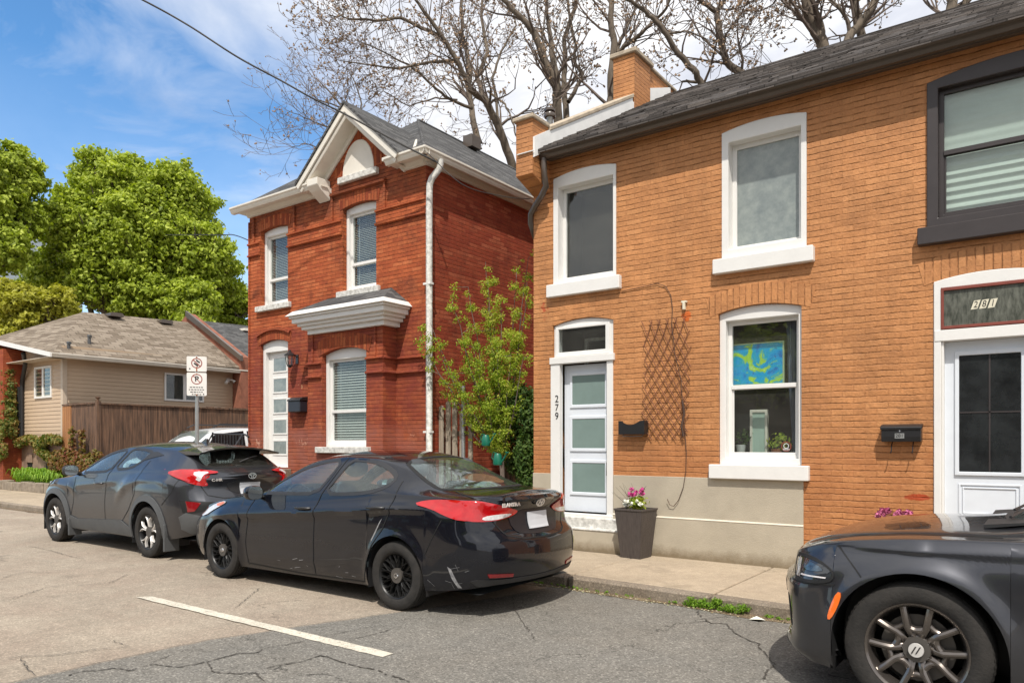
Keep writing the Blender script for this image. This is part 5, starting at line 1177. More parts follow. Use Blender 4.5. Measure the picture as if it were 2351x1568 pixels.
for (px, py), yy, w in targets:
    dep = yy / (CS + (px-1175.5)/1689*SN); tp = P(px, py, dep); pts = []
    for i in range(9):
        s_ = i/8; q = fork.lerp(tp, s_); q.z += -.15*math.sin(s_*math.pi); q += Vector((rr.uniform(-.02,.02), rr.uniform(-.02,.02), rr.uniform(-.02,.02))); pts.append(q)
    b.tube(pts, [.016 - .0125*i/8 for i in range(9)], 5)
    for i in range(1, 9):
        if i < 3 and rr.random() < .5: continue
        for _ in range(4):
            rx_ = rr.uniform(.05, .12)*w; q_ = pts[i].lerp(pts[i-1], rr.random()); cl.append((q_ + Vector((rr.gauss(0,.055), rr.gauss(0,.05), rr.gauss(.01,.05))), (rx_, rx_, rx_*rr.uniform(.6,1.1))))
        if rr.random() < .6 and i > 3:
            d_ = Vector((rr.uniform(-1,1), rr.uniform(-.6,.6), rr.uniform(-.1,1))).normalized() * rr.uniform(.15,.32); b.tube([pts[i], pts[i]+d_], [.005,.002], 4); cl.append((pts[i]+d_*.7, (.09,.09,.08)))
b.build('trunk', M['bark_dark'], t); leaf_cloud('crown', M['shrub_leaf'], cl, 24000, .038, t, 4, flat=.55, shell=.15)
t = empty('ivy_bush', (-6.2, 8.9, .11), 'dark green ivy mass climbing beside the orange house wall in the gap', 'bush')
b = MB(); b.tube([(-6.2,8.95,.11),(-6.25,8.9,1),(-6.15,8.9,2.0)], [.03,.025,.01], 6); b.build('stem', M['bark_dark'], t)
cl = [((-6.35, 8.95, 2.15), (.40,.3,.28)), ((-6.05, 8.85, 1.9), (.26,.3,.35)), ((-6.5, 9.0, 1.8), (.35,.25,.3)), ((-6.1, 8.8, 1.4), (.22,.28,.4)), ((-6.05, 8.75, .9), (.22,.25,.45)), ((-6.2, 8.85, .5), (.3,.25,.35)), ((-6.5, 9.1, 1.3), (.3,.2,.3))]
leaf_cloud('leaves', M['ivy'], cl, 11000, .055, t, 14, flat=.7, shell=.3)

# ivy on foundation and brick, strap leaved plants, russet climber on the fence
t = empty('ivy_climber', (-25, 9.4, .3), 'green ivy hanging over the bungalow foundation and creeping up the brick', 'ivy')
cl = [((-27.0+.42*i, 9.40, 1.62 + .06*math.sin(i*1.7)), (.32, .16, .16)) for i in range(10)]
cl += [((-26.05, 9.25, 1.9 + .3*i), (.30-.03*i, .25, .24)) for i in range(7)] + [((-27.2+.3*i, 8.98, 1.75+.2*(i%3)), (.34, .14, .34)) for i in range(5)] + [((-27.3+.28*i, 9.0, 1.25+.1*(i%2)), (.3, .12, .3)) for i in range(6)] + [((-26.6, 9.0, 1.75+.22*i), (.4-.08*i, .12, .2)) for i in range(4)]
cl += [((-24.4 + .3*i, 9.42, 1.38 - .10*i), (.24, .12, .17)) for i in range(6)] + [((-26.35, 9.25, 1.3-.25*i), (.22, .15, .2)) for i in range(4)]
b = MB(); b.tube([(-26.0,9.35,.3),(-26.05,9.4,1.7),(-26.02,9.3,3.2)], .015, 5); b.tube([(-26.0,9.45,1.6),(-24,9.47,1.62),(-22.9,9.45,1.4)], .012, 5); b.build('stem', M['bark_dark'], t)
leaf_cloud('leaves', M['ivy_mixed'], cl, 15000, .11, t, 15, flat=.8, shell=.2)
t = empty('russet_climber', (-22.2, 9.4, .3), 'russet and green climbing shrub against the wooden fence', 'shrub')
cl = [((-22.9+.38*i, 9.32, .95 + .1*math.sin(i)), (.36, .22, .42)) for i in range(6)] + [((-22.15, 9.4, 1.5+.2*i), (.13, .1, .16)) for i in range(3)] + [((-21.55, 9.4, 1.4+.2*i), (.14, .1, .16)) for i in range(3)] + [((-20.9, 9.45, 1.2), (.3,.15,.2))]
b = MB()
for x, z in ((-22.15,2.0),(-21.55,1.95),(-22.6,1.4),(-21.0,1.3)): b.tube([(x-.2,9.4,.3),(x,9.4,z*.6),(x,9.42,z)], .012, 5)
b.build('stem', M['bark_dark'], t); leaf_cloud('leaves', leaf_mat('russet_leaves', [(.07,.10,.02),(.16,.15,.03),(.24,.13,.05),(.20,.06,.04)]), cl, 4200, .10, t, 16, flat=.8, shell=.2)
t = empty('strap_leaf_plants', (-23.6, 9.2, .3), 'bright green strap leaved plants in front of the bungalow foundation', 'plant')
b = MB(); rr = random.Random(17)
for i in range(900):
    cx_, cy_ = rr.uniform(-25.4, -22.6), rr.uniform(9.20, 9.45); a = rr.uniform(0, 6.28); l_ = rr.uniform(.28, .6); h_ = rr.uniform(.25, .58); w = rr.uniform(.012, .022)
    dx, dy = math.cos(a), math.sin(a)*.6
    q = [Vector((cx_, cy_, .28)), Vector((cx_+dx*l_*.35, cy_+dy*l_*.35, .28+h_*.85)), Vector((cx_+dx*l_*.7, cy_+dy*l_*.7, .28+h_*.95)), Vector((cx_+dx*l_, cy_+dy*l_, .28+h_*.55))]
    s_ = Vector((-dy, dx, 0)) * w
    b.add([q[0]-s_, q[0]+s_, q[1]-s_*1.3, q[1]+s_*1.3, q[2]-s_, q[2]+s_, q[3]], [(0,1,3,2),(2,3,5,4),(4,5,6)])
b.build('leaves', M['lily'], t)
# weeds in the kerb
rr = random.Random(19); cl = []
for x0, x1, n_, s_ in ((-2.75, -2.15, 22, .035), (-2.0, -1.75, 6, .02), (-5.4, -2.8, 40, .014), (-10.5, -9.2, 8, .02)):
    for i in range(n_):
        x = rr.uniform(x0, x1); cl.append(((x, ky(x) - rr.uniform(.0, .05), .03 + (.07 if s_ > .03 else 0)*rr.random()), (s_*1.6, s_, s_)))
o = leaf_cloud('kerb_weeds', M['lily'], cl, 2600, .022, None, 20, flat=.5, shell=.1); tag(o, kind='stuff')
rr = random.Random(23); b = MB()
for i in range(700):
    x = rr.uniform(-5.8, -1.5); y = ky(x) - abs(rr.gauss(0, .05)) - .01; z = .012; s_ = rr.uniform(.006, .017); a = rr.uniform(0, 6.28); ca, sa = math.cos(a)*s_, math.sin(a)*s_
    b.add([(x-ca, y-sa, z), (x+sa*.5, y-ca*.5, z+.006), (x+ca, y+sa, z+.003), (x-sa*.5, y+ca*.5, z)], [(0,1,2,3)])
o = b.build('fallen_petals', leaf_mat('dry_litter', [(.10,.06,.03),(.30,.22,.10),(.55,.50,.36),(.25,.28,.08)], .1), None); tag(o, kind='stuff')
b = MB(); b.add([(-2.10,6.36,.012),(-2.0,6.33,.03),(-1.97,6.40,.014),(-2.06,6.44,.03)], [(0,1,2,3)]); b.build('litter_scrap', M['white_petal'], None, label='scrap of white litter by the kerb weeds', cat='litter')

# ------------------------------------------------------------------ bare trees
def bare_tree(label, stems, seed, group='bare trees behind the houses', extra=1.0, zmin=None, dens=1.0, base=None):
    """stems: [(points in view with depth, r0, r1, children)] - main limbs; twigs grow from them"""
    rr = random.Random(seed); mains = [([P(*q) for q in pts], r0, r1, ch) for pts, r0, r1, ch in stems]
    p0 = mains[0][0][0]; bx = Vector((p0.x, p0.y, .1)) if base is None else Vector(base)
    t = empty('bare_tree', tuple(bx), label, 'tree', group)
    T = MB(); T.tube([bx, bx.lerp(p0, .5) + Vector((.1,.0,0)), p0], [mains[0][1]*1.2, mains[0][1]*.9, mains[0][1]*.74], 10, cap=False)
    Bm = MB(); Bd = MB()
    def grow(p, d, L_, r, lvl):
        n = 5 if lvl < 2 else 3; pts = [p.copy()]; dd = d.copy()
        for i in range(n):
            dd = (dd + Vector((rr.gauss(0,.20), rr.gauss(0,.20), rr.gauss(0,.16) + .10))).normalized(); pts.append(pts[-1] + dd * L_/n)
        k = 5 if r > .03 else 3
        Bm.tube(pts, [max(.0065, r*(1 - .75*i/n)) for i in range(n+1)], k, cap=False)
        if lvl < 4 and L_ > .30:
            m_ = int((3.6 if lvl < 2 else 2.5) * extra * dens)
            for j in range(m_):
                s_ = rr.uniform(.25, 1) * n; i = min(int(s_), n-1); q = pts[i].lerp(pts[i+1], s_-i)
                dv = (pts[i+1]-pts[i]).normalized(); ax = dv.orthogonal().normalized(); ax.rotate(Matrix.Rotation(rr.uniform(0,6.28), 3, dv))
                nd = dv.copy(); nd.rotate(Matrix.Rotation(rad(rr.uniform(25, 60)), 3, ax))
                grow(q, nd, L_*rr.uniform(.38,.66), r*.5, lvl+1)
        else:
            e = pts[-1]
            for _ in range(2):
                s_ = rr.uniform(.02,.045); j = Vector((rr.gauss(0,.03), rr.gauss(0,.03), rr.gauss(0,.03))); Bm.add([e+j+Vector((s_,0,-s_*.5)), e+j+Vector((-s_*.5,s_*.8,-s_*.5)), e+j+Vector((-s_*.5,-s_*.8,-s_*.5)), e+j+Vector((0,0,s_))], [(0,1,2),(0,3,1),(1,3,2),(2,3,0)], 1)
    for pts, r0, r1, ch in mains:
        sm = []
        for i in range(len(pts)-1):
            for j in range(4): sm.append(pts[i].lerp(pts[i+1], j/4) + Vector((rr.uniform(-1,1), rr.uniform(-1,1), rr.uniform(-.5,.5)))*.03*(0 if j == 0 else 1))
        sm.append(pts[-1]); n = len(sm)-1
        r0 *= .74; r1 *= .8
        T.tube(sm, [r0 + (r1-r0)*i/n for i in range(n+1)], 8, cap=False)
        tot = sum((sm[i+1]-sm[i]).length for i in range(n))
        for _ in range(int(ch*1.35*dens)):
            s_ = rr.uniform(.12, 1) * n; i = min(int(s_), n-1); q = sm[i].lerp(sm[i+1], s_-i); rr0 = (r0 + (r1-r0)*s_/n)
            dv = (sm[i+1]-sm[i]).normalized(); ax = dv.orthogonal().normalized(); ax.rotate(Matrix.Rotation(rr.uniform(0,6.28), 3, dv))
            nd = dv.copy(); nd.rotate(Matrix.Rotation(rad(rr.uniform(25, 65)), 3, ax)); grow(q, nd, rr.uniform(1.0, 2.1), rr0*.42, 1)
        grow(sm[-1], (sm[-1]-sm[-2]).normalized(), 1.7, r1*.9, 1)
    T.build('trunk', M['bark'], t, smooth=60); Bm.build('branches', [M['bark_dark'], M['bud']], t)
    return t
def Q(l, d, z=0): return [(x, y, d + z*i/max(1,len(l)-1)) for i, (x, y) in enumerate(l)]
d1 = 23
bare_tree('spreading bare tree with many twigs right behind the red house gable', [
    (Q([(1184,420),(1170,360),(1141,284),(1115,233),(1080,208),(1055,150),(1015,85),(962,10)], d1, -2), .20, .06, 12),
    (Q([(1100,330),(1085,270),(1075,205),(1080,160),(1060,75),(1060,0),(1055,-80)], d1+.5, 1), .15, .05, 12),
    (Q([(1115,233),(1095,180),(1120,120),(1105,40),(1110,-60)], d1, 1.5), .12, .04, 10),
    (Q([(1040,140),(980,145),(912,158),(850,150),(780,140)], d1-1, -2), .07, .015, 14),
    (Q([(1010,85),(920,42),(870,48),(810,45),(755,35)], d1-1.6, -2), .075, .015, 15),
    (Q([(1085,250),(1021,222),(985,190),(940,150),(880,120),(820,95)], d1-.5, -2), .07, .015, 14),
    (Q([(1050,230),(1000,225),(940,245),(880,210),(840,235)], d1, -1), .04, .012, 10),
    (Q([(1120,210),(1160,240),(1175,280),(1190,320)], d1, -1), .05, .02, 5),
    (Q([(1150,300),(1130,180),(1150,120),(1185,60),(1170,-30)], d1+1, 1), .07, .025, 10)], 41)
bare_tree('finely twigged bare tree low behind the left slope of the gable', [
    (Q([(840,420),(825,330),(790,250),(745,200)], 26), .10, .03, 12), (Q([(825,330),(770,300),(710,275),(660,255)], 26,-1), .05, .012, 16), (Q([(830,360),(760,350),(700,330),(670,340)], 26,-1), .04, .012, 12),
    (Q([(820,310),(830,240),(815,190),(800,160)], 26), .05, .015, 12), (Q([(790,250),(730,230),(690,190)], 26,1), .04, .012, 10), (Q([(840,330),(890,290),(905,240)], 26,1), .04, .012, 8)], 42, dens=.78)
bare_tree('two stemmed bare tree rising beside the corner chimney pot pipe', [
    (Q([(1283,300),(1279,240),(1278,200),(1250,140),(1225,75),(1195,40),(1155,0),(1120,-60)], 21, -1), .20, .06, 9),
    (Q([(1282,205),(1266,120),(1263,80),(1255,20),(1250,-60)], 21, .5), .13, .05, 8),
    (Q([(1302,290),(1296,225),(1297,160),(1295,90),(1320,20),(1330,-60)], 21.3, .5), .14, .05, 8),
    (Q([(1305,235),(1330,190),(1338,170),(1320,145),(1322,100),(1305,20),(1290,-50)], 21.2, .5), .09, .04, 8),
    (Q([(1252,140),(1245,90),(1250,40)], 21), .06, .02, 6)], 43, dens=1.0)
bare_tree('bare tree whose trunk stands directly left of the brick chimney', [
    (Q([(1403,290),(1403,200),(1411,100),(1402,40),(1404,-60)], 20, 0), .17, .08, 8),
    (Q([(1418,122),(1450,95),(1480,70),(1530,20),(1560,-40)], 20, -1), .09, .03, 10),
    (Q([(1415,118),(1440,60),(1460,20),(1475,-40)], 20, 1), .07, .03, 8)], 44)
bare_tree('bare tree leaning in from behind the dark roof right of the chimney', [
    (Q([(1640,260),(1614,197),(1592,160),(1558,125),(1530,80),(1505,50),(1480,25),(1440,0),(1400,-30)], 18, -1), .12, .04, 9),
    (Q([(1600,190),(1575,186),(1566,190)], 18), .05, .03, 3), (Q([(1530,80),(1570,72),(1620,90),(1660,125)], 18, -.5), .04, .012, 6)], 45)
bare_tree('bare tree with forked crown above the middle of the dark roof', [
    (Q([(1740,230),(1705,172),(1668,142),(1655,85),(1647,30),(1620,10),(1590,-8),(1560,-40)], 18, 0), .14, .05, 8),
    (Q([(1647,25),(1662,5),(1675,-40)], 18, 0), .09, .05, 5), (Q([(1668,142),(1720,100),(1750,60)], 18, .5), .03, .01, 7)], 46)
bare_tree('thick leaning bare trunk with curly twigs above the dark roof', [
    (Q([(1910,180),(1890,110),(1870,60),(1852,10),(1840,-60)], 17, 0), .21, .13, 7), (Q([(1870,50),(1840,20),(1810,5),(1780,15)], 17, -.5), .035, .01, 8),
    (Q([(1895,110),(1888,60),(1870,20),(1860,-40)], 17, .6), .07, .04, 6)], 47)
bare_tree('bare tree forking low just above the dark roof on the right', [
    (Q([(1930,140),(1950,85),(1975,55),(2000,20),(2030,-40)], 16.5, 0), .15, .08, 7), (Q([(1985,110),(1975,60),(1963,10),(1955,-50)], 17.5, 0), .14, .09, 6),
    (Q([(1958,75),(1935,30),(1905,0),(1890,-40)], 16.5, 0), .06, .04, 5)], 48)
bare_tree('bare tree cut by the top edge above the right end of the roof', [
    (Q([(2170,60),(2185,15),(2200,-50)], 16, 0), .16, .12, 4), (Q([(2215,45),(2218,0),(2225,-60)], 16, 0), .10, .07, 4)], 49)

# ------------------------------------------------------------------ wires
def wire(name, pts, r, label):
    q = [Vector(p) for p in pts]; s_ = []
    for i in range(len(q)-1):
        p0 = q[max(i-1,0)]; p1 = q[i]; p2 = q[i+1]; p3 = q[min(i+2,len(q)-1)]
        for j in range(8):
            t = j/8; s_.append(.5*((2*p1) + (p2-p0)*t + (2*p0-5*p1+4*p2-p3)*t*t + (3*p1-p0-3*p2+p3)*t**3))
    s_.append(q[-1]); b = MB(); b.tube(s_, r, 6); return tag(b.build(name, M['cable'], None, smooth=60), label, 'cable')
wire('service_cable', [P(180,-70,11.6), P(325,0,11.6), P(430,58,11.6), P(545,132,11.55), P(645,186,11.5), P(720,228,11.4), P(790,262,11.3), P(918,330,11.1), P(1005,374,11.0)], .014, 'thick black service cable swooping down across the sky to the red house gutter')
wire('thin_cable', [(-7.60,8.24,5.93), (-6.8,8.1,5.25), (-6.2,8.25,5.0), (-5.86,8.46,4.95)], .006, 'thin black cable continuing from the red house gutter to the orange house corner')
wire('phone_cable', [(-12.5,8.7,5.30), (-12.56,8.75,5.42), P(540,541,17), P(500,540,20), P(380,540,28)], .012, 'thin grey cable running left from the red house corner into the maple')

# ------------------------------------------------------------------ parking signs
t = empty('parking_sign', (-12.3, 7.3, .13), 'grey steel post with two small white parking signs beside the grey hatchback', 'road sign')
nx, ny = .80, -.60; rx_, ry_ = .60, .80      # facing direction and its right-hand side as seen from the street
b = MB(); b.tube([(-12.3, 7.3, .13), (-12.3, 7.3, 3.10)], .032, 10); b.build('post', M['metal'], t, smooth=60)
def sp(u, v, d): return Vector((-12.3 + rx_*u + nx*d, 7.3 + ry_*u + ny*d, v))
def sign(z0, z1, name):
    w = .165; r_ = .02; out = []
    for cx_, cz_, a0 in ((w-r_, z1-r_, 0), (-w+r_, z1-r_, 90), (-w+r_, z0+r_, 180), (w-r_, z0+r_, 270)):
        for i in range(5): a = rad(a0 + 22.5*i); out.append((cx_ + r_*math.cos(a), cz_ + r_*math.sin(a)))
    b = MB(); n = len(out); b.add([sp(u, v, .040) for u, v in out] + [sp(u, v, .046) for u, v in out], [tuple(range(n)), tuple(range(2*n-1, n-1, -1))] + [(i, (i+1)%n, n+(i+1)%n, n+i) for i in range(n)]); return b.build(name, M['sign_white'], t)
def sring(b, cx_, cz_, r0, r1, d=.048, sq=1, n=28):
    b.add([sp(cx_ + r*math.cos(6.2832*i/n), cz_ + r*math.sin(6.2832*i/n), d) for r in (r0, r1) for i in range(n)], [(i, (i+1)%n, n+(i+1)%n, n+i) for i in range(n)])
def sbar(b, u0, v0, u1, v1, w, d=.049):
    dx, dz = u1-u0, v1-v0; l_ = math.hypot(dx, dz); ex, ez_ = -dz/l_*w/2, dx/l_*w/2
    b.add([sp(u0+ex, v0+ez_, d), sp(u1+ex, v1+ez_, d), sp(u1-ex, v1-ez_, d), sp(u0-ex, v0-ez_, d)], [(0,1,2,3)])
s1 = sign(2.815, 3.085, 'stopping_sign'); s2 = sign(2.385, 2.795, 'no_parking_sign')
b = MB(); sring(b, 0, 2.965, .075, .092); sbar(b, -.058, 3.02, .058, 2.91, .018); b.build('ring_symbol', M['sign_red'], s1)
b = MB(); sbar(b, -.045, 2.965, .02, 2.915, .026, .050); sbar(b, -.01, 3.02, .05, 2.975, .026, .050); sring(b, -.115, 2.862, 0.0, .013); b.build('black_symbol', M['ink'], s1)
b = MB(); b.tube([sp(0, 3.07, .03), sp(0, 3.07, .052)], .012, 8); b.tube([sp(0, 2.83, .03), sp(0, 2.83, .052)], .012, 8); sbar(b, 0, 2.90, 0, 2.84, .02, .0475); b.build('rusty_bolt', M['pole_rust'], s1)
b = MB(); sring(b, 0, 2.68, .078, .094); sbar(b, -.06, 2.74, .06, 2.62, .014, .0485); b.build('ring_symbol', M['sign_red'], s2)
b = MB(); add_text(b, 'P', .13, sp(0, 2.68, .0488), (rx_, ry_, 0), (0,0,1), ext=.0004, bold=.003)
for i, (u0, u1) in enumerate(((-.115, .115), (-.13, .12), (-.105, .10), (-.08, .075))):
    z = 2.535 - .042*i; u = u0
    rr = random.Random(i)
    while u < u1: w_ = rr.uniform(.02, .045); sbar(b, u, z, min(u+w_, u1), z, .014, .0488); u += w_ + .012
sring(b, .112, 2.412, 0, .012); b.build('black_print', M['ink'], s2)
b = MB(); b.tube([sp(0, 2.77, .03), sp(0, 2.77, .052)], .012, 8); b.tube([sp(0, 2.40, .03), sp(0, 2.40, .052)], .012, 8); b.build('rusty_bolt', M['pole_rust'], s2)

# ------------------------------------------------------------------ cars
def interp(keys, x):
    """monotone-ish cubic through (x, v) keys"""
    n = len(keys)
    if x <= keys[0][0]: return keys[0][1]
    if x >= keys[-1][0]: return keys[-1][1]
    for i in range(n-1):
        if keys[i][0] <= x <= keys[i+1][0]: break
    x0, y0 = keys[i]; x1, y1 = keys[i+1]; h = x1-x0
    def sl(j):
        if j == 0: return (keys[1][1]-keys[0][1])/(keys[1][0]-keys[0][0])
        if j == n-1: return (keys[-1][1]-keys[-2][1])/(keys[-1][0]-keys[-2][0])
        a = (keys[j][1]-keys[j-1][1])/(keys[j][0]-keys[j-1][0]); c = (keys[j+1][1]-keys[j][1])/(keys[j+1][0]-keys[j][0])
        return 0 if a*c <= 0 else 2*a*c/(a+c)
    m0, m1 = sl(i)*h, sl(i+1)*h; t = (x-x0)/h
    return (2*t**3-3*t*t+1)*y0 + (t**3-2*t*t+t)*m0 + (-2*t**3+3*t*t)*y1 + (t**3-t*t)*m1
def inpoly(p, poly):
    x, y = p; c = False; n = len(poly); j = n-1
    for i in range(n):
        xi, yi = poly[i]; xj, yj = poly[j]
        if (yi > y) != (yj > y) and x < (xj-xi)*(y-yi)/(yj-yi) + xi: c = not c
        j = i
    return c
def smooth_poly(pts, it=2, closed=True):
    for _ in range(it):
        q = []; n = len(pts)
        for i in range(n if closed else n-1):
            a, c = pts[i], pts[(i+1) % n]; q += [(a[0]*.75+c[0]*.25, a[1]*.75+c[1]*.25), (a[0]*.25+c[0]*.75, a[1]*.25+c[1]*.75)]
        pts = q if closed else [pts[0]] + q + [pts[-1]]
    return pts
def dens_poly(pts, step, closed=True):
    q = []; n = len(pts)
    for i in range(n if closed else n-1):
        a, c = pts[i], pts[(i+1) % n]; k = max(1, int(math.hypot(c[0]-a[0], c[1]-a[1])/step))
        q += [(a[0]+(c[0]-a[0])*j/k, a[1]+(c[1]-a[1])*j/k) for j in range(k)]
    if not closed: q.append(pts[-1])
    return q
class Car:
    def __init__(s, S, root, yc, paint):
        s.S = S; s.root = root; s.yc = yc; s.paint = paint; s.build_body()
    def section(s, x):
        S = s.S; g = lambda k: interp(S[k], x)
        zb, hw, zs, ws, zg, wg, zt = g('zb'), g('hw'), g('zs'), g('ws'), g('zg'), g('wg'), g('zt')
        H = zs - zb
        pts = [(hw*.955, zb), (hw*.985, zb+.10*H), (hw*1.004, zb+.36*H), (hw*1.0, zb+.60*H), (hw*.99, zb+.82*H), (ws*1.004, zs-.035), (ws*.992, zs+.004), (ws*.95 + wg*.05, zs + .06*(zg-zs) + .012)]
        pts += [(ws*.5+wg*.5 + .012, zs*.46+zg*.54), (wg*1.02+.006, zg-.012), (wg*.975, zg+.008), (wg*.72, zg+(zt-zg)*.60), (wg*.36, zg+(zt-zg)*.92), (0, zt)]
        nb = 7
        fine = []
        # chaikin with same topology for all stations
        q = pts
        for _ in range(2):
            r = [q[0]]
            for a, c in zip(q, q[1:]): r += [(a[0]*.75+c[0]*.25, a[1]*.75+c[1]*.25), (a[0]*.25+c[0]*.75, a[1]*.25+c[1]*.75)]
            r.append(q[-1]); q = r
        return q
    def build_body(s):
        S = s.S; x0, x1 = S['x']; arcs = S['arch']
        xs = set(); x = x0
        while x < x1: xs.add(round(x, 4)); x += .022 if (x < x0+.35 or x > x1-.40) else .035
        xs.add(x1)
        for (ax, az, R) in arcs:
            xs = {v for v in xs if not (ax-R-.012 < v < ax+R+.012)}
            for i in range(29): xs.add(round(ax - R*math.cos(math.pi*i/28), 5))
            xs.add(ax-R-.002); xs.add(ax+R+.002)
        xs = sorted(xs); nsec = len(s.section(x0)); mlow = int(nsec*.56)
        s.V = []; rows = []
        fr, rr_ = S.get('front', []), S.get('rear', [])
        for x in xs:
            q = s.section(x); za = None
            for (ax, az, R) in arcs:
                if abs(x-ax) <= R + 1e-6: za = az + math.sqrt(max(0, R*R-(x-ax)**2))
            if za is not None and za > q[0][1]:
                ta = 0
                for i in range(mlow):
                    if q[i][1] <= za <= q[i+1][1]: ta = i + (za-q[i][1])/max(1e-6, q[i+1][1]-q[i][1]); break
                nq = []
                for i in range(mlow+1):
                    t = ta + (mlow-ta)*i/mlow; j = min(int(t), nsec-2); f_ = t-j
                    nq.append((q[j][0]*(1-f_)+q[j+1][0]*f_, q[j][1]*(1-f_)+q[j+1][1]*f_))
                q = nq + q[mlow+1:]
            row = []
            for i, (y, z) in enumerate(q):
                for (ax, az, R) in arcs:      # flared wheel arches
                    rd = math.hypot(x-ax, z-az) - R
                    if z < az + R + .25: y += S.get('flare', .014) * math.exp(-(rd/S.get('flw', .045))**2) * (1 if y > .5 else 0)
                for (pts, amp, wd) in S.get('crease', []):      # body lines
                    for (ax, az_), (bx, bz) in zip(pts, pts[1:]):
                        if min(ax, bx) <= x <= max(ax, bx) and y > .45:
                            zz = az_ + (bz-az_)*(x-ax)/(bx-ax); tt = 1
                            e0, e1 = pts[0][0], pts[-1][0]; tt = min(1, abs(x-e0)/.25, abs(x-e1)/.25)
                            d = z-zz; y += amp*tt*(math.exp(-(d/wd)**2) if d > 0 else math.exp(-(d/(wd*.35))**2))
                xx = x
                if rr_: wgt = max(0, 1-(x1-x)/.55)**1.6; xx -= interp(rr_, z)*wgt
                if fr: wgt = max(0, 1-(x-x0)/.5)**1.6; xx += interp(fr, z)*wgt
                row.append((xx, y, z))
            rows.append(row)
        s.rows = rows; s.xs = xs
        b = MB(); nS = len(rows); n = nsec
        full = []
        for row in rows: full.append([(x, s.yc + y, z) for x, y, z in row[::-1]][::-1] )
        # left/right halves share the centre line
        vs = []; idx = {}
        def vid(i, j, sg):
            key = (i, j, sg if j < n-1 else 0)
            if key not in idx: x, y, z = rows[i][j]; idx[key] = len(vs); vs.append((x, s.yc + sg*y, z))
            return idx[key]
        fs = []
        for sg in (-1, 1):
            for i in range(nS-1):
                for j in range(n-1):
                    q = [vid(i,j,sg), vid(i+1,j,sg), vid(i+1,j+1,sg), vid(i,j+1,sg)]
                    fs.append(q if sg > 0 else q[::-1])
            # end caps, bulging a little
            for e, bul in ((0, -1), (nS-1, 1)):
                K = 10
                prev = [vid(e,j,sg) for j in range(n)]
                for k in range(1, K+1):
                    cur = []
                    for j in range(n):
                        x, y, z = rows[e][j]; f_ = 1-k/K
                        if k == K: key = ('c', e, j)
                        elif j == n-1: key = (e, j, 0)
                        else: key = ('c', e, j, k, sg)
                        if key not in idx: idx[key] = len(vs); vs.append((x + bul*S.get('bulge', .09)*(1-f_*f_)*(min(1, y/.35)), s.yc + sg*y*f_, z))
                        cur.append(idx[key])
                    for j in range(n-1):
                        q = [prev[j], prev[j+1], cur[j+1], cur[j]]
                        if len(set(q)) >= 3:
                            qq = []
                            for v in q:
                                if v not in qq: qq.append(v)
                            fs.append(qq)
                    prev = cur
        s.vs, s.fs = vs, fs
        s.bvh = BVHTree.FromPolygons([Vector(v) for v in vs], fs, all_triangles=False)
    def hit(s, view, a, c, sg=-1):
        if view == 'side': o, d = Vector((a, s.yc + sg*3, c)), Vector((0, -sg, 0))
        elif view == 'top': o, d = Vector((a, s.yc + c, 5)), Vector((0, 0, -1))
        elif view == 'rear': o, d = Vector((s.S['x'][1]+3, s.yc + a, c)), Vector((-1, 0, 0))
        else: o, d = Vector((s.S['x'][0]-3, s.yc + a, c)), Vector((1, 0, 0))
        h = s.bvh.ray_cast(o, d)[0]
        if view == 'side' and (h is None or (h.y - s.yc) * sg < .35):      # past the edge: nearest point on this flank
            h = s.bvh.find_nearest(Vector((a, s.yc + sg * s.S['halfw'], c)))[0]
        if h is None: h = s.bvh.find_nearest(Vector((a, s.yc + c, 1)) if view == 'top' else Vector((s.S['x'][1 if view == 'rear' else 0], s.yc + a, c)))[0]
        return (h, -d)
    def finish(s, cuts):
        """cuts: [(view, poly, side)] openings for glass"""
        keep = []
        S = s.S
        for f in s.fs:
            c = Vector((0,0,0))
            for i in f: c += Vector(s.vs[i])
            c /= len(f); yl = c.y - s.yc; dead = False
            if c.z > S['glass_z']:
                for view, poly, lim in cuts:
                    if view == 'side' and abs(yl) > lim and inpoly((c.x, c.z), poly): dead = True
                    if view == 'top' and abs(yl) < lim and inpoly((c.x, yl), poly): dead = True
            if not dead: keep.append(f)
        b = MB(); used = sorted({i for f in keep for i in f}); mp = {v: k for k, v in enumerate(used)}
        b.add([s.vs[i] for i in used], [[mp[i] for i in f] for f in keep])
        me = b.build('body', M[s.paint], s.root, smooth=50)
        s.body = me
        # inner skin so that nothing shows hollow: arch liners, floor
        b = MB(); x0, x1 = S['x']; hw = .80
        for (ax, az, R) in S['arch']:
            for sg in (-1, 1):
                n = 20; ya, yb = s.yc + sg*(S['halfw']-.035), s.yc + sg*.52
                arc = [(ax - (R+.01)*math.cos(math.pi*i/n), az + (R+.01)*math.sin(math.pi*i/n)) for i in range(n+1)]
                arc = [(arc[0][0], .17)] + arc + [(arc[-1][0], .17)]
                for p, q in zip(arc, arc[1:]): b.add([(p[0],ya,p[1]),(q[0],ya,q[1]),(q[0],yb,q[1]),(p[0],yb,p[1])], [(0,1,2,3)])
                b.add([(p[0], yb, p[1]) for p in arc], [tuple(range(len(arc)))])
        zf = S['floor']
        b.add([(x0+.15, s.yc-.72, zf), (x1-.12, s.yc-.72, zf), (x1-.12, s.yc+.72, zf), (x0+.15, s.yc+.72, zf)], [(0,1,2,3)])
        b.build('underbody', M['black_plastic'], s.root)
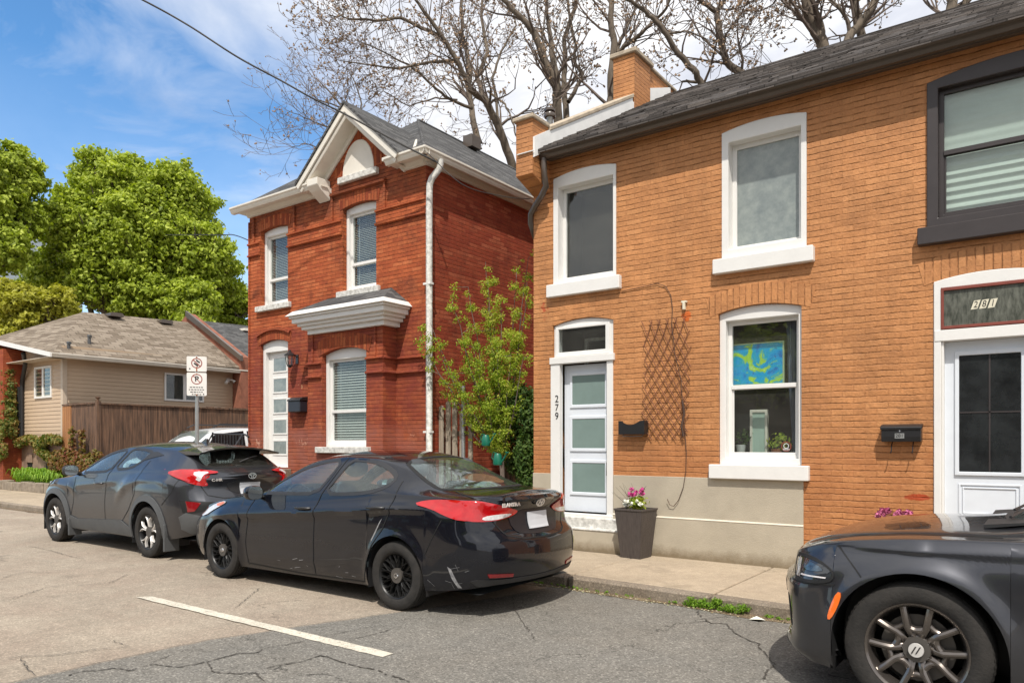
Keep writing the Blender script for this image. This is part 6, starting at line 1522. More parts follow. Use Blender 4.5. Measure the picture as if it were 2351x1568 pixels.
    def patch(s, name, mat, poly, view='side', sg=-1, off=.004, thick=.006, step=.05, parent=None, hole=None, label=None, smooth=True, only=None):
        """a panel following the body surface, cut from a 2D outline"""
        poly = dens_poly(poly, step); pts = [Vector((p[0], p[1])) for p in poly]; edges = [(i, (i+1) % len(poly)) for i in range(len(poly))]
        n0 = len(pts)
        if hole:
            hp = dens_poly(hole, step); m_ = len(pts); pts += [Vector((p[0], p[1])) for p in hp]; edges += [(m_+i, m_+(i+1) % len(hp)) for i in range(len(hp))]
        xs_ = [p[0] for p in poly]; ys_ = [p[1] for p in poly]; x = min(xs_) + step*.5
        while x < max(xs_):
            y = min(ys_) + step*.5
            while y < max(ys_):
                if inpoly((x, y), poly) and not (hole and inpoly((x, y), hole)):
                    if min((x-q[0])**2 + (y-q[1])**2 for q in poly) > (step*.4)**2: pts.append(Vector((x, y)))
                y += step
            x += step
        r = delaunay_2d_cdt(pts, edges, [], 0, 1e-5); v2, tris = r[0], r[2]
        tris = [t for t in tris if inpoly((sum(v2[i].x for i in t)/len(t), sum(v2[i].y for i in t)/len(t)), poly) and not (hole and inpoly((sum(v2[i].x for i in t)/len(t), sum(v2[i].y for i in t)/len(t)), hole))]
        top, bot = [], []; last = None
        for v in v2:
            h, d = s.hit(view, v.x, v.y, sg)
            if h is None: h = last if last is not None else Vector((0,0,0)); ok = False
            last = h; top.append(h + d*(off+thick)); bot.append(h + d*off)
        cnt = {}
        for t in tris:
            for i in range(len(t)):
                e = (t[i], t[(i+1) % len(t)]); k = tuple(sorted(e)); cnt.setdefault(k, []).append(e)
        n = len(top); fs = [tuple(t) for t in tris] + [tuple(n+i for i in t[::-1]) for t in tris]
        for k, e in cnt.items():
            if len(e) == 1: a, c = e[0]; fs.append((c, a, n+a, n+c))
        b = MB(); b.add(top + bot, fs); return b.build(name, M[mat] if isinstance(mat, str) else mat, parent or s.root, smooth=35 if smooth else False, label=label)
    def strip(s, b, line, w, view='side', sg=-1, off=.001, thick=.0025):
        own = b is None
        if own: b = MB()
        line = dens_poly(line, .03, False); n = len(line); A = []; Bq = []
        for i, p in enumerate(line):
            a, c = line[max(i-1,0)], line[min(i+1,n-1)]; dx, dy = c[0]-a[0], c[1]-a[1]; l_ = math.hypot(dx, dy) or 1; ex, ey = -dy/l_*w/2, dx/l_*w/2
            for L_, q in ((A, (p[0]+ex, p[1]+ey)), (Bq, (p[0]-ex, p[1]-ey))):
                h, d = s.hit(view, q[0], q[1], sg); L_.append(h + d*(off+thick) if h is not None else None)
        for i in range(n-1):
            q = [A[i], A[i+1], Bq[i+1], Bq[i]]
            if all(v is not None for v in q) and max((q[0]-q[1]).length, (q[0]-q[3]).length) < .15: b.add(q, [(0,1,2,3)])
        if own and b.f: b.build('panel_gap', M['gap'], s.root)
    def glass(s, name, poly, view, sg=-1, mat='car_glass', trim='black_plastic', tw=.022, label=None, rnd=2, off=.0):
        p = smooth_poly(poly, rnd) if rnd else poly
        cx_, cy_ = sum(q[0] for q in p)/len(p), sum(q[1] for q in p)/len(p)
        def grow(d):
            out = []; n = len(p)
            for i in range(n):
                a, c = p[i-1], p[(i+1) % n]; dx, dy = c[0]-a[0], c[1]-a[1]; l_ = math.hypot(dx, dy) or 1; nx_, ny_ = dy/l_, -dx/l_
                if (p[i][0]-cx_)*nx_ + (p[i][1]-cy_)*ny_ < 0: nx_, ny_ = -nx_, -ny_
                out.append((p[i][0]+nx_*d, p[i][1]+ny_*d))
            return out
        w = s.patch(name, mat, grow(.006), view, sg, off=-.006 + off, thick=.004, step=.07, label=label)
        s.patch('window_trim', trim, grow(.026), view, sg, off=-.003 + off, thick=.006, step=.04, hole=grow(-tw+.012), parent=w)
        return w
def wheel(root, name, x, yface, z, R, sg, rim_r, spokes, rim_mat, width=.21, cap=None, lip=None, label=None, barrel='black_plastic'):
    """wheel > tyre, rim; face at yface, looking towards sg"""
    yc_ = yface - sg*width/2
    b = MB(); b.lathe([(.05, 0), (rim_r*.72, 0), (rim_r*.72, .012), (.05, .012)], (x, yc_ + sg*.02, z), 'y', 28); b.lathe([(0,.0),(.07,.0),(.07,.06),(0,.06)] if sg > 0 else [(0,.0),(.07,.0),(.07,-.06),(0,-.06)], (x, yc_+sg*.02, z), 'y', 16)
    w = b.build('wheel', M['disc'], root, smooth=True, label=label)
    hw = width/2; T = MB()
    prof = [(rim_r*.96, -hw*.80), (rim_r*1.02, -hw*.93), (rim_r+(R-rim_r)*.35, -hw*1.03), (rim_r+(R-rim_r)*.70, -hw*1.0), (R*.975, -hw*.86), (R*.995, -hw*.70)]
    for g in (-.45, -.15, .15, .45): prof += [(R, hw*(g-.10)), (R, hw*(g-.05)), (R-.009, hw*(g-.04)), (R-.009, hw*(g+.04)), (R, hw*(g+.05)), (R, hw*(g+.10))]
    prof += [(R*.995, hw*.70), (R*.975, hw*.86), (rim_r+(R-rim_r)*.70, hw*1.0), (rim_r+(R-rim_r)*.35, hw*1.03), (rim_r+(R-rim_r)*.12, hw*.98), (rim_r*1.02, hw*.93), (rim_r*.96, hw*.80)]
    T.lathe(prof, (x, yc_, z), 'y', 72)
    for i in range(64):      # shoulder blocks
        a = 2*math.pi*i/64; a2 = a + .045
        for sd in (-1, 1):
            q = []
            for (r, yy) in ((R*.972, hw*.90), (R*1.0, hw*.66)):
                for aa in (a, a2): q.append((x + r*1.004*math.cos(aa), yc_ + sd*yy*1.01, z + r*1.004*math.sin(aa)))
            T.add([q[0], q[1], q[3], q[2]], [(0,1,2,3)])
    T.build('tyre', M['tyre'], w, smooth=35)
    Rm = MB(); f0 = hw*.86
    def yy(d): return yc_ + sg*d
    Rm.lathe([(rim_r*.93, yy(-hw*.85)-yc_), (rim_r*.90, yy(-hw*.3)-yc_), (rim_r*.86, yy(hw*.3)-yc_), (rim_r*.925, yy(f0-.015)-yc_), (rim_r*.95, yy(f0)-yc_), (rim_r*1.0, yy(f0+.008)-yc_), (rim_r*1.015, yy(f0-.004)-yc_), (rim_r*.98, yy(f0-.02)-yc_)], (x, yc_, z), 'y', 56)
    rim = Rm.build('rim', M[lip or rim_mat], w, smooth=35)
    Sp = MB()
    def pt(r, a, d): return (x + r*rim_r*math.cos(a), yc_ + sg*d, z + r*rim_r*math.sin(a))
    for line in spokes:      # [(r, angle, half-width, depth)]
        n = len(line); vs = []
        for i, (r, a, hw_, d) in enumerate(line):
            r0, a0 = line[max(i-1,0)][:2]; r1, a1 = line[min(i+1,n-1)][:2]
            ux, uz = r1*math.cos(a1)-r0*math.cos(a0), r1*math.sin(a1)-r0*math.sin(a0); l_ = math.hypot(ux, uz) or 1; ex, ez_ = -uz/l_, ux/l_
            cx_, cz_ = x + r*rim_r*math.cos(a), z + r*rim_r*math.sin(a)
            for s_, dd in ((-1.0, d-.032), (-.74, d-.006), (-.2, d+.002), (.2, d+.002), (.74, d-.006), (1.0, d-.032)): vs.append((cx_ + ex*hw_*s_, yc_ + sg*dd, cz_ + ez_*hw_*s_))
        fs = [(6*i+j, 6*i+j+1, 6*i+j+7, 6*i+j+6) for i in range(n-1) for j in range(5)] + [(0,1,2,3,4,5), tuple(6*(n-1)+j for j in (5,4,3,2,1,0))]
        Sp.add(vs, fs)
    Sp.build('spokes', M[rim_mat], w, smooth=30)
    Hb = MB(); Hb.lathe([(rim_r*.30, yy(f0-.065)-yc_), (rim_r*.28, yy(f0-.045)-yc_), (rim_r*.16, yy(f0-.034)-yc_), (rim_r*.13, yy(f0-.026)-yc_), (rim_r*.12, yy(f0-.020)-yc_), (0, yy(f0-.018)-yc_)], (x, yc_, z), 'y', 28)
    Hb.build('hub_cap', M[cap or rim_mat], w, smooth=30)
    Lg = MB()
    for i in range(5): a = 2*math.pi*(i+.5)/5; Lg.lathe([(.010, 0), (.010, sg*.012), (0, sg*.014)], (x + rim_r*.235*math.cos(a), yc_ + sg*(f0-.036), z + rim_r*.235*math.sin(a)), 'y', 8)
    Lg.build('lug_nuts', M['chrome'], w)
    return w
def interior(root, x0, yc, zseat, dash_x, wheel_side=-1, rows=((0, 1), (.85, 0)), wid=.36, head=True, dz=.92, hz=1.18):
    b = MB(); 
    for dx, front in rows:
        for sy in (-1, 1):
            y = yc + sy*wid; X = x0 + dx
            s_ = MB(); s_.box(X-.25, X+.22, y-.23, y+.23, zseat-.18, zseat); s_.prism([(X+.16, zseat-.05), (X+.30, zseat-.05), (X+.42, zseat+.50), (X+.33, zseat+.53)], y-.22, y+.22, 'y')
            if head: s_.lathe([(0,-.09),(.09,-.08),(.125,-.02),(.125,.05),(.08,.105),(0,.11)], (X+.40, y, zseat+.65), k=14)
            s_.build('seat', M['seat'], root, bevel=.03, smooth=True)
    b.box(dash_x-.35, dash_x+.1, yc-.68, yc+.68, zseat-.05, dz-.06); b.build('dashboard', M['interior'], root, bevel=.05)
    b = MB(); y = yc + wheel_side*wid; n = 24; cx_, cz_ = dash_x+.22, dz-.08
    ring = [Vector((cx_ - .055*math.sin(2*math.pi*i/n)*1.0, y + .18*math.cos(2*math.pi*i/n), cz_ + .165*math.sin(2*math.pi*i/n))) for i in range(n+1)]
    b.tube(ring, .014, 6, cap=False); b.tube([(cx_, y-.17, cz_), (cx_, y+.17, cz_)], .014, 5); b.tube([(cx_, y, cz_), (cx_-.15, y, cz_-.03)], .03, 6); b.build('steering_wheel', M['interior'], root, smooth=60)
def mirror(car, x, z, y, sg, mat, w=.20, h=.14):
    b = MB(); yy = car.yc + sg*y; vs = []
    prof = [(-.01, .35), (.03, .82), (.075, 1.0), (.12, .98), (.135, .90)]
    n = 14
    for dx, k_ in prof:
        for i in range(n):
            a = 2*math.pi*i/n; cs_, sn_ = math.cos(a), math.sin(a); cy_ = math.copysign(abs(cs_)**.7, cs_)*w/2*k_; cz_ = math.copysign(abs(sn_)**.7, sn_)*h/2*k_
            vs.append((x + dx, yy + sg*(w/2) + cy_, z + cz_))
    fs = [(i*n+j, i*n+(j+1) % n, (i+1)*n+(j+1) % n, (i+1)*n+j) for i in range(len(prof)-1) for j in range(n)] + [tuple(range(n))]
    b.add(vs, fs); b.tube([(x+.05, yy - sg*.06, z-.06), (x+.06, yy + sg*.05, z-.04)], [.03, .028], 6); m_ = b.build('wing_mirror', M[mat], car.root, smooth=50)
    b = MB(); b.add([(x+.128, v[1], v[2]) for v in vs[-n:]], [tuple(range(n))]); b.build('mirror_glass', M['mirror_glass'], m_)
M['mirror_glass'] = simple('mirror_glass', (.7, .75, .75), .03, metal=1, var=.01)
def handle(car, x, z, sg, mat='black_metal', l=.2):
    h, d = car.hit('side', x, z, sg)
    b = MB(); y = h.y; b.tube([(x-l/2, y, z), (x-l/2+.02, y+sg*.03, z), (x, y+sg*.042, z), (x+l/2-.02, y+sg*.03, z), (x+l/2, y, z)], [.012,.014,.015,.014,.012], 8)
    return b.build('door_handle', M[mat], car.root, smooth=60)

# ---- black sedan (rear three-quarter towards the camera)
ex0_, ex1_ = -8.52, -3.86
t = empty('sedan', (-6.2, 5.70, 0), 'scuffed black four door sedan with black wheels parked in front of the red house', 'car')
SE = dict(x=(ex0_, ex1_), halfw=.90, floor=.22, glass_z=.95, flare=.018, bulge=.10,
 arch=[(-7.63, .325, .352), (-4.85, .325, .362)],
 zb=[(-8.52,.32),(-8.3,.25),(-7.95,.20),(-7.25,.165),(-5.25,.185),(-4.45,.225),(-4.1,.26),(-3.86,.30)],
 hw=[(-8.52,.56),(-8.44,.68),(-8.3,.78),(-8.0,.86),(-7.6,.885),(-6.9,.875),(-5.8,.88),(-4.85,.895),(-4.45,.885),(-4.15,.84),(-3.98,.77),(-3.90,.70),(-3.86,.63)],
 zs=[(-8.52,.60),(-8.35,.70),(-8.0,.81),(-7.6,.89),(-7.25,.93),(-6.9,.965),(-6.3,.985),(-5.6,1.01),(-5.0,1.04),(-4.6,1.045),(-4.25,1.03),(-4.0,1.01),(-3.86,.98)],
 ws=[(-8.52,.50),(-8.35,.66),(-8.0,.78),(-7.5,.82),(-7.0,.825),(-6.3,.83),(-5.4,.835),(-4.8,.825),(-4.4,.80),(-4.1,.755),(-3.95,.70),(-3.86,.60)],
 zg=[(-8.52,.63),(-8.35,.74),(-8.0,.85),(-7.6,.925),(-7.25,.965),(-7.05,1.0),(-6.75,1.16),(-6.45,1.29),(-6.15,1.36),(-5.8,1.39),(-5.4,1.375),(-5.05,1.305),(-4.75,1.185),(-4.45,1.085),(-4.25,1.07),(-4.0,1.055),(-3.86,1.02)],
 wg=[(-8.52,.36),(-8.35,.5),(-8.0,.6),(-7.6,.66),(-7.25,.70),(-7.0,.70),(-6.75,.65),(-6.45,.615),(-6.15,.60),(-5.8,.59),(-5.4,.585),(-5.05,.58),(-4.75,.595),(-4.45,.64),(-4.1,.64),(-3.86,.5)],
 zt=[(-8.52,.66),(-8.35,.78),(-8.0,.90),(-7.6,.975),(-7.35,1.00),(-7.15,1.06),(-6.8,1.24),(-6.5,1.37),(-6.2,1.435),(-5.8,1.465),(-5.4,1.455),(-5.05,1.405),(-4.75,1.285),(-4.45,1.135),(-4.3,1.095),(-4.1,1.10),(-3.93,1.10),(-3.86,1.07)],
 rear=[(.2,.10),(.34,.03),(.50,.0),(.64,.01),(.70,.035),(.74,.095),(.90,.125),(1.0,.10),(1.06,.05),(1.10,.05)],
 front=[(.25,.06),(.40,.0),(.55,.0),(.66,.06),(.74,.18)],
 crease=[([(-7.9,.70),(-7.3,.74),(-6.4,.80),(-5.5,.875),(-4.9,.93),(-4.3,.95)], .030, .07), ([(-7.2,.30),(-6.4,.31),(-5.6,.37),(-5.2,.50)], .012, .05)])
car = Car(SE, t, 5.70, 'elantra')
fw = [(-6.99,1.005),(-6.70,1.155),(-6.41,1.27),(-6.12,1.34),(-5.86,1.362),(-5.92,1.20),(-6.035,1.03),(-6.5,1.012)]
rw = [(-5.90,1.035),(-5.80,1.20),(-5.72,1.362),(-5.55,1.362),(-5.32,1.335),(-5.12,1.265),(-5.02,1.20),(-5.06,1.135),(-5.25,1.075),(-5.55,1.045)]
fwp, rwp = smooth_poly(fw, 1), smooth_poly(rw, 1)
ws_ = [(-7.20,0),(-7.17,.40),(-7.06,.62),(-6.60,.545),(-6.42,.50),(-6.38,.25),(-6.37,0),(-6.38,-.25),(-6.42,-.50),(-6.60,-.545),(-7.06,-.62),(-7.17,-.40)]
bw_ = [(-5.03,0),(-5.05,.30),(-5.06,.50),(-4.95,.535),(-4.62,.60),(-4.50,.60),(-4.40,.42),(-4.36,0),(-4.40,-.42),(-4.50,-.60),(-4.62,-.60),(-4.95,-.535),(-5.06,-.50),(-5.05,-.30)]
car.finish([('side', fwp, .4), ('side', rwp, .4), ('top', ws_, .62), ('top', bw_, .62)])
for sg in (-1, 1):
    car.glass('side_window', fw, 'side', sg, rnd=1); car.glass('side_window', rw, 'side', sg, rnd=1)
car.glass('windshield', ws_, 'top', mat='car_glass', rnd=1); car.glass('rear_window', bw_, 'top', mat='car_glass', rnd=1, trim='gap')
b = MB()
for sg in (-1, 1):
    car.strip(None, [(-6.00,.20),(-6.005,.5),(-6.00,.85),(-5.955,1.00),(-5.86,1.20),(-5.79,1.385)], .011, 'side', sg)
    car.strip(None, [(-7.13,.20),(-7.16,.45),(-7.10,.85),(-7.02,.985)], .009, 'side', sg)
    car.strip(None, [(-5.27,.22),(-5.20,.42),(-5.13,.58),(-5.0,.74),(-4.92,.90),(-4.90,1.05),(-4.93,1.18)], .011, 'side', sg)
    car.strip(None, [(-7.13,.215),(-6.2,.195),(-5.27,.215)], .012, 'side', sg)
    car.strip(None, [(-4.47,.55),(-4.40,.68),(-4.30,.86)], .008, 'side', sg)
    car.strip(None, [(-7.02,.70),(-7.35,.74),(-7.7,.86)], .001, 'side', sg)
car.strip(None, [(-4.40,.55),(-4.26,.62),(-4.1,.66)], .012, 'top'); car.strip(None, [(-4.40,-.55),(-4.26,-.62),(-4.1,-.66)], .012, 'top')
car.strip(None, [(-.60,1.03),(-.58,.90),(-.56,.84),(-.46,.72),(-.3,.685),(0,.675),(.3,.685),(.46,.72),(.56,.84),(.58,.90),(.60,1.03)], .012, 'rear')
# trunk recess and plate
car.patch('plate_recess', simple('black_recess', (.012,.012,.015), .35), smooth_poly([(-.40,.93),(-.36,.76),(-.26,.71),(.26,.71),(.36,.76),(.40,.93)], 1), 'rear', off=.002, thick=.003)
car.patch('trunk_lip', 'elantra', smooth_poly([(-.50,1.035),(-.46,1.005),(.46,1.005),(.50,1.035),(.4,1.06),(-.4,1.06)], 1), 'rear', off=.0, thick=.028)
car.patch('number_plate', 'plate', [(-.155,.905),(-.155,.755),(.155,.755),(.155,.905)], 'rear', off=.012, thick=.008, smooth=False)
# tail lamps, wrapping the corner
tls = smooth_poly([(-4.64,.992),(-4.52,1.025),(-4.35,1.038),(-4.12,1.035),(-4.0,1.03),(-3.975,.95),(-4.0,.865),(-4.12,.86),(-4.27,.90),(-4.42,.955)], 1)
for sg in (-1, 1):
    car.patch('tail_lamp', 'red_lens', tls, 'side', sg, off=.001, thick=.014, step=.03)
    k = sg
    p = smooth_poly([(k*.80,1.032),(k*.70,1.035),(k*.55,1.0),(k*.43,.965),(k*.28,.93),(k*.30,.90),(k*.42,.865),(k*.56,.85),(k*.72,.85),(k*.82,.865)], 1)
    tl = car.patch('tail_lamp', 'red_lens', p, 'rear', off=.001, thick=.014, step=.03)
    p = smooth_poly([(k*.66,.895),(k*.52,.905),(k*.34,.905),(k*.42,.872),(k*.56,.858),(k*.68,.862)], 1)
    car.patch('reversing_lens', 'clear_lens', p, 'rear', off=.014, thick=.004, step=.03, parent=tl)
    car.patch('reflector', 'dark_red_lens', [(k*.70,.405),(k*.44,.385),(k*.44,.355),(k*.68,.37)], 'rear', off=.002, thick=.008, step=.04)
car.patch('lower_bumper', 'black_plastic', smooth_poly([(-.80,.36),(-.60,.345),(0,.33),(.60,.345),(.80,.36),(.72,.275),(0,.265),(-.72,.275)], 1), 'rear', off=.0, thick=.012)
car.patch('bumper_sticker', 'yellow_sticker', [(.66,.60),(.66,.53),(.81,.55),(.81,.615)], 'rear', off=.002, thick=.002, step=.03)
# badge: slanted H in an oval; model lettering
def oval(cx_, cz_, a, c, n=28): return [(cx_ + a*math.cos(6.2832*i/n), cz_ + c*math.sin(6.2832*i/n)) for i in range(n)]
car.patch('badge', 'silver', oval(0,.985,.066,.038), 'rear', off=.030, thick=.007, hole=oval(0,.985,.053,.027), step=.02)
car.patch('badge', 'silver', [(-.036,.962),(-.022,.962),(-.014,.982),(.012,.988),(.006,.966),(.022,.962),(.038,1.008),(.024,1.008),(.018,.996),(-.010,.990),(-.004,1.008),(-.020,1.008)], 'rear', off=.030, thick=.007, step=.03)
h, _ = car.hit('rear', -.42, .992)
b = MB(); add_text(b, 'ELANTRA', .046, (h.x+.036, car.yc-.40, .985), (0,1,0), (0,0,1), ext=.003, sx=1.35, bold=.002); b.build('model_lettering', M['silver'], t)
# scuffs on the rear quarter
sc = simple('pale_scuffed_primer', (.34,.34,.34), .6, c2=(.10,.10,.11), vs=30)
car.patch('scuff', sc, [(-4.235,.46),(-4.20,.44),(-4.15,.33),(-4.11,.26),(-4.135,.25),(-4.165,.30),(-4.20,.36)], 'side', -1, off=.0005, thick=.001, step=.02)
car.patch('scuff', sc, [(-5.045,.80),(-5.01,.84),(-5.09,.70),(-5.15,.60),(-5.15,.63)], 'side', -1, off=.0005, thick=.001, step=.02)
b = MB(); rr = random.Random(5)
for i in range(7):
    x = rr.uniform(-4.45,-4.05); z = rr.uniform(.28,.5); a = rr.uniform(-1.2,.6); l_ = rr.uniform(.03,.09); car.strip(b, [(x,z),(x+l_*math.cos(a),z+l_*math.sin(a))], .002, 'side', -1)
for i in range(10):
    x = rr.uniform(-6.6,-5.3); z = rr.uniform(.22,.34); car.strip(b, [(x,z),(x+rr.uniform(.02,.1),z+rr.uniform(-.01,.02))], .004, 'side', -1)
b.build('scratches', sc, t)
car.patch('headlamp', 'clear_lens', smooth_poly([(-8.16,.70),(-7.98,.80),(-7.68,.875),(-7.60,.865),(-7.75,.80),(-8.02,.68)], 1), 'side', -1, off=.001, thick=.010, step=.03)
car.patch('indicator_lens', 'amber', smooth_poly([(-7.84,.83),(-7.68,.868),(-7.62,.862),(-7.74,.81)], 1), 'side', -1, off=.012, thick=.003, step=.03)
car.patch('headlamp', 'clear_lens', smooth_poly([(-8.16,.70),(-7.98,.80),(-7.68,.875),(-7.60,.865),(-7.75,.80),(-8.02,.68)], 1), 'side', 1, off=.001, thick=.010, step=.03)
handle(car, -6.17, .875, -1, 'black_metal', .22); handle(car, -5.09, .935, -1, 'black_metal', .22)
car.patch('side_lamp', 'clear_lens', oval(-6.44,.845,.075,.028), 'side', -1, off=.001, thick=.004, step=.03) if False else None
mirror(car, -6.98, 1.005, .86, -1, 'elantra', .21, .155); mirror(car, -6.98, 1.005, .86, 1, 'elantra', .21, .155)
interior(t, -6.35, 5.70, .62, -7.1, -1, rows=((0, 1), (.88, 0)), dz=.98)
b = MB(); b.box(-5.05, -4.45, 5.05, 6.35, 1.0, 1.02); b.build('parcel_shelf', M['interior'], t)
b = MB(); leaves(b, (-4.72, 5.75, 1.06), (.16,.30,.05), 140, .07, .8, seed=33); b.lathe([(0,-.03),(.16,-.02),(.15,.05),(.06,.09),(0,.095)], (-4.70, 6.0, 1.05), k=16); o = b.build('folded_blanket', simple('patterned_grey_blanket', (.42,.46,.42), .85, c2=(.04,.05,.05), vs=28), None); tag(o, 'patterned pale grey blanket lying on the rear shelf of the black sedan', 'blanket')
def star(n, pairs, w0, w1, d0, d1, r0=.2, r1=.97):
    out = []
    for i in range(n):
        a = 2*math.pi*i/n + math.pi/2
        for da in pairs: out.append([(r0, a+da*.5, w0, d0), (.55, a+da*.55, (w0+w1)/2, (d0+d1)/2+.006), (r1, a+da, w1, d1)])
    return out
fo = .085
mesh_sp = []
for i in range(10):
    a = 2*math.pi*i/10 + math.pi/2
    mesh_sp.append([(.18,a,.010,fo-.03),(.55,a,.009,fo-.012)]); mesh_sp.append([(.55,a,.008,fo-.012),(.95,a+.20,.007,fo-.004)]); mesh_sp.append([(.55,a,.008,fo-.012),(.95,a-.20,.007,fo-.004)])
    mesh_sp.append([(.25,a+.1,.006,fo-.03),(.62,a+.17,.006,fo-.015),(.95,a+.06,.006,fo-.006)]); mesh_sp.append([(.25,a-.1,.006,fo-.03),(.62,a-.17,.006,fo-.015),(.95,a-.06,.006,fo-.006)])
for ax in (-7.63, -4.85):
    for sg in (-1, 1): wheel(t, 'w', ax, 5.70+sg*.885, .318, .318, sg, .212, mesh_sp, 'black_alloy', .205, cap='black_alloy')
b = MB()
for ax in (-7.63, -4.85): b.lathe([(.026,.004),(.022,-.004),(.018,-.004),(.016,.004)], (ax, 5.70-.885+.018, .318), 'y', 16)
b.build('wheel_centre_ring', M['chrome'], t)

# ---- dark grey coupe-like crossover
t = empty('crossover', (-11.1, 5.98, 0), 'dark grey hatchback crossover with silver and black wheels parked ahead of the black sedan', 'car')
SC = dict(x=(-13.42, -8.80), halfw=.915, floor=.28, glass_z=1.02, flare=.012, bulge=.10,
 arch=[(-12.60, .355, .40), (-9.79, .355, .405)],
 zb=[(-13.42,.34),(-13.2,.28),(-12.9,.25),(-12.1,.235),(-10.2,.24),(-9.3,.28),(-9.0,.32),(-8.80,.36)],
 hw=[(-13.42,.56),(-13.34,.70),(-13.2,.80),(-12.95,.875),(-12.6,.895),(-12.1,.865),(-11.4,.855),(-10.7,.86),(-10.2,.885),(-9.8,.905),(-9.4,.90),(-9.15,.865),(-8.98,.79),(-8.87,.71),(-8.80,.62)],
 zs=[(-13.42,.68),(-13.25,.80),(-12.95,.91),(-12.6,.965),(-12.2,1.0),(-11.5,1.055),(-10.9,1.09),(-10.3,1.13),(-9.9,1.15),(-9.5,1.15),(-9.2,1.14),(-8.95,1.11),(-8.80,1.05)],
 ws=[(-13.42,.5),(-13.25,.68),(-12.95,.80),(-12.6,.84),(-12.0,.84),(-11.3,.835),(-10.6,.82),(-10.1,.80),(-9.7,.795),(-9.3,.785),(-9.05,.745),(-8.9,.68),(-8.80,.58)],
 zg=[(-13.42,.72),(-13.25,.85),(-12.95,.965),(-12.6,1.02),(-12.3,1.055),(-12.1,1.10),(-11.7,1.27),(-11.3,1.40),(-10.9,1.465),(-10.4,1.485),(-9.9,1.46),(-9.5,1.415),(-9.25,1.355),(-9.05,1.24),(-8.92,1.17),(-8.80,1.09)],
 wg=[(-13.42,.38),(-13.25,.52),(-12.95,.62),(-12.6,.68),(-12.3,.70),(-12.1,.70),(-11.7,.655),(-11.3,.63),(-10.9,.61),(-10.4,.60),(-9.9,.58),(-9.5,.56),(-9.25,.56),(-9.05,.57),(-8.92,.56),(-8.80,.46)],
 zt=[(-13.42,.76),(-13.25,.90),(-12.95,1.02),(-12.6,1.07),(-12.3,1.105),(-12.1,1.16),(-11.7,1.35),(-11.35,1.475),(-10.95,1.54),(-10.4,1.565),(-9.9,1.55),(-9.5,1.51),(-9.25,1.44),(-9.05,1.31),(-8.92,1.205),(-8.80,1.14)],
 rear=[(.3,.14),(.42,.05),(.56,.0),(.74,.0),(.84,.05),(.95,.09),(1.06,.06),(1.14,.02),(1.2,.0)],
 front=[(.3,.08),(.5,.0),(.66,.02),(.78,.12)],
 crease=[([(-10.75,.72),(-10.4,.95),(-10.05,1.05),(-9.6,1.06),(-9.1,1.0)], .030, .13), ([(-13.1,.86),(-12.6,.92),(-12.1,.86),(-11.9,.72)], .028, .09), ([(-12.1,.86),(-11.4,.93),(-10.6,1.0)], .014, .05)])
car = Car(SC, t, 5.98, 'chr')
fw = [(-11.93,1.105),(-11.6,1.265),(-11.28,1.375),(-10.98,1.43),(-10.80,1.445),(-10.86,1.32),(-11.0,1.145),(-11.4,1.118)]
rw = [(-10.86,1.165),(-10.74,1.33),(-10.66,1.45),(-10.40,1.45),(-10.14,1.415),(-10.10,1.395),(-10.25,1.28),(-10.42,1.195)]
ws_ = [(-12.20,0),(-12.16,.42),(-12.02,.64),(-11.55,.575),(-11.30,.53),(-11.27,.25),(-11.26,0),(-11.27,-.25),(-11.30,-.53),(-11.55,-.575),(-12.02,-.64),(-12.16,-.42)]
bw_ = [(-9.50,0),(-9.50,.46),(-9.34,.50),(-9.08,.53),(-8.98,.50),(-8.95,.3),(-8.94,0),(-8.95,-.3),(-8.98,-.50),(-9.08,-.53),(-9.34,-.50),(-9.50,-.46)]
car.finish([('side', smooth_poly(fw,1), .4), ('side', smooth_poly(rw,1), .4), ('top', ws_, .65), ('top', bw_, .55)])
for sg in (-1, 1):
    car.glass('side_window', fw, 'side', sg, rnd=1); car.glass('side_window', rw, 'side', sg, rnd=1)
    car.patch('pillar_trim', 'black_plastic', [(-10.12,1.42),(-9.98,1.42),(-9.80,1.375),(-10.05,1.33),(-10.22,1.29)], 'side', sg, off=.001, thick=.005, step=.05)
car.glass('windshield', ws_, 'top', rnd=1); car.glass('rear_window', bw_, 'top', rnd=1, mat='dark_glass', trim='gap')
# black cladding: arches, sills
for sg in (-1, 1):
    for (ax, az, R), (a0, a1) in zip(SC['arch'], ((-28, 205), (-20, 210))):
        n = 26; outer = []; inner = []
        for i in range(n+1):
            a = rad(a0 + (a1-a0)*i/n); w = .085
            outer.append((ax + (R+w)*math.cos(a), max(.20, az + (R+w)*math.sin(a)))); inner.append((ax + (R+.004)*math.cos(a), az + (R+.004)*math.sin(a)))
        outer = [(min(max(p[0], -13.34), -8.95), p[1]) for p in outer]
        car.patch('wheel_arch_trim', 'grey_plastic', outer + inner[::-1], 'side', sg, off=.001, thick=.016, step=.05)
    car.patch('sill_trim', 'grey_plastic', [(-12.12,.245),(-10.28,.25),(-10.25,.36),(-10.55,.46),(-10.75,.45),(-11.9,.40),(-12.10,.44),(-12.16,.35)], 'side', sg, off=.002, thick=.014, step=.06)
    car.patch('mudflap', 'grey_plastic', [(-12.18,.20),(-12.12,.20),(-12.12,.42),(-12.20,.42)], 'side', sg, off=-.02, thick=.03)
    b = MB(); b.box(-9.34, -9.31, car.yc+sg*.70, car.yc+sg*.915, .12, .48); b.build('mudflap', M['grey_plastic'], t, bevel=.008); b = MB(); b.box(-12.14, -12.11, car.yc+sg*.70, car.yc+sg*.89, .13, .40); b.build('mudflap', M['grey_plastic'], t, bevel=.008)
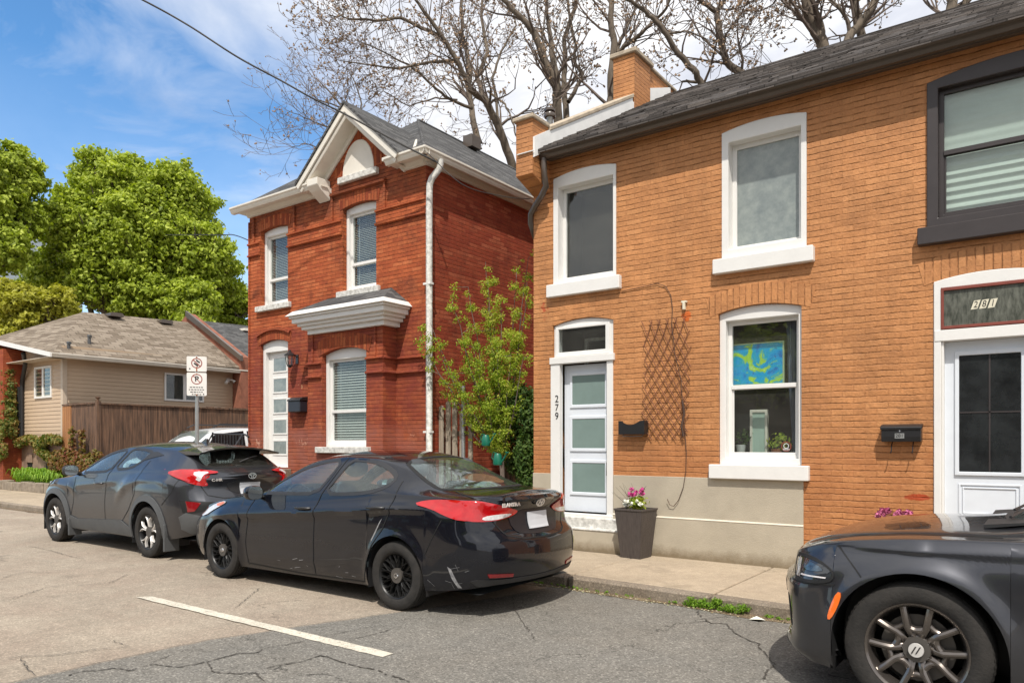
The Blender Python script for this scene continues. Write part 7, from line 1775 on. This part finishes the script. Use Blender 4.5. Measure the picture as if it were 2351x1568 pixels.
car.patch('lower_bumper', 'grey_plastic', smooth_poly([(-.86,.66),(-.62,.58),(-.45,.50),(.45,.50),(.62,.58),(.86,.66),(.80,.34),(.4,.33),(-.4,.33),(-.80,.34)], 1), 'rear', off=.0, thick=.014)
for k in (-1, 1):
    car.patch('tail_lamp', 'red_lens', smooth_poly([(-9.42,1.155),(-9.20,1.20),(-9.02,1.195),(-8.90,1.18),(-8.86,1.06),(-8.90,1.0),(-9.02,1.05),(-9.22,1.10)], 1), 'side', k, off=.002, thick=.03, step=.03)
    tl = car.patch('tail_lamp', 'red_lens', smooth_poly([(k*.82,1.19),(k*.66,1.20),(k*.44,1.175),(k*.42,1.15),(k*.60,1.135),(k*.62,1.06),(k*.56,.985),(k*.66,.98),(k*.80,1.04)], 1), 'rear', off=.002, thick=.03, step=.03)
    car.patch('clear_lens', 'clear_lens', smooth_poly([(k*.68,1.175),(k*.52,1.165),(k*.64,1.12),(k*.66,1.04),(k*.70,1.06),(k*.72,1.12)], 1), 'rear', off=.032, thick=.004, step=.03, parent=tl)
    car.patch('fog_recess', 'gap', [(k*.84,.80),(k*.50,.77),(k*.54,.70),(k*.78,.62),(k*.82,.64)], 'rear', off=.002, thick=.006, step=.04)
    car.patch('reflector', 'dark_red_lens', [(k*.80,.79),(k*.68,.77),(k*.74,.66),(k*.79,.65)], 'rear', off=.008, thick=.006, step=.04)
b = MB()
for sg in (-1, 1):
    car.strip(None, [(-11.02,.40),(-11.04,.7),(-11.0,1.08),(-10.94,1.14),(-10.78,1.42)], .010, 'side', sg); car.strip(None, [(-12.10,.44),(-12.02,.62),(-12.0,.9),(-12.0,1.05)], .010, 'side', sg)
    car.strip(None, [(-10.50,.46),(-10.30,.62),(-10.14,.84),(-10.10,1.1),(-10.02,1.30)], .010, 'side', sg); car.strip(None, [(-9.40,.72),(-9.20,.90),(-9.14,1.08)], .008, 'side', sg)
car.strip(None, [(-.62,1.13),(-.64,.98),(-.58,.86),(-.4,.82),(0,.81),(.4,.82),(.58,.86),(.64,.98),(.62,1.13)], .010, 'rear')
car.patch('hatch_recess', simple('black_hatch_recess', (.02,.021,.023), .4), smooth_poly([(-.36,1.04),(-.26,.86),(.26,.86),(.36,1.04)], 1), 'rear', off=.002, thick=.004)
car.patch('number_plate', 'plate', [(-.155,1.01),(-.155,.86),(.155,.86),(.155,1.01)], 'rear', off=.010, thick=.008, smooth=False)
b = MB(); sp_ = []
b = MB(); vs = []
for i, yy in enumerate([-.60,-.45,-.2,0,.2,.45,.60]):
    e = 1 - abs(yy)/.60; dr = .03*(1-e)
    vs += [(-9.62, 5.98+yy*.93, 1.522-.09*(abs(yy)/.6)**2.2), (-9.25, 5.98+yy, 1.515-.085*(abs(yy)/.6)**2.2), (-9.02+dr*1.5, 5.98+yy*1.02, 1.487-.08*(abs(yy)/.6)**2.2), (-9.03+dr*1.5, 5.98+yy*1.02, 1.465-.08*(abs(yy)/.6)**2.2), (-9.35, 5.98+yy*.98, 1.465-.085*(abs(yy)/.6)**2.2)]
b.add(vs, [(5*i+j, 5*i+(j+1) % 5, 5*i+5+(j+1) % 5, 5*i+5+j) for i in range(6) for j in range(5)] + [(0,1,2,3,4), (30,31,32,33,34)]); b.build('spoiler', M['chr'], t, smooth=40)
b = MB(); b.prism([(-9.98,1.54),(-9.80,1.53),(-9.80,1.60),(-9.83,1.61)], 5.965, 5.995, 'y'); b.build('fin_antenna', M['chr'], t, bevel=.005)
b = MB(); b.tube([(-9.02,5.98,1.28),(-9.0,6.1,1.33),(-9.06,6.28,1.36)], .008, 5); b.build('rear_wiper', M['black_plastic'], t)
b = MB()
h, _ = car.hit('rear', 0, 1.11); hx = h.x + .008
def ell(b, cy_, cz_, a, c, w, n=24): b.add([(hx, cy_+r*a*math.cos(6.2832*i/n), cz_+r*c*math.sin(6.2832*i/n)) for r in (1, 1-w) for i in range(n)] + [(hx+.006, cy_+r*a*math.cos(6.2832*i/n), cz_+r*c*math.sin(6.2832*i/n)) for r in (1, 1-w) for i in range(n)], [(i, (i+1)%n, n+(i+1)%n, n+i) for i in range(n)] + [(2*n+i, 2*n+(i+1)%n, 3*n+(i+1)%n, 3*n+i) for i in range(n)])
ell(b, 5.98, 1.10, .062, .042, .16); ell(b, 5.98, 1.116, .040, .022, .28); ell(b, 5.98, 1.098, .018, .038, .3); b.build('badge', M['chrome'], t)
h, _ = car.hit('rear', -.45, 1.06)
b = MB(); add_text(b, 'C-HR', .05, (h.x+.012, 5.98-.47, 1.055), (0,1,0), (0,0,1), ext=.003, sx=1.3, bold=.001); b.build('model_lettering', M['silver'], t)
for sg in (-1, 1): car.patch('headlamp', 'clear_lens', smooth_poly([(-13.30,.80),(-13.05,.92),(-12.80,.985),(-12.70,.985),(-12.85,.90),(-13.1,.80)], 1), 'side', sg, off=.001, thick=.012, step=.03)
handle(car, -11.22, .955, -1, 'chr', .2)
mirror(car, -11.98, 1.13, .85, -1, 'black_plastic', .22, .16); mirror(car, -11.98, 1.13, .85, 1, 'black_plastic', .22, .16)
interior(t, -11.25, 5.98, .72, -12.05, -1, rows=((0, 1), (.86, 0)), dz=1.08)
ch_sp = []
for i in range(5):
    a = 2*math.pi*i/5 + math.pi/2
    for s_ in (-1, 1):
        ch_sp.append([(.16,a+s_*.25,.011,fo-.02),(.52,a+s_*.10,.012,fo),(.74,a+s_*.16,.012,fo+.004),(.97,a+s_*.34,.011,fo)])
for ax in (-12.60, -9.79):
    for sg in (-1, 1): wheel(t, 'w', ax, 5.98+sg*.895, .345, .345, sg, .232, ch_sp, 'silver', .215, cap='black_alloy', lip='black_alloy')

# ---- grey muscle sedan, nose only in the picture
t = empty('muscle_sedan', (1.0, 5.53, 0), 'dark metallic grey muscle car with bronze wheel, its nose filling the right corner', 'car')
SD = dict(x=(-1.42, 3.75), halfw=.93, floor=.22, glass_z=1.04, flare=.030, flw=.065, bulge=.045,
 arch=[(-.60, .375, .438), (2.46, .375, .438)],
 zb=[(-1.42,.24),(-1.35,.22),(-1.05,.20),(-.1,.185),(1.9,.19),(3.0,.22),(3.75,.30)],
 hw=[(-1.42,.45),(-1.40,.53),(-1.36,.64),(-1.32,.74),(-1.26,.83),(-1.17,.885),(-1.0,.91),(-.6,.925),(0,.915),(1,.91),(2.4,.935),(3.2,.90),(3.6,.78),(3.75,.66)],
 zs=[(-1.42,.80),(-1.38,.825),(-1.28,.868),(-1.1,.915),(-.9,.950),(-.6,.980),(-.1,.998),(.6,1.0),(1.6,1.02),(2.6,1.03),(3.4,1.0),(3.75,.93)],
 ws=[(-1.42,.40),(-1.38,.56),(-1.32,.68),(-1.22,.76),(-1.1,.81),(-.9,.84),(-.6,.855),(0,.85),(1,.85),(2.4,.86),(3.3,.80),(3.75,.6)],
 zg=[(-1.42,.82),(-1.38,.855),(-1.28,.903),(-1.1,.953),(-.9,.988),(-.6,1.018),(-.2,1.03),(0,1.06),(.35,1.2),(.75,1.35),(1.3,1.40),(2.0,1.37),(2.6,1.2),(3.0,1.08),(3.5,1.05),(3.75,.98)],
 wg=[(-1.42,.28),(-1.38,.40),(-1.28,.56),(-1.1,.65),(-.9,.68),(-.6,.70),(-.2,.72),(.1,.71),(.5,.65),(1.0,.60),(2.0,.58),(2.6,.6),(3.0,.66),(3.75,.5)],
 zt=[(-1.42,.84),(-1.38,.875),(-1.28,.92),(-1.1,.975),(-.9,1.012),(-.6,1.045),(-.3,1.075),(-.15,1.10),(.2,1.24),(.7,1.43),(1.3,1.485),(2.0,1.44),(2.6,1.24),(3.0,1.11),(3.5,1.09),(3.75,1.02)],
 front=[(.2,.10),(.27,.0),(.34,.03),(.48,.02),(.62,.0),(.68,.0),(.705,.045),(.80,.055),(.90,.075)],
 rear=[(.3,.1),(.5,0),(.8,.05),(1.0,.05)],
 crease=[([(-1.05,.93),(-.6,.93),(0,.945),(1,.96),(2.8,.98)], .016, .06), ([(-.15,.60),(.4,.62),(1.2,.66),(2.0,.74)], .018, .07)])
car = Car(SD, t, 5.53, 'charger')
fw = [(.28,1.04),(.62,1.20),(.95,1.31),(1.3,1.35),(1.32,1.2),(1.32,1.05),(.8,1.04)]
ws_ = [(-.20,0),(-.16,.45),(0.0,.66),(.45,.59),(.66,.54),(.70,.25),(.70,0),(.70,-.25),(.66,-.54),(.45,-.59),(0.0,-.66),(-.16,-.45)]
car.finish([('side', smooth_poly(fw,1), .4), ('top', ws_, .68)])
for sg in (-1, 1): car.glass('side_window', fw, 'side', sg, rnd=1)
car.glass('windshield', ws_, 'top', rnd=1)
hl = smooth_poly([(-1.30,.832),(-1.22,.838),(-1.12,.825),(-1.04,.782),(-1.03,.745),(-1.06,.715),(-1.16,.70),(-1.305,.70)], 1)
for sg in (-1, 1):
    h_ = car.patch('headlamp', 'head_lens', hl, 'side', sg, off=-.004, thick=.008, step=.03)
    cxh, czh = -1.165, .77
    big = [(cxh + (q[0]-cxh)*1.05, czh + (q[1]-czh)*1.16) for q in hl]; sml = [(cxh + (q[0]-cxh)*.965, czh + (q[1]-czh)*.86) for q in hl]
    car.patch('lamp_surround', 'gap', big, 'side', sg, off=-.002, thick=.010, step=.03, hole=sml, parent=h_)
    car.patch('lamp_reflector', simple('lamp_front_bezel', (.34,.33,.33), .2, metal=.4, var=.5, vs=30, coat=1), [(-1.292,.815),(-1.248,.82),(-1.24,.715),(-1.292,.715)], 'side', sg, off=.004, thick=.003, step=.02, parent=h_)
    car.patch('lamp_lens', simple('bluish_projector_lens', (.05,.09,.13), .08, c2=(.015,.02,.028), vs=22, coat=1), smooth_poly([(-1.225,.812),(-1.14,.806),(-1.08,.775),(-1.14,.762),(-1.22,.765)], 1), 'side', sg, off=.004, thick=.003, step=.02, parent=h_)
    car.patch('lamp_strip', 'clear_lens', [(-1.235,.728),(-1.075,.730),(-1.07,.738),(-1.235,.737)], 'side', sg, off=.004, thick=.003, step=.02, parent=h_)
    car.patch('side_marker', 'amber', smooth_poly([(-1.005,.665),(-.975,.66),(-.995,.58),(-1.035,.50),(-1.06,.50),(-1.04,.58)], 1), 'side', sg, off=.001, thick=.008, step=.02)
k = 1
car.patch('grille', 'gap', smooth_poly([(-.50,.67),(-.48,.52),(.48,.52),(.50,.67)], 1), 'front', off=.0, thick=.006)
for sg in (-1, 1): car.patch('air_intake', 'gap', smooth_poly([(sg*.66,.60),(sg*.58,.50),(sg*.56,.38),(sg*.68,.36)], 1), 'front', off=.001, thick=.004)
b = MB()
for sg in (-1, 1):
    car.strip(None, [(-1.02,.925),(-.94,.84),(-.875,.765)], .008, 'side', sg)
    car.strip(None, [(-1.34,.688),(-1.2,.684),(-1.02,.70)], .010, 'side', sg); car.strip(None, [(.20,.20),(.24,.6),(.27,1.0)], .009, 'side', sg)
    car.strip(None, [(-1.40,sg*.60),(-1.15,sg*.665),(-.8,sg*.71),(-.2,sg*.74)], .009, 'top')
b = MB(); n = 16
for i in range(n):
    a0, a1 = -1.05 + 2.1*i/n, -1.05 + 2.1*(i+1)/n
    q = []
    for a in (a0, a1):
        y = math.sin(a)*.80/math.sin(1.05); x = -1.47 + .44*(1-math.cos(a))/(1-math.cos(1.05))*.62; q += [(x-.02, 5.53+y, .235), (x+.18, 5.53+y*.95, .25), (x+.18, 5.53+y*.95, .28), (x-.01, 5.53+y, .262)]
    b.add(q, [(0,4,5,1),(1,5,6,2),(2,6,7,3),(3,7,4,0)])
b.build('front_splitter', M['black_plastic'], t, smooth=30)
b = MB(); b.prism([(-.30,1.072),(-.05,1.10),(-.05,1.09),(-.30,1.05)], 4.95, 6.1, 'y'); b.build('cowl', M['black_plastic'], t)
b = MB()
for y0, y1 in ((5.15, 5.75), (5.75, 6.25)): b.tube([(-.18, y0, 1.105), (-.10, (y0+y1)/2, 1.14), (-.06, y1, 1.15)], .009, 5)
b.build('wiper', M['black_plastic'], t)
b = MB(); leaves(b, (.12, 5.15, 1.09), (.16, .20, .05), 50, .09, .8, seed=71); b.box(.0, .2, 5.0, 5.3, 1.04, 1.08); o = b.build('yellow_vest', M['yellow'], None); tag(o, 'crumpled yellow vest lying on the dashboard of the nearest car', 'vest')
interior(t, .75, 5.53, .62, .05, -1, rows=((0, 1), (.95, 0)), dz=1.0)
mirror(car, .38, 1.04, .90, -1, 'charger', .22, .16)
h, _ = car.hit('side', -.02, .62)
b = MB(); b.lathe([(0,-.006),(.030,-.004),(.034,0),(.03,.002)], (-.045, h.y+.001, .645), 'y', 16); b.build('side_badge', M['chrome'], t)
y_sp = []
for i in range(5):
    a = 2*math.pi*i/5 + math.pi/2 + .63
    for s_ in (-1, 1):
        y_sp.append([(.18,a+s_*.50,.026,fo-.036),(.34,a+s_*.30,.024,fo-.016),(.50,a+s_*.25,.023,fo-.002),(.70,a+s_*.31,.021,fo+.004),(.99,a+s_*.345,.023,fo-.002)])
    y_sp.append([(.58,a-.25,.018,fo-.010),(.54,a,.018,fo-.014),(.58,a+.25,.018,fo-.010)])
    y_sp.append([(.46,a+.28,.022,fo-.010),(.40,a+.45,.023,fo-.013),(.385,a+.628,.023,fo-.014),(.40,a+.80,.023,fo-.013),(.46,a+.977,.022,fo-.010)])
    y_sp.append([(.22,a+.45,.03,fo-.034),(.25,a+.628,.03,fo-.034),(.22,a+.80,.03,fo-.034)])
for ax in (-.60, 2.46):
    for sg in (-1, 1): wheel(t, 'w', ax, 5.53+sg*.905, .378, .378, sg, .262, y_sp, 'gunmetal', .235, cap='gunmetal')
b = MB(); b.lathe([(.040,.010),(.038,-.002),(0,-.004)], (-.60, 5.53-.905+.018, .378), 'y', 24); b.build('wheel_centre_cap', M['silver'], t)
b = MB()
for dx in (-.011, .011): b.prism([(-.606+dx-.008, .36), (-.606+dx-.001, .36), (-.594+dx+.008, .40), (-.594+dx+.001, .40)], 5.53-.905+.011, 5.53-.905+.016, 'y')
b.build('wheel_centre_mark', M['ink'], t)

# ---- white SUV in the driveway, facing the street
t = empty('white_suv', (-17.8, 12.2, .15), 'white sport utility vehicle parked in the driveway in front of the board fence', 'car')
b = MB(); X0, X1, Y0, Y1 = -18.85, -16.95, 9.15, 13.9; z0 = .15
def sv(x, y, z): return (x, y, z + z0)
prof = [(9.2,.35),(9.15,.75),(9.25,.95),(9.7,1.08),(9.95,1.13),(10.35,1.55),(10.75,1.76),(11.6,1.83),(13.2,1.80),(13.75,1.55),(13.9,1.0),(13.85,.35)]
prof = smooth_poly(prof, 2, False)
cx_ = (X0+X1)/2; rows = []
for y, z in prof:
    zb_ = 1.08
    pts = []
    for xx, f_ in ((-.95, 0), (-.955, .5), (-.93, 1)): pts.append((cx_+xx, .35 + (min(z, zb_)-.35)*f_))
    k_ = max(0, z-zb_); pts += [(cx_-.93+.20*min(1,k_/.7)*.6, zb_+k_*.6 if z > zb_ else z), (cx_-.93+.26*min(1,k_/.7)+.04, z-.03 if z > zb_ else z), (cx_-.35, z+.0), (cx_, z+.01)]
    rows.append([(x, y, zz) for x, zz in pts] + [(2*cx_-x, y, zz) for x, zz in pts[-2::-1]])
n = len(rows[0]); b.add([sv(*p) for r in rows for p in r], [(i*n+j, i*n+j+1, (i+1)*n+j+1, (i+1)*n+j) for i in range(len(rows)-1) for j in range(n-1)] + [tuple(range(n)), tuple((len(rows)-1)*n+j for j in range(n))])
b.build('body', M['suv'], t, smooth=35)
b = MB(); b.add([sv(cx_-.72,10.02,1.19), sv(cx_+.72,10.02,1.19), sv(cx_+.60,10.60,1.71), sv(cx_-.60,10.60,1.71), sv(cx_-.72,9.99,1.20), sv(cx_+.72,9.99,1.20), sv(cx_+.60,10.57,1.72), sv(cx_-.60,10.57,1.72)], [(4,5,6,7),(0,1,5,4),(1,2,6,5),(2,3,7,6),(3,0,4,7)]); b.build('windshield', M['dark_glass'], t)
wb_ = simple('dark_suv_window', (.012,.013,.015), .08, var=.3)
for q in ([(10.25,1.16),(10.62,1.62),(11.45,1.72),(11.45,1.16)], [(11.55,1.16),(11.55,1.72),(12.5,1.71),(12.5,1.16)], [(12.6,1.16),(12.6,1.70),(13.15,1.66),(13.45,1.2)]):
    b = MB(); b.add([sv(cx_+.945-.25*(z-1.08), y, z) for y, z in q] + [sv(cx_+.93-.25*(z-1.08)+.03, y, z) for y, z in q], [(4,5,6,7),(0,1,5,4),(1,2,6,5),(2,3,7,6),(3,0,4,7)]); b.build('side_window', wb_, t)
b = MB(); b.tube([sv(cx_+.62,10.7,1.80), sv(cx_+.60,10.9,1.89), sv(cx_+.60,13.2,1.89), sv(cx_+.62,13.4,1.82)], .018, 6); b.tube([sv(cx_-.62,10.7,1.80), sv(cx_-.60,10.9,1.89), sv(cx_-.60,13.2,1.89), sv(cx_-.62,13.4,1.82)], .018, 6); b.build('roof_rail', M['black_plastic'], t)
for sg in (-1, 1):
    b = MB(); b.box(cx_+sg*.55-.18, cx_+sg*.55+.18, 9.14, 9.35, z0+.78, z0+.92); b.build('headlamp', M['clear_lens'], t, bevel=.02)
b = MB(); b.box(cx_-.35, cx_+.35, 9.13, 9.3, z0+.62, z0+.88); b.build('grille', M['gap'], t)
for y in (10.0, 12.9):
    for sg in (-1, 1):
        b = MB(); b.lathe([(0,-.1),(.25,-.1),(.34,-.08),(.36,0),(.34,.08),(.25,.1),(0,.1)], (cx_+sg*.86, y, z0+.36), 'x', 28); w = b.build('wheel', M['tyre'], t, smooth=True)
        b = MB(); b.lathe([(0,sg*.112),(.20,sg*.112),(.24,sg*.10),(.20,sg*.09)], (cx_+sg*.86, y, z0+.36), 'x', 20); b.build('rim', M['silver'], w, smooth=True)
b = MB(); b.lathe([(0,.0),(.08,.01),(.12,.06),(.08,.11),(0,.12)], (cx_+1.08, 10.35, z0+1.12), 'z', 14); b.build('wing_mirror', M['suv'], t, smooth=True)

# ------------------------------------------------------------------ the other side of the street (seen only as reflections)
for i, (x0, x1, h, lab) in enumerate(((-24, -15.5, 5.6, 'brown brick house across the street mirrored in the parked hatchback'), (-14, -5.5, 6.2, 'dark brick house across the street mirrored in the black sedan'), (-3.5, 5, 5.8, 'grey brick house across the street mirrored in the storm door glass'))):
    t = empty('opposite_house', ((x0+x1)/2, -12, 0), lab, 'house', 'houses across the street')
    b = MB(); b.box(x0, x1, -20, -11.5, 0, h); b.build('wall', simple('opposite_brick_%s' % 'abc'[i], ((.14,.07,.045), (.10,.05,.035), (.15,.14,.13))[i], .85, bump=.4), t)
    b = MB(); b.prism([(-20.5, h), (-11.1, h), (-15.8, h+2.6)], x0-.3, x1+.3, 'x'); b.build('roof', M['dark_roof'], t)
    for k in range(3):
        for z in (1.2, 3.7):
            b = MB(); xx = x0 + 1.4 + k*2.6; b.box(xx, xx+1.1, -11.52, -11.46, z, z+1.5); b.build('window', M['film'], t)
b = MB(); b.box(-60, 30, -14.2, -9.0, -.04, .12); struct(b, 'far_sidewalk', M['concrete'])
for i, x in enumerate((-19, -8.5, 1.5)):
    t = maple('street_tree', ('leafy street tree across the road mirrored in the hatchback', 'leafy street tree across the road mirrored in the sedan', 'leafy street tree across the road mirrored in the nearest car')[i], [((x, -9.8, 4.4), (2.0, 1.6, 1.6))], (x, -9.8, .1), .14, 90+i, M['maple'], .22, 5000, group='street trees across the road', sub=22)
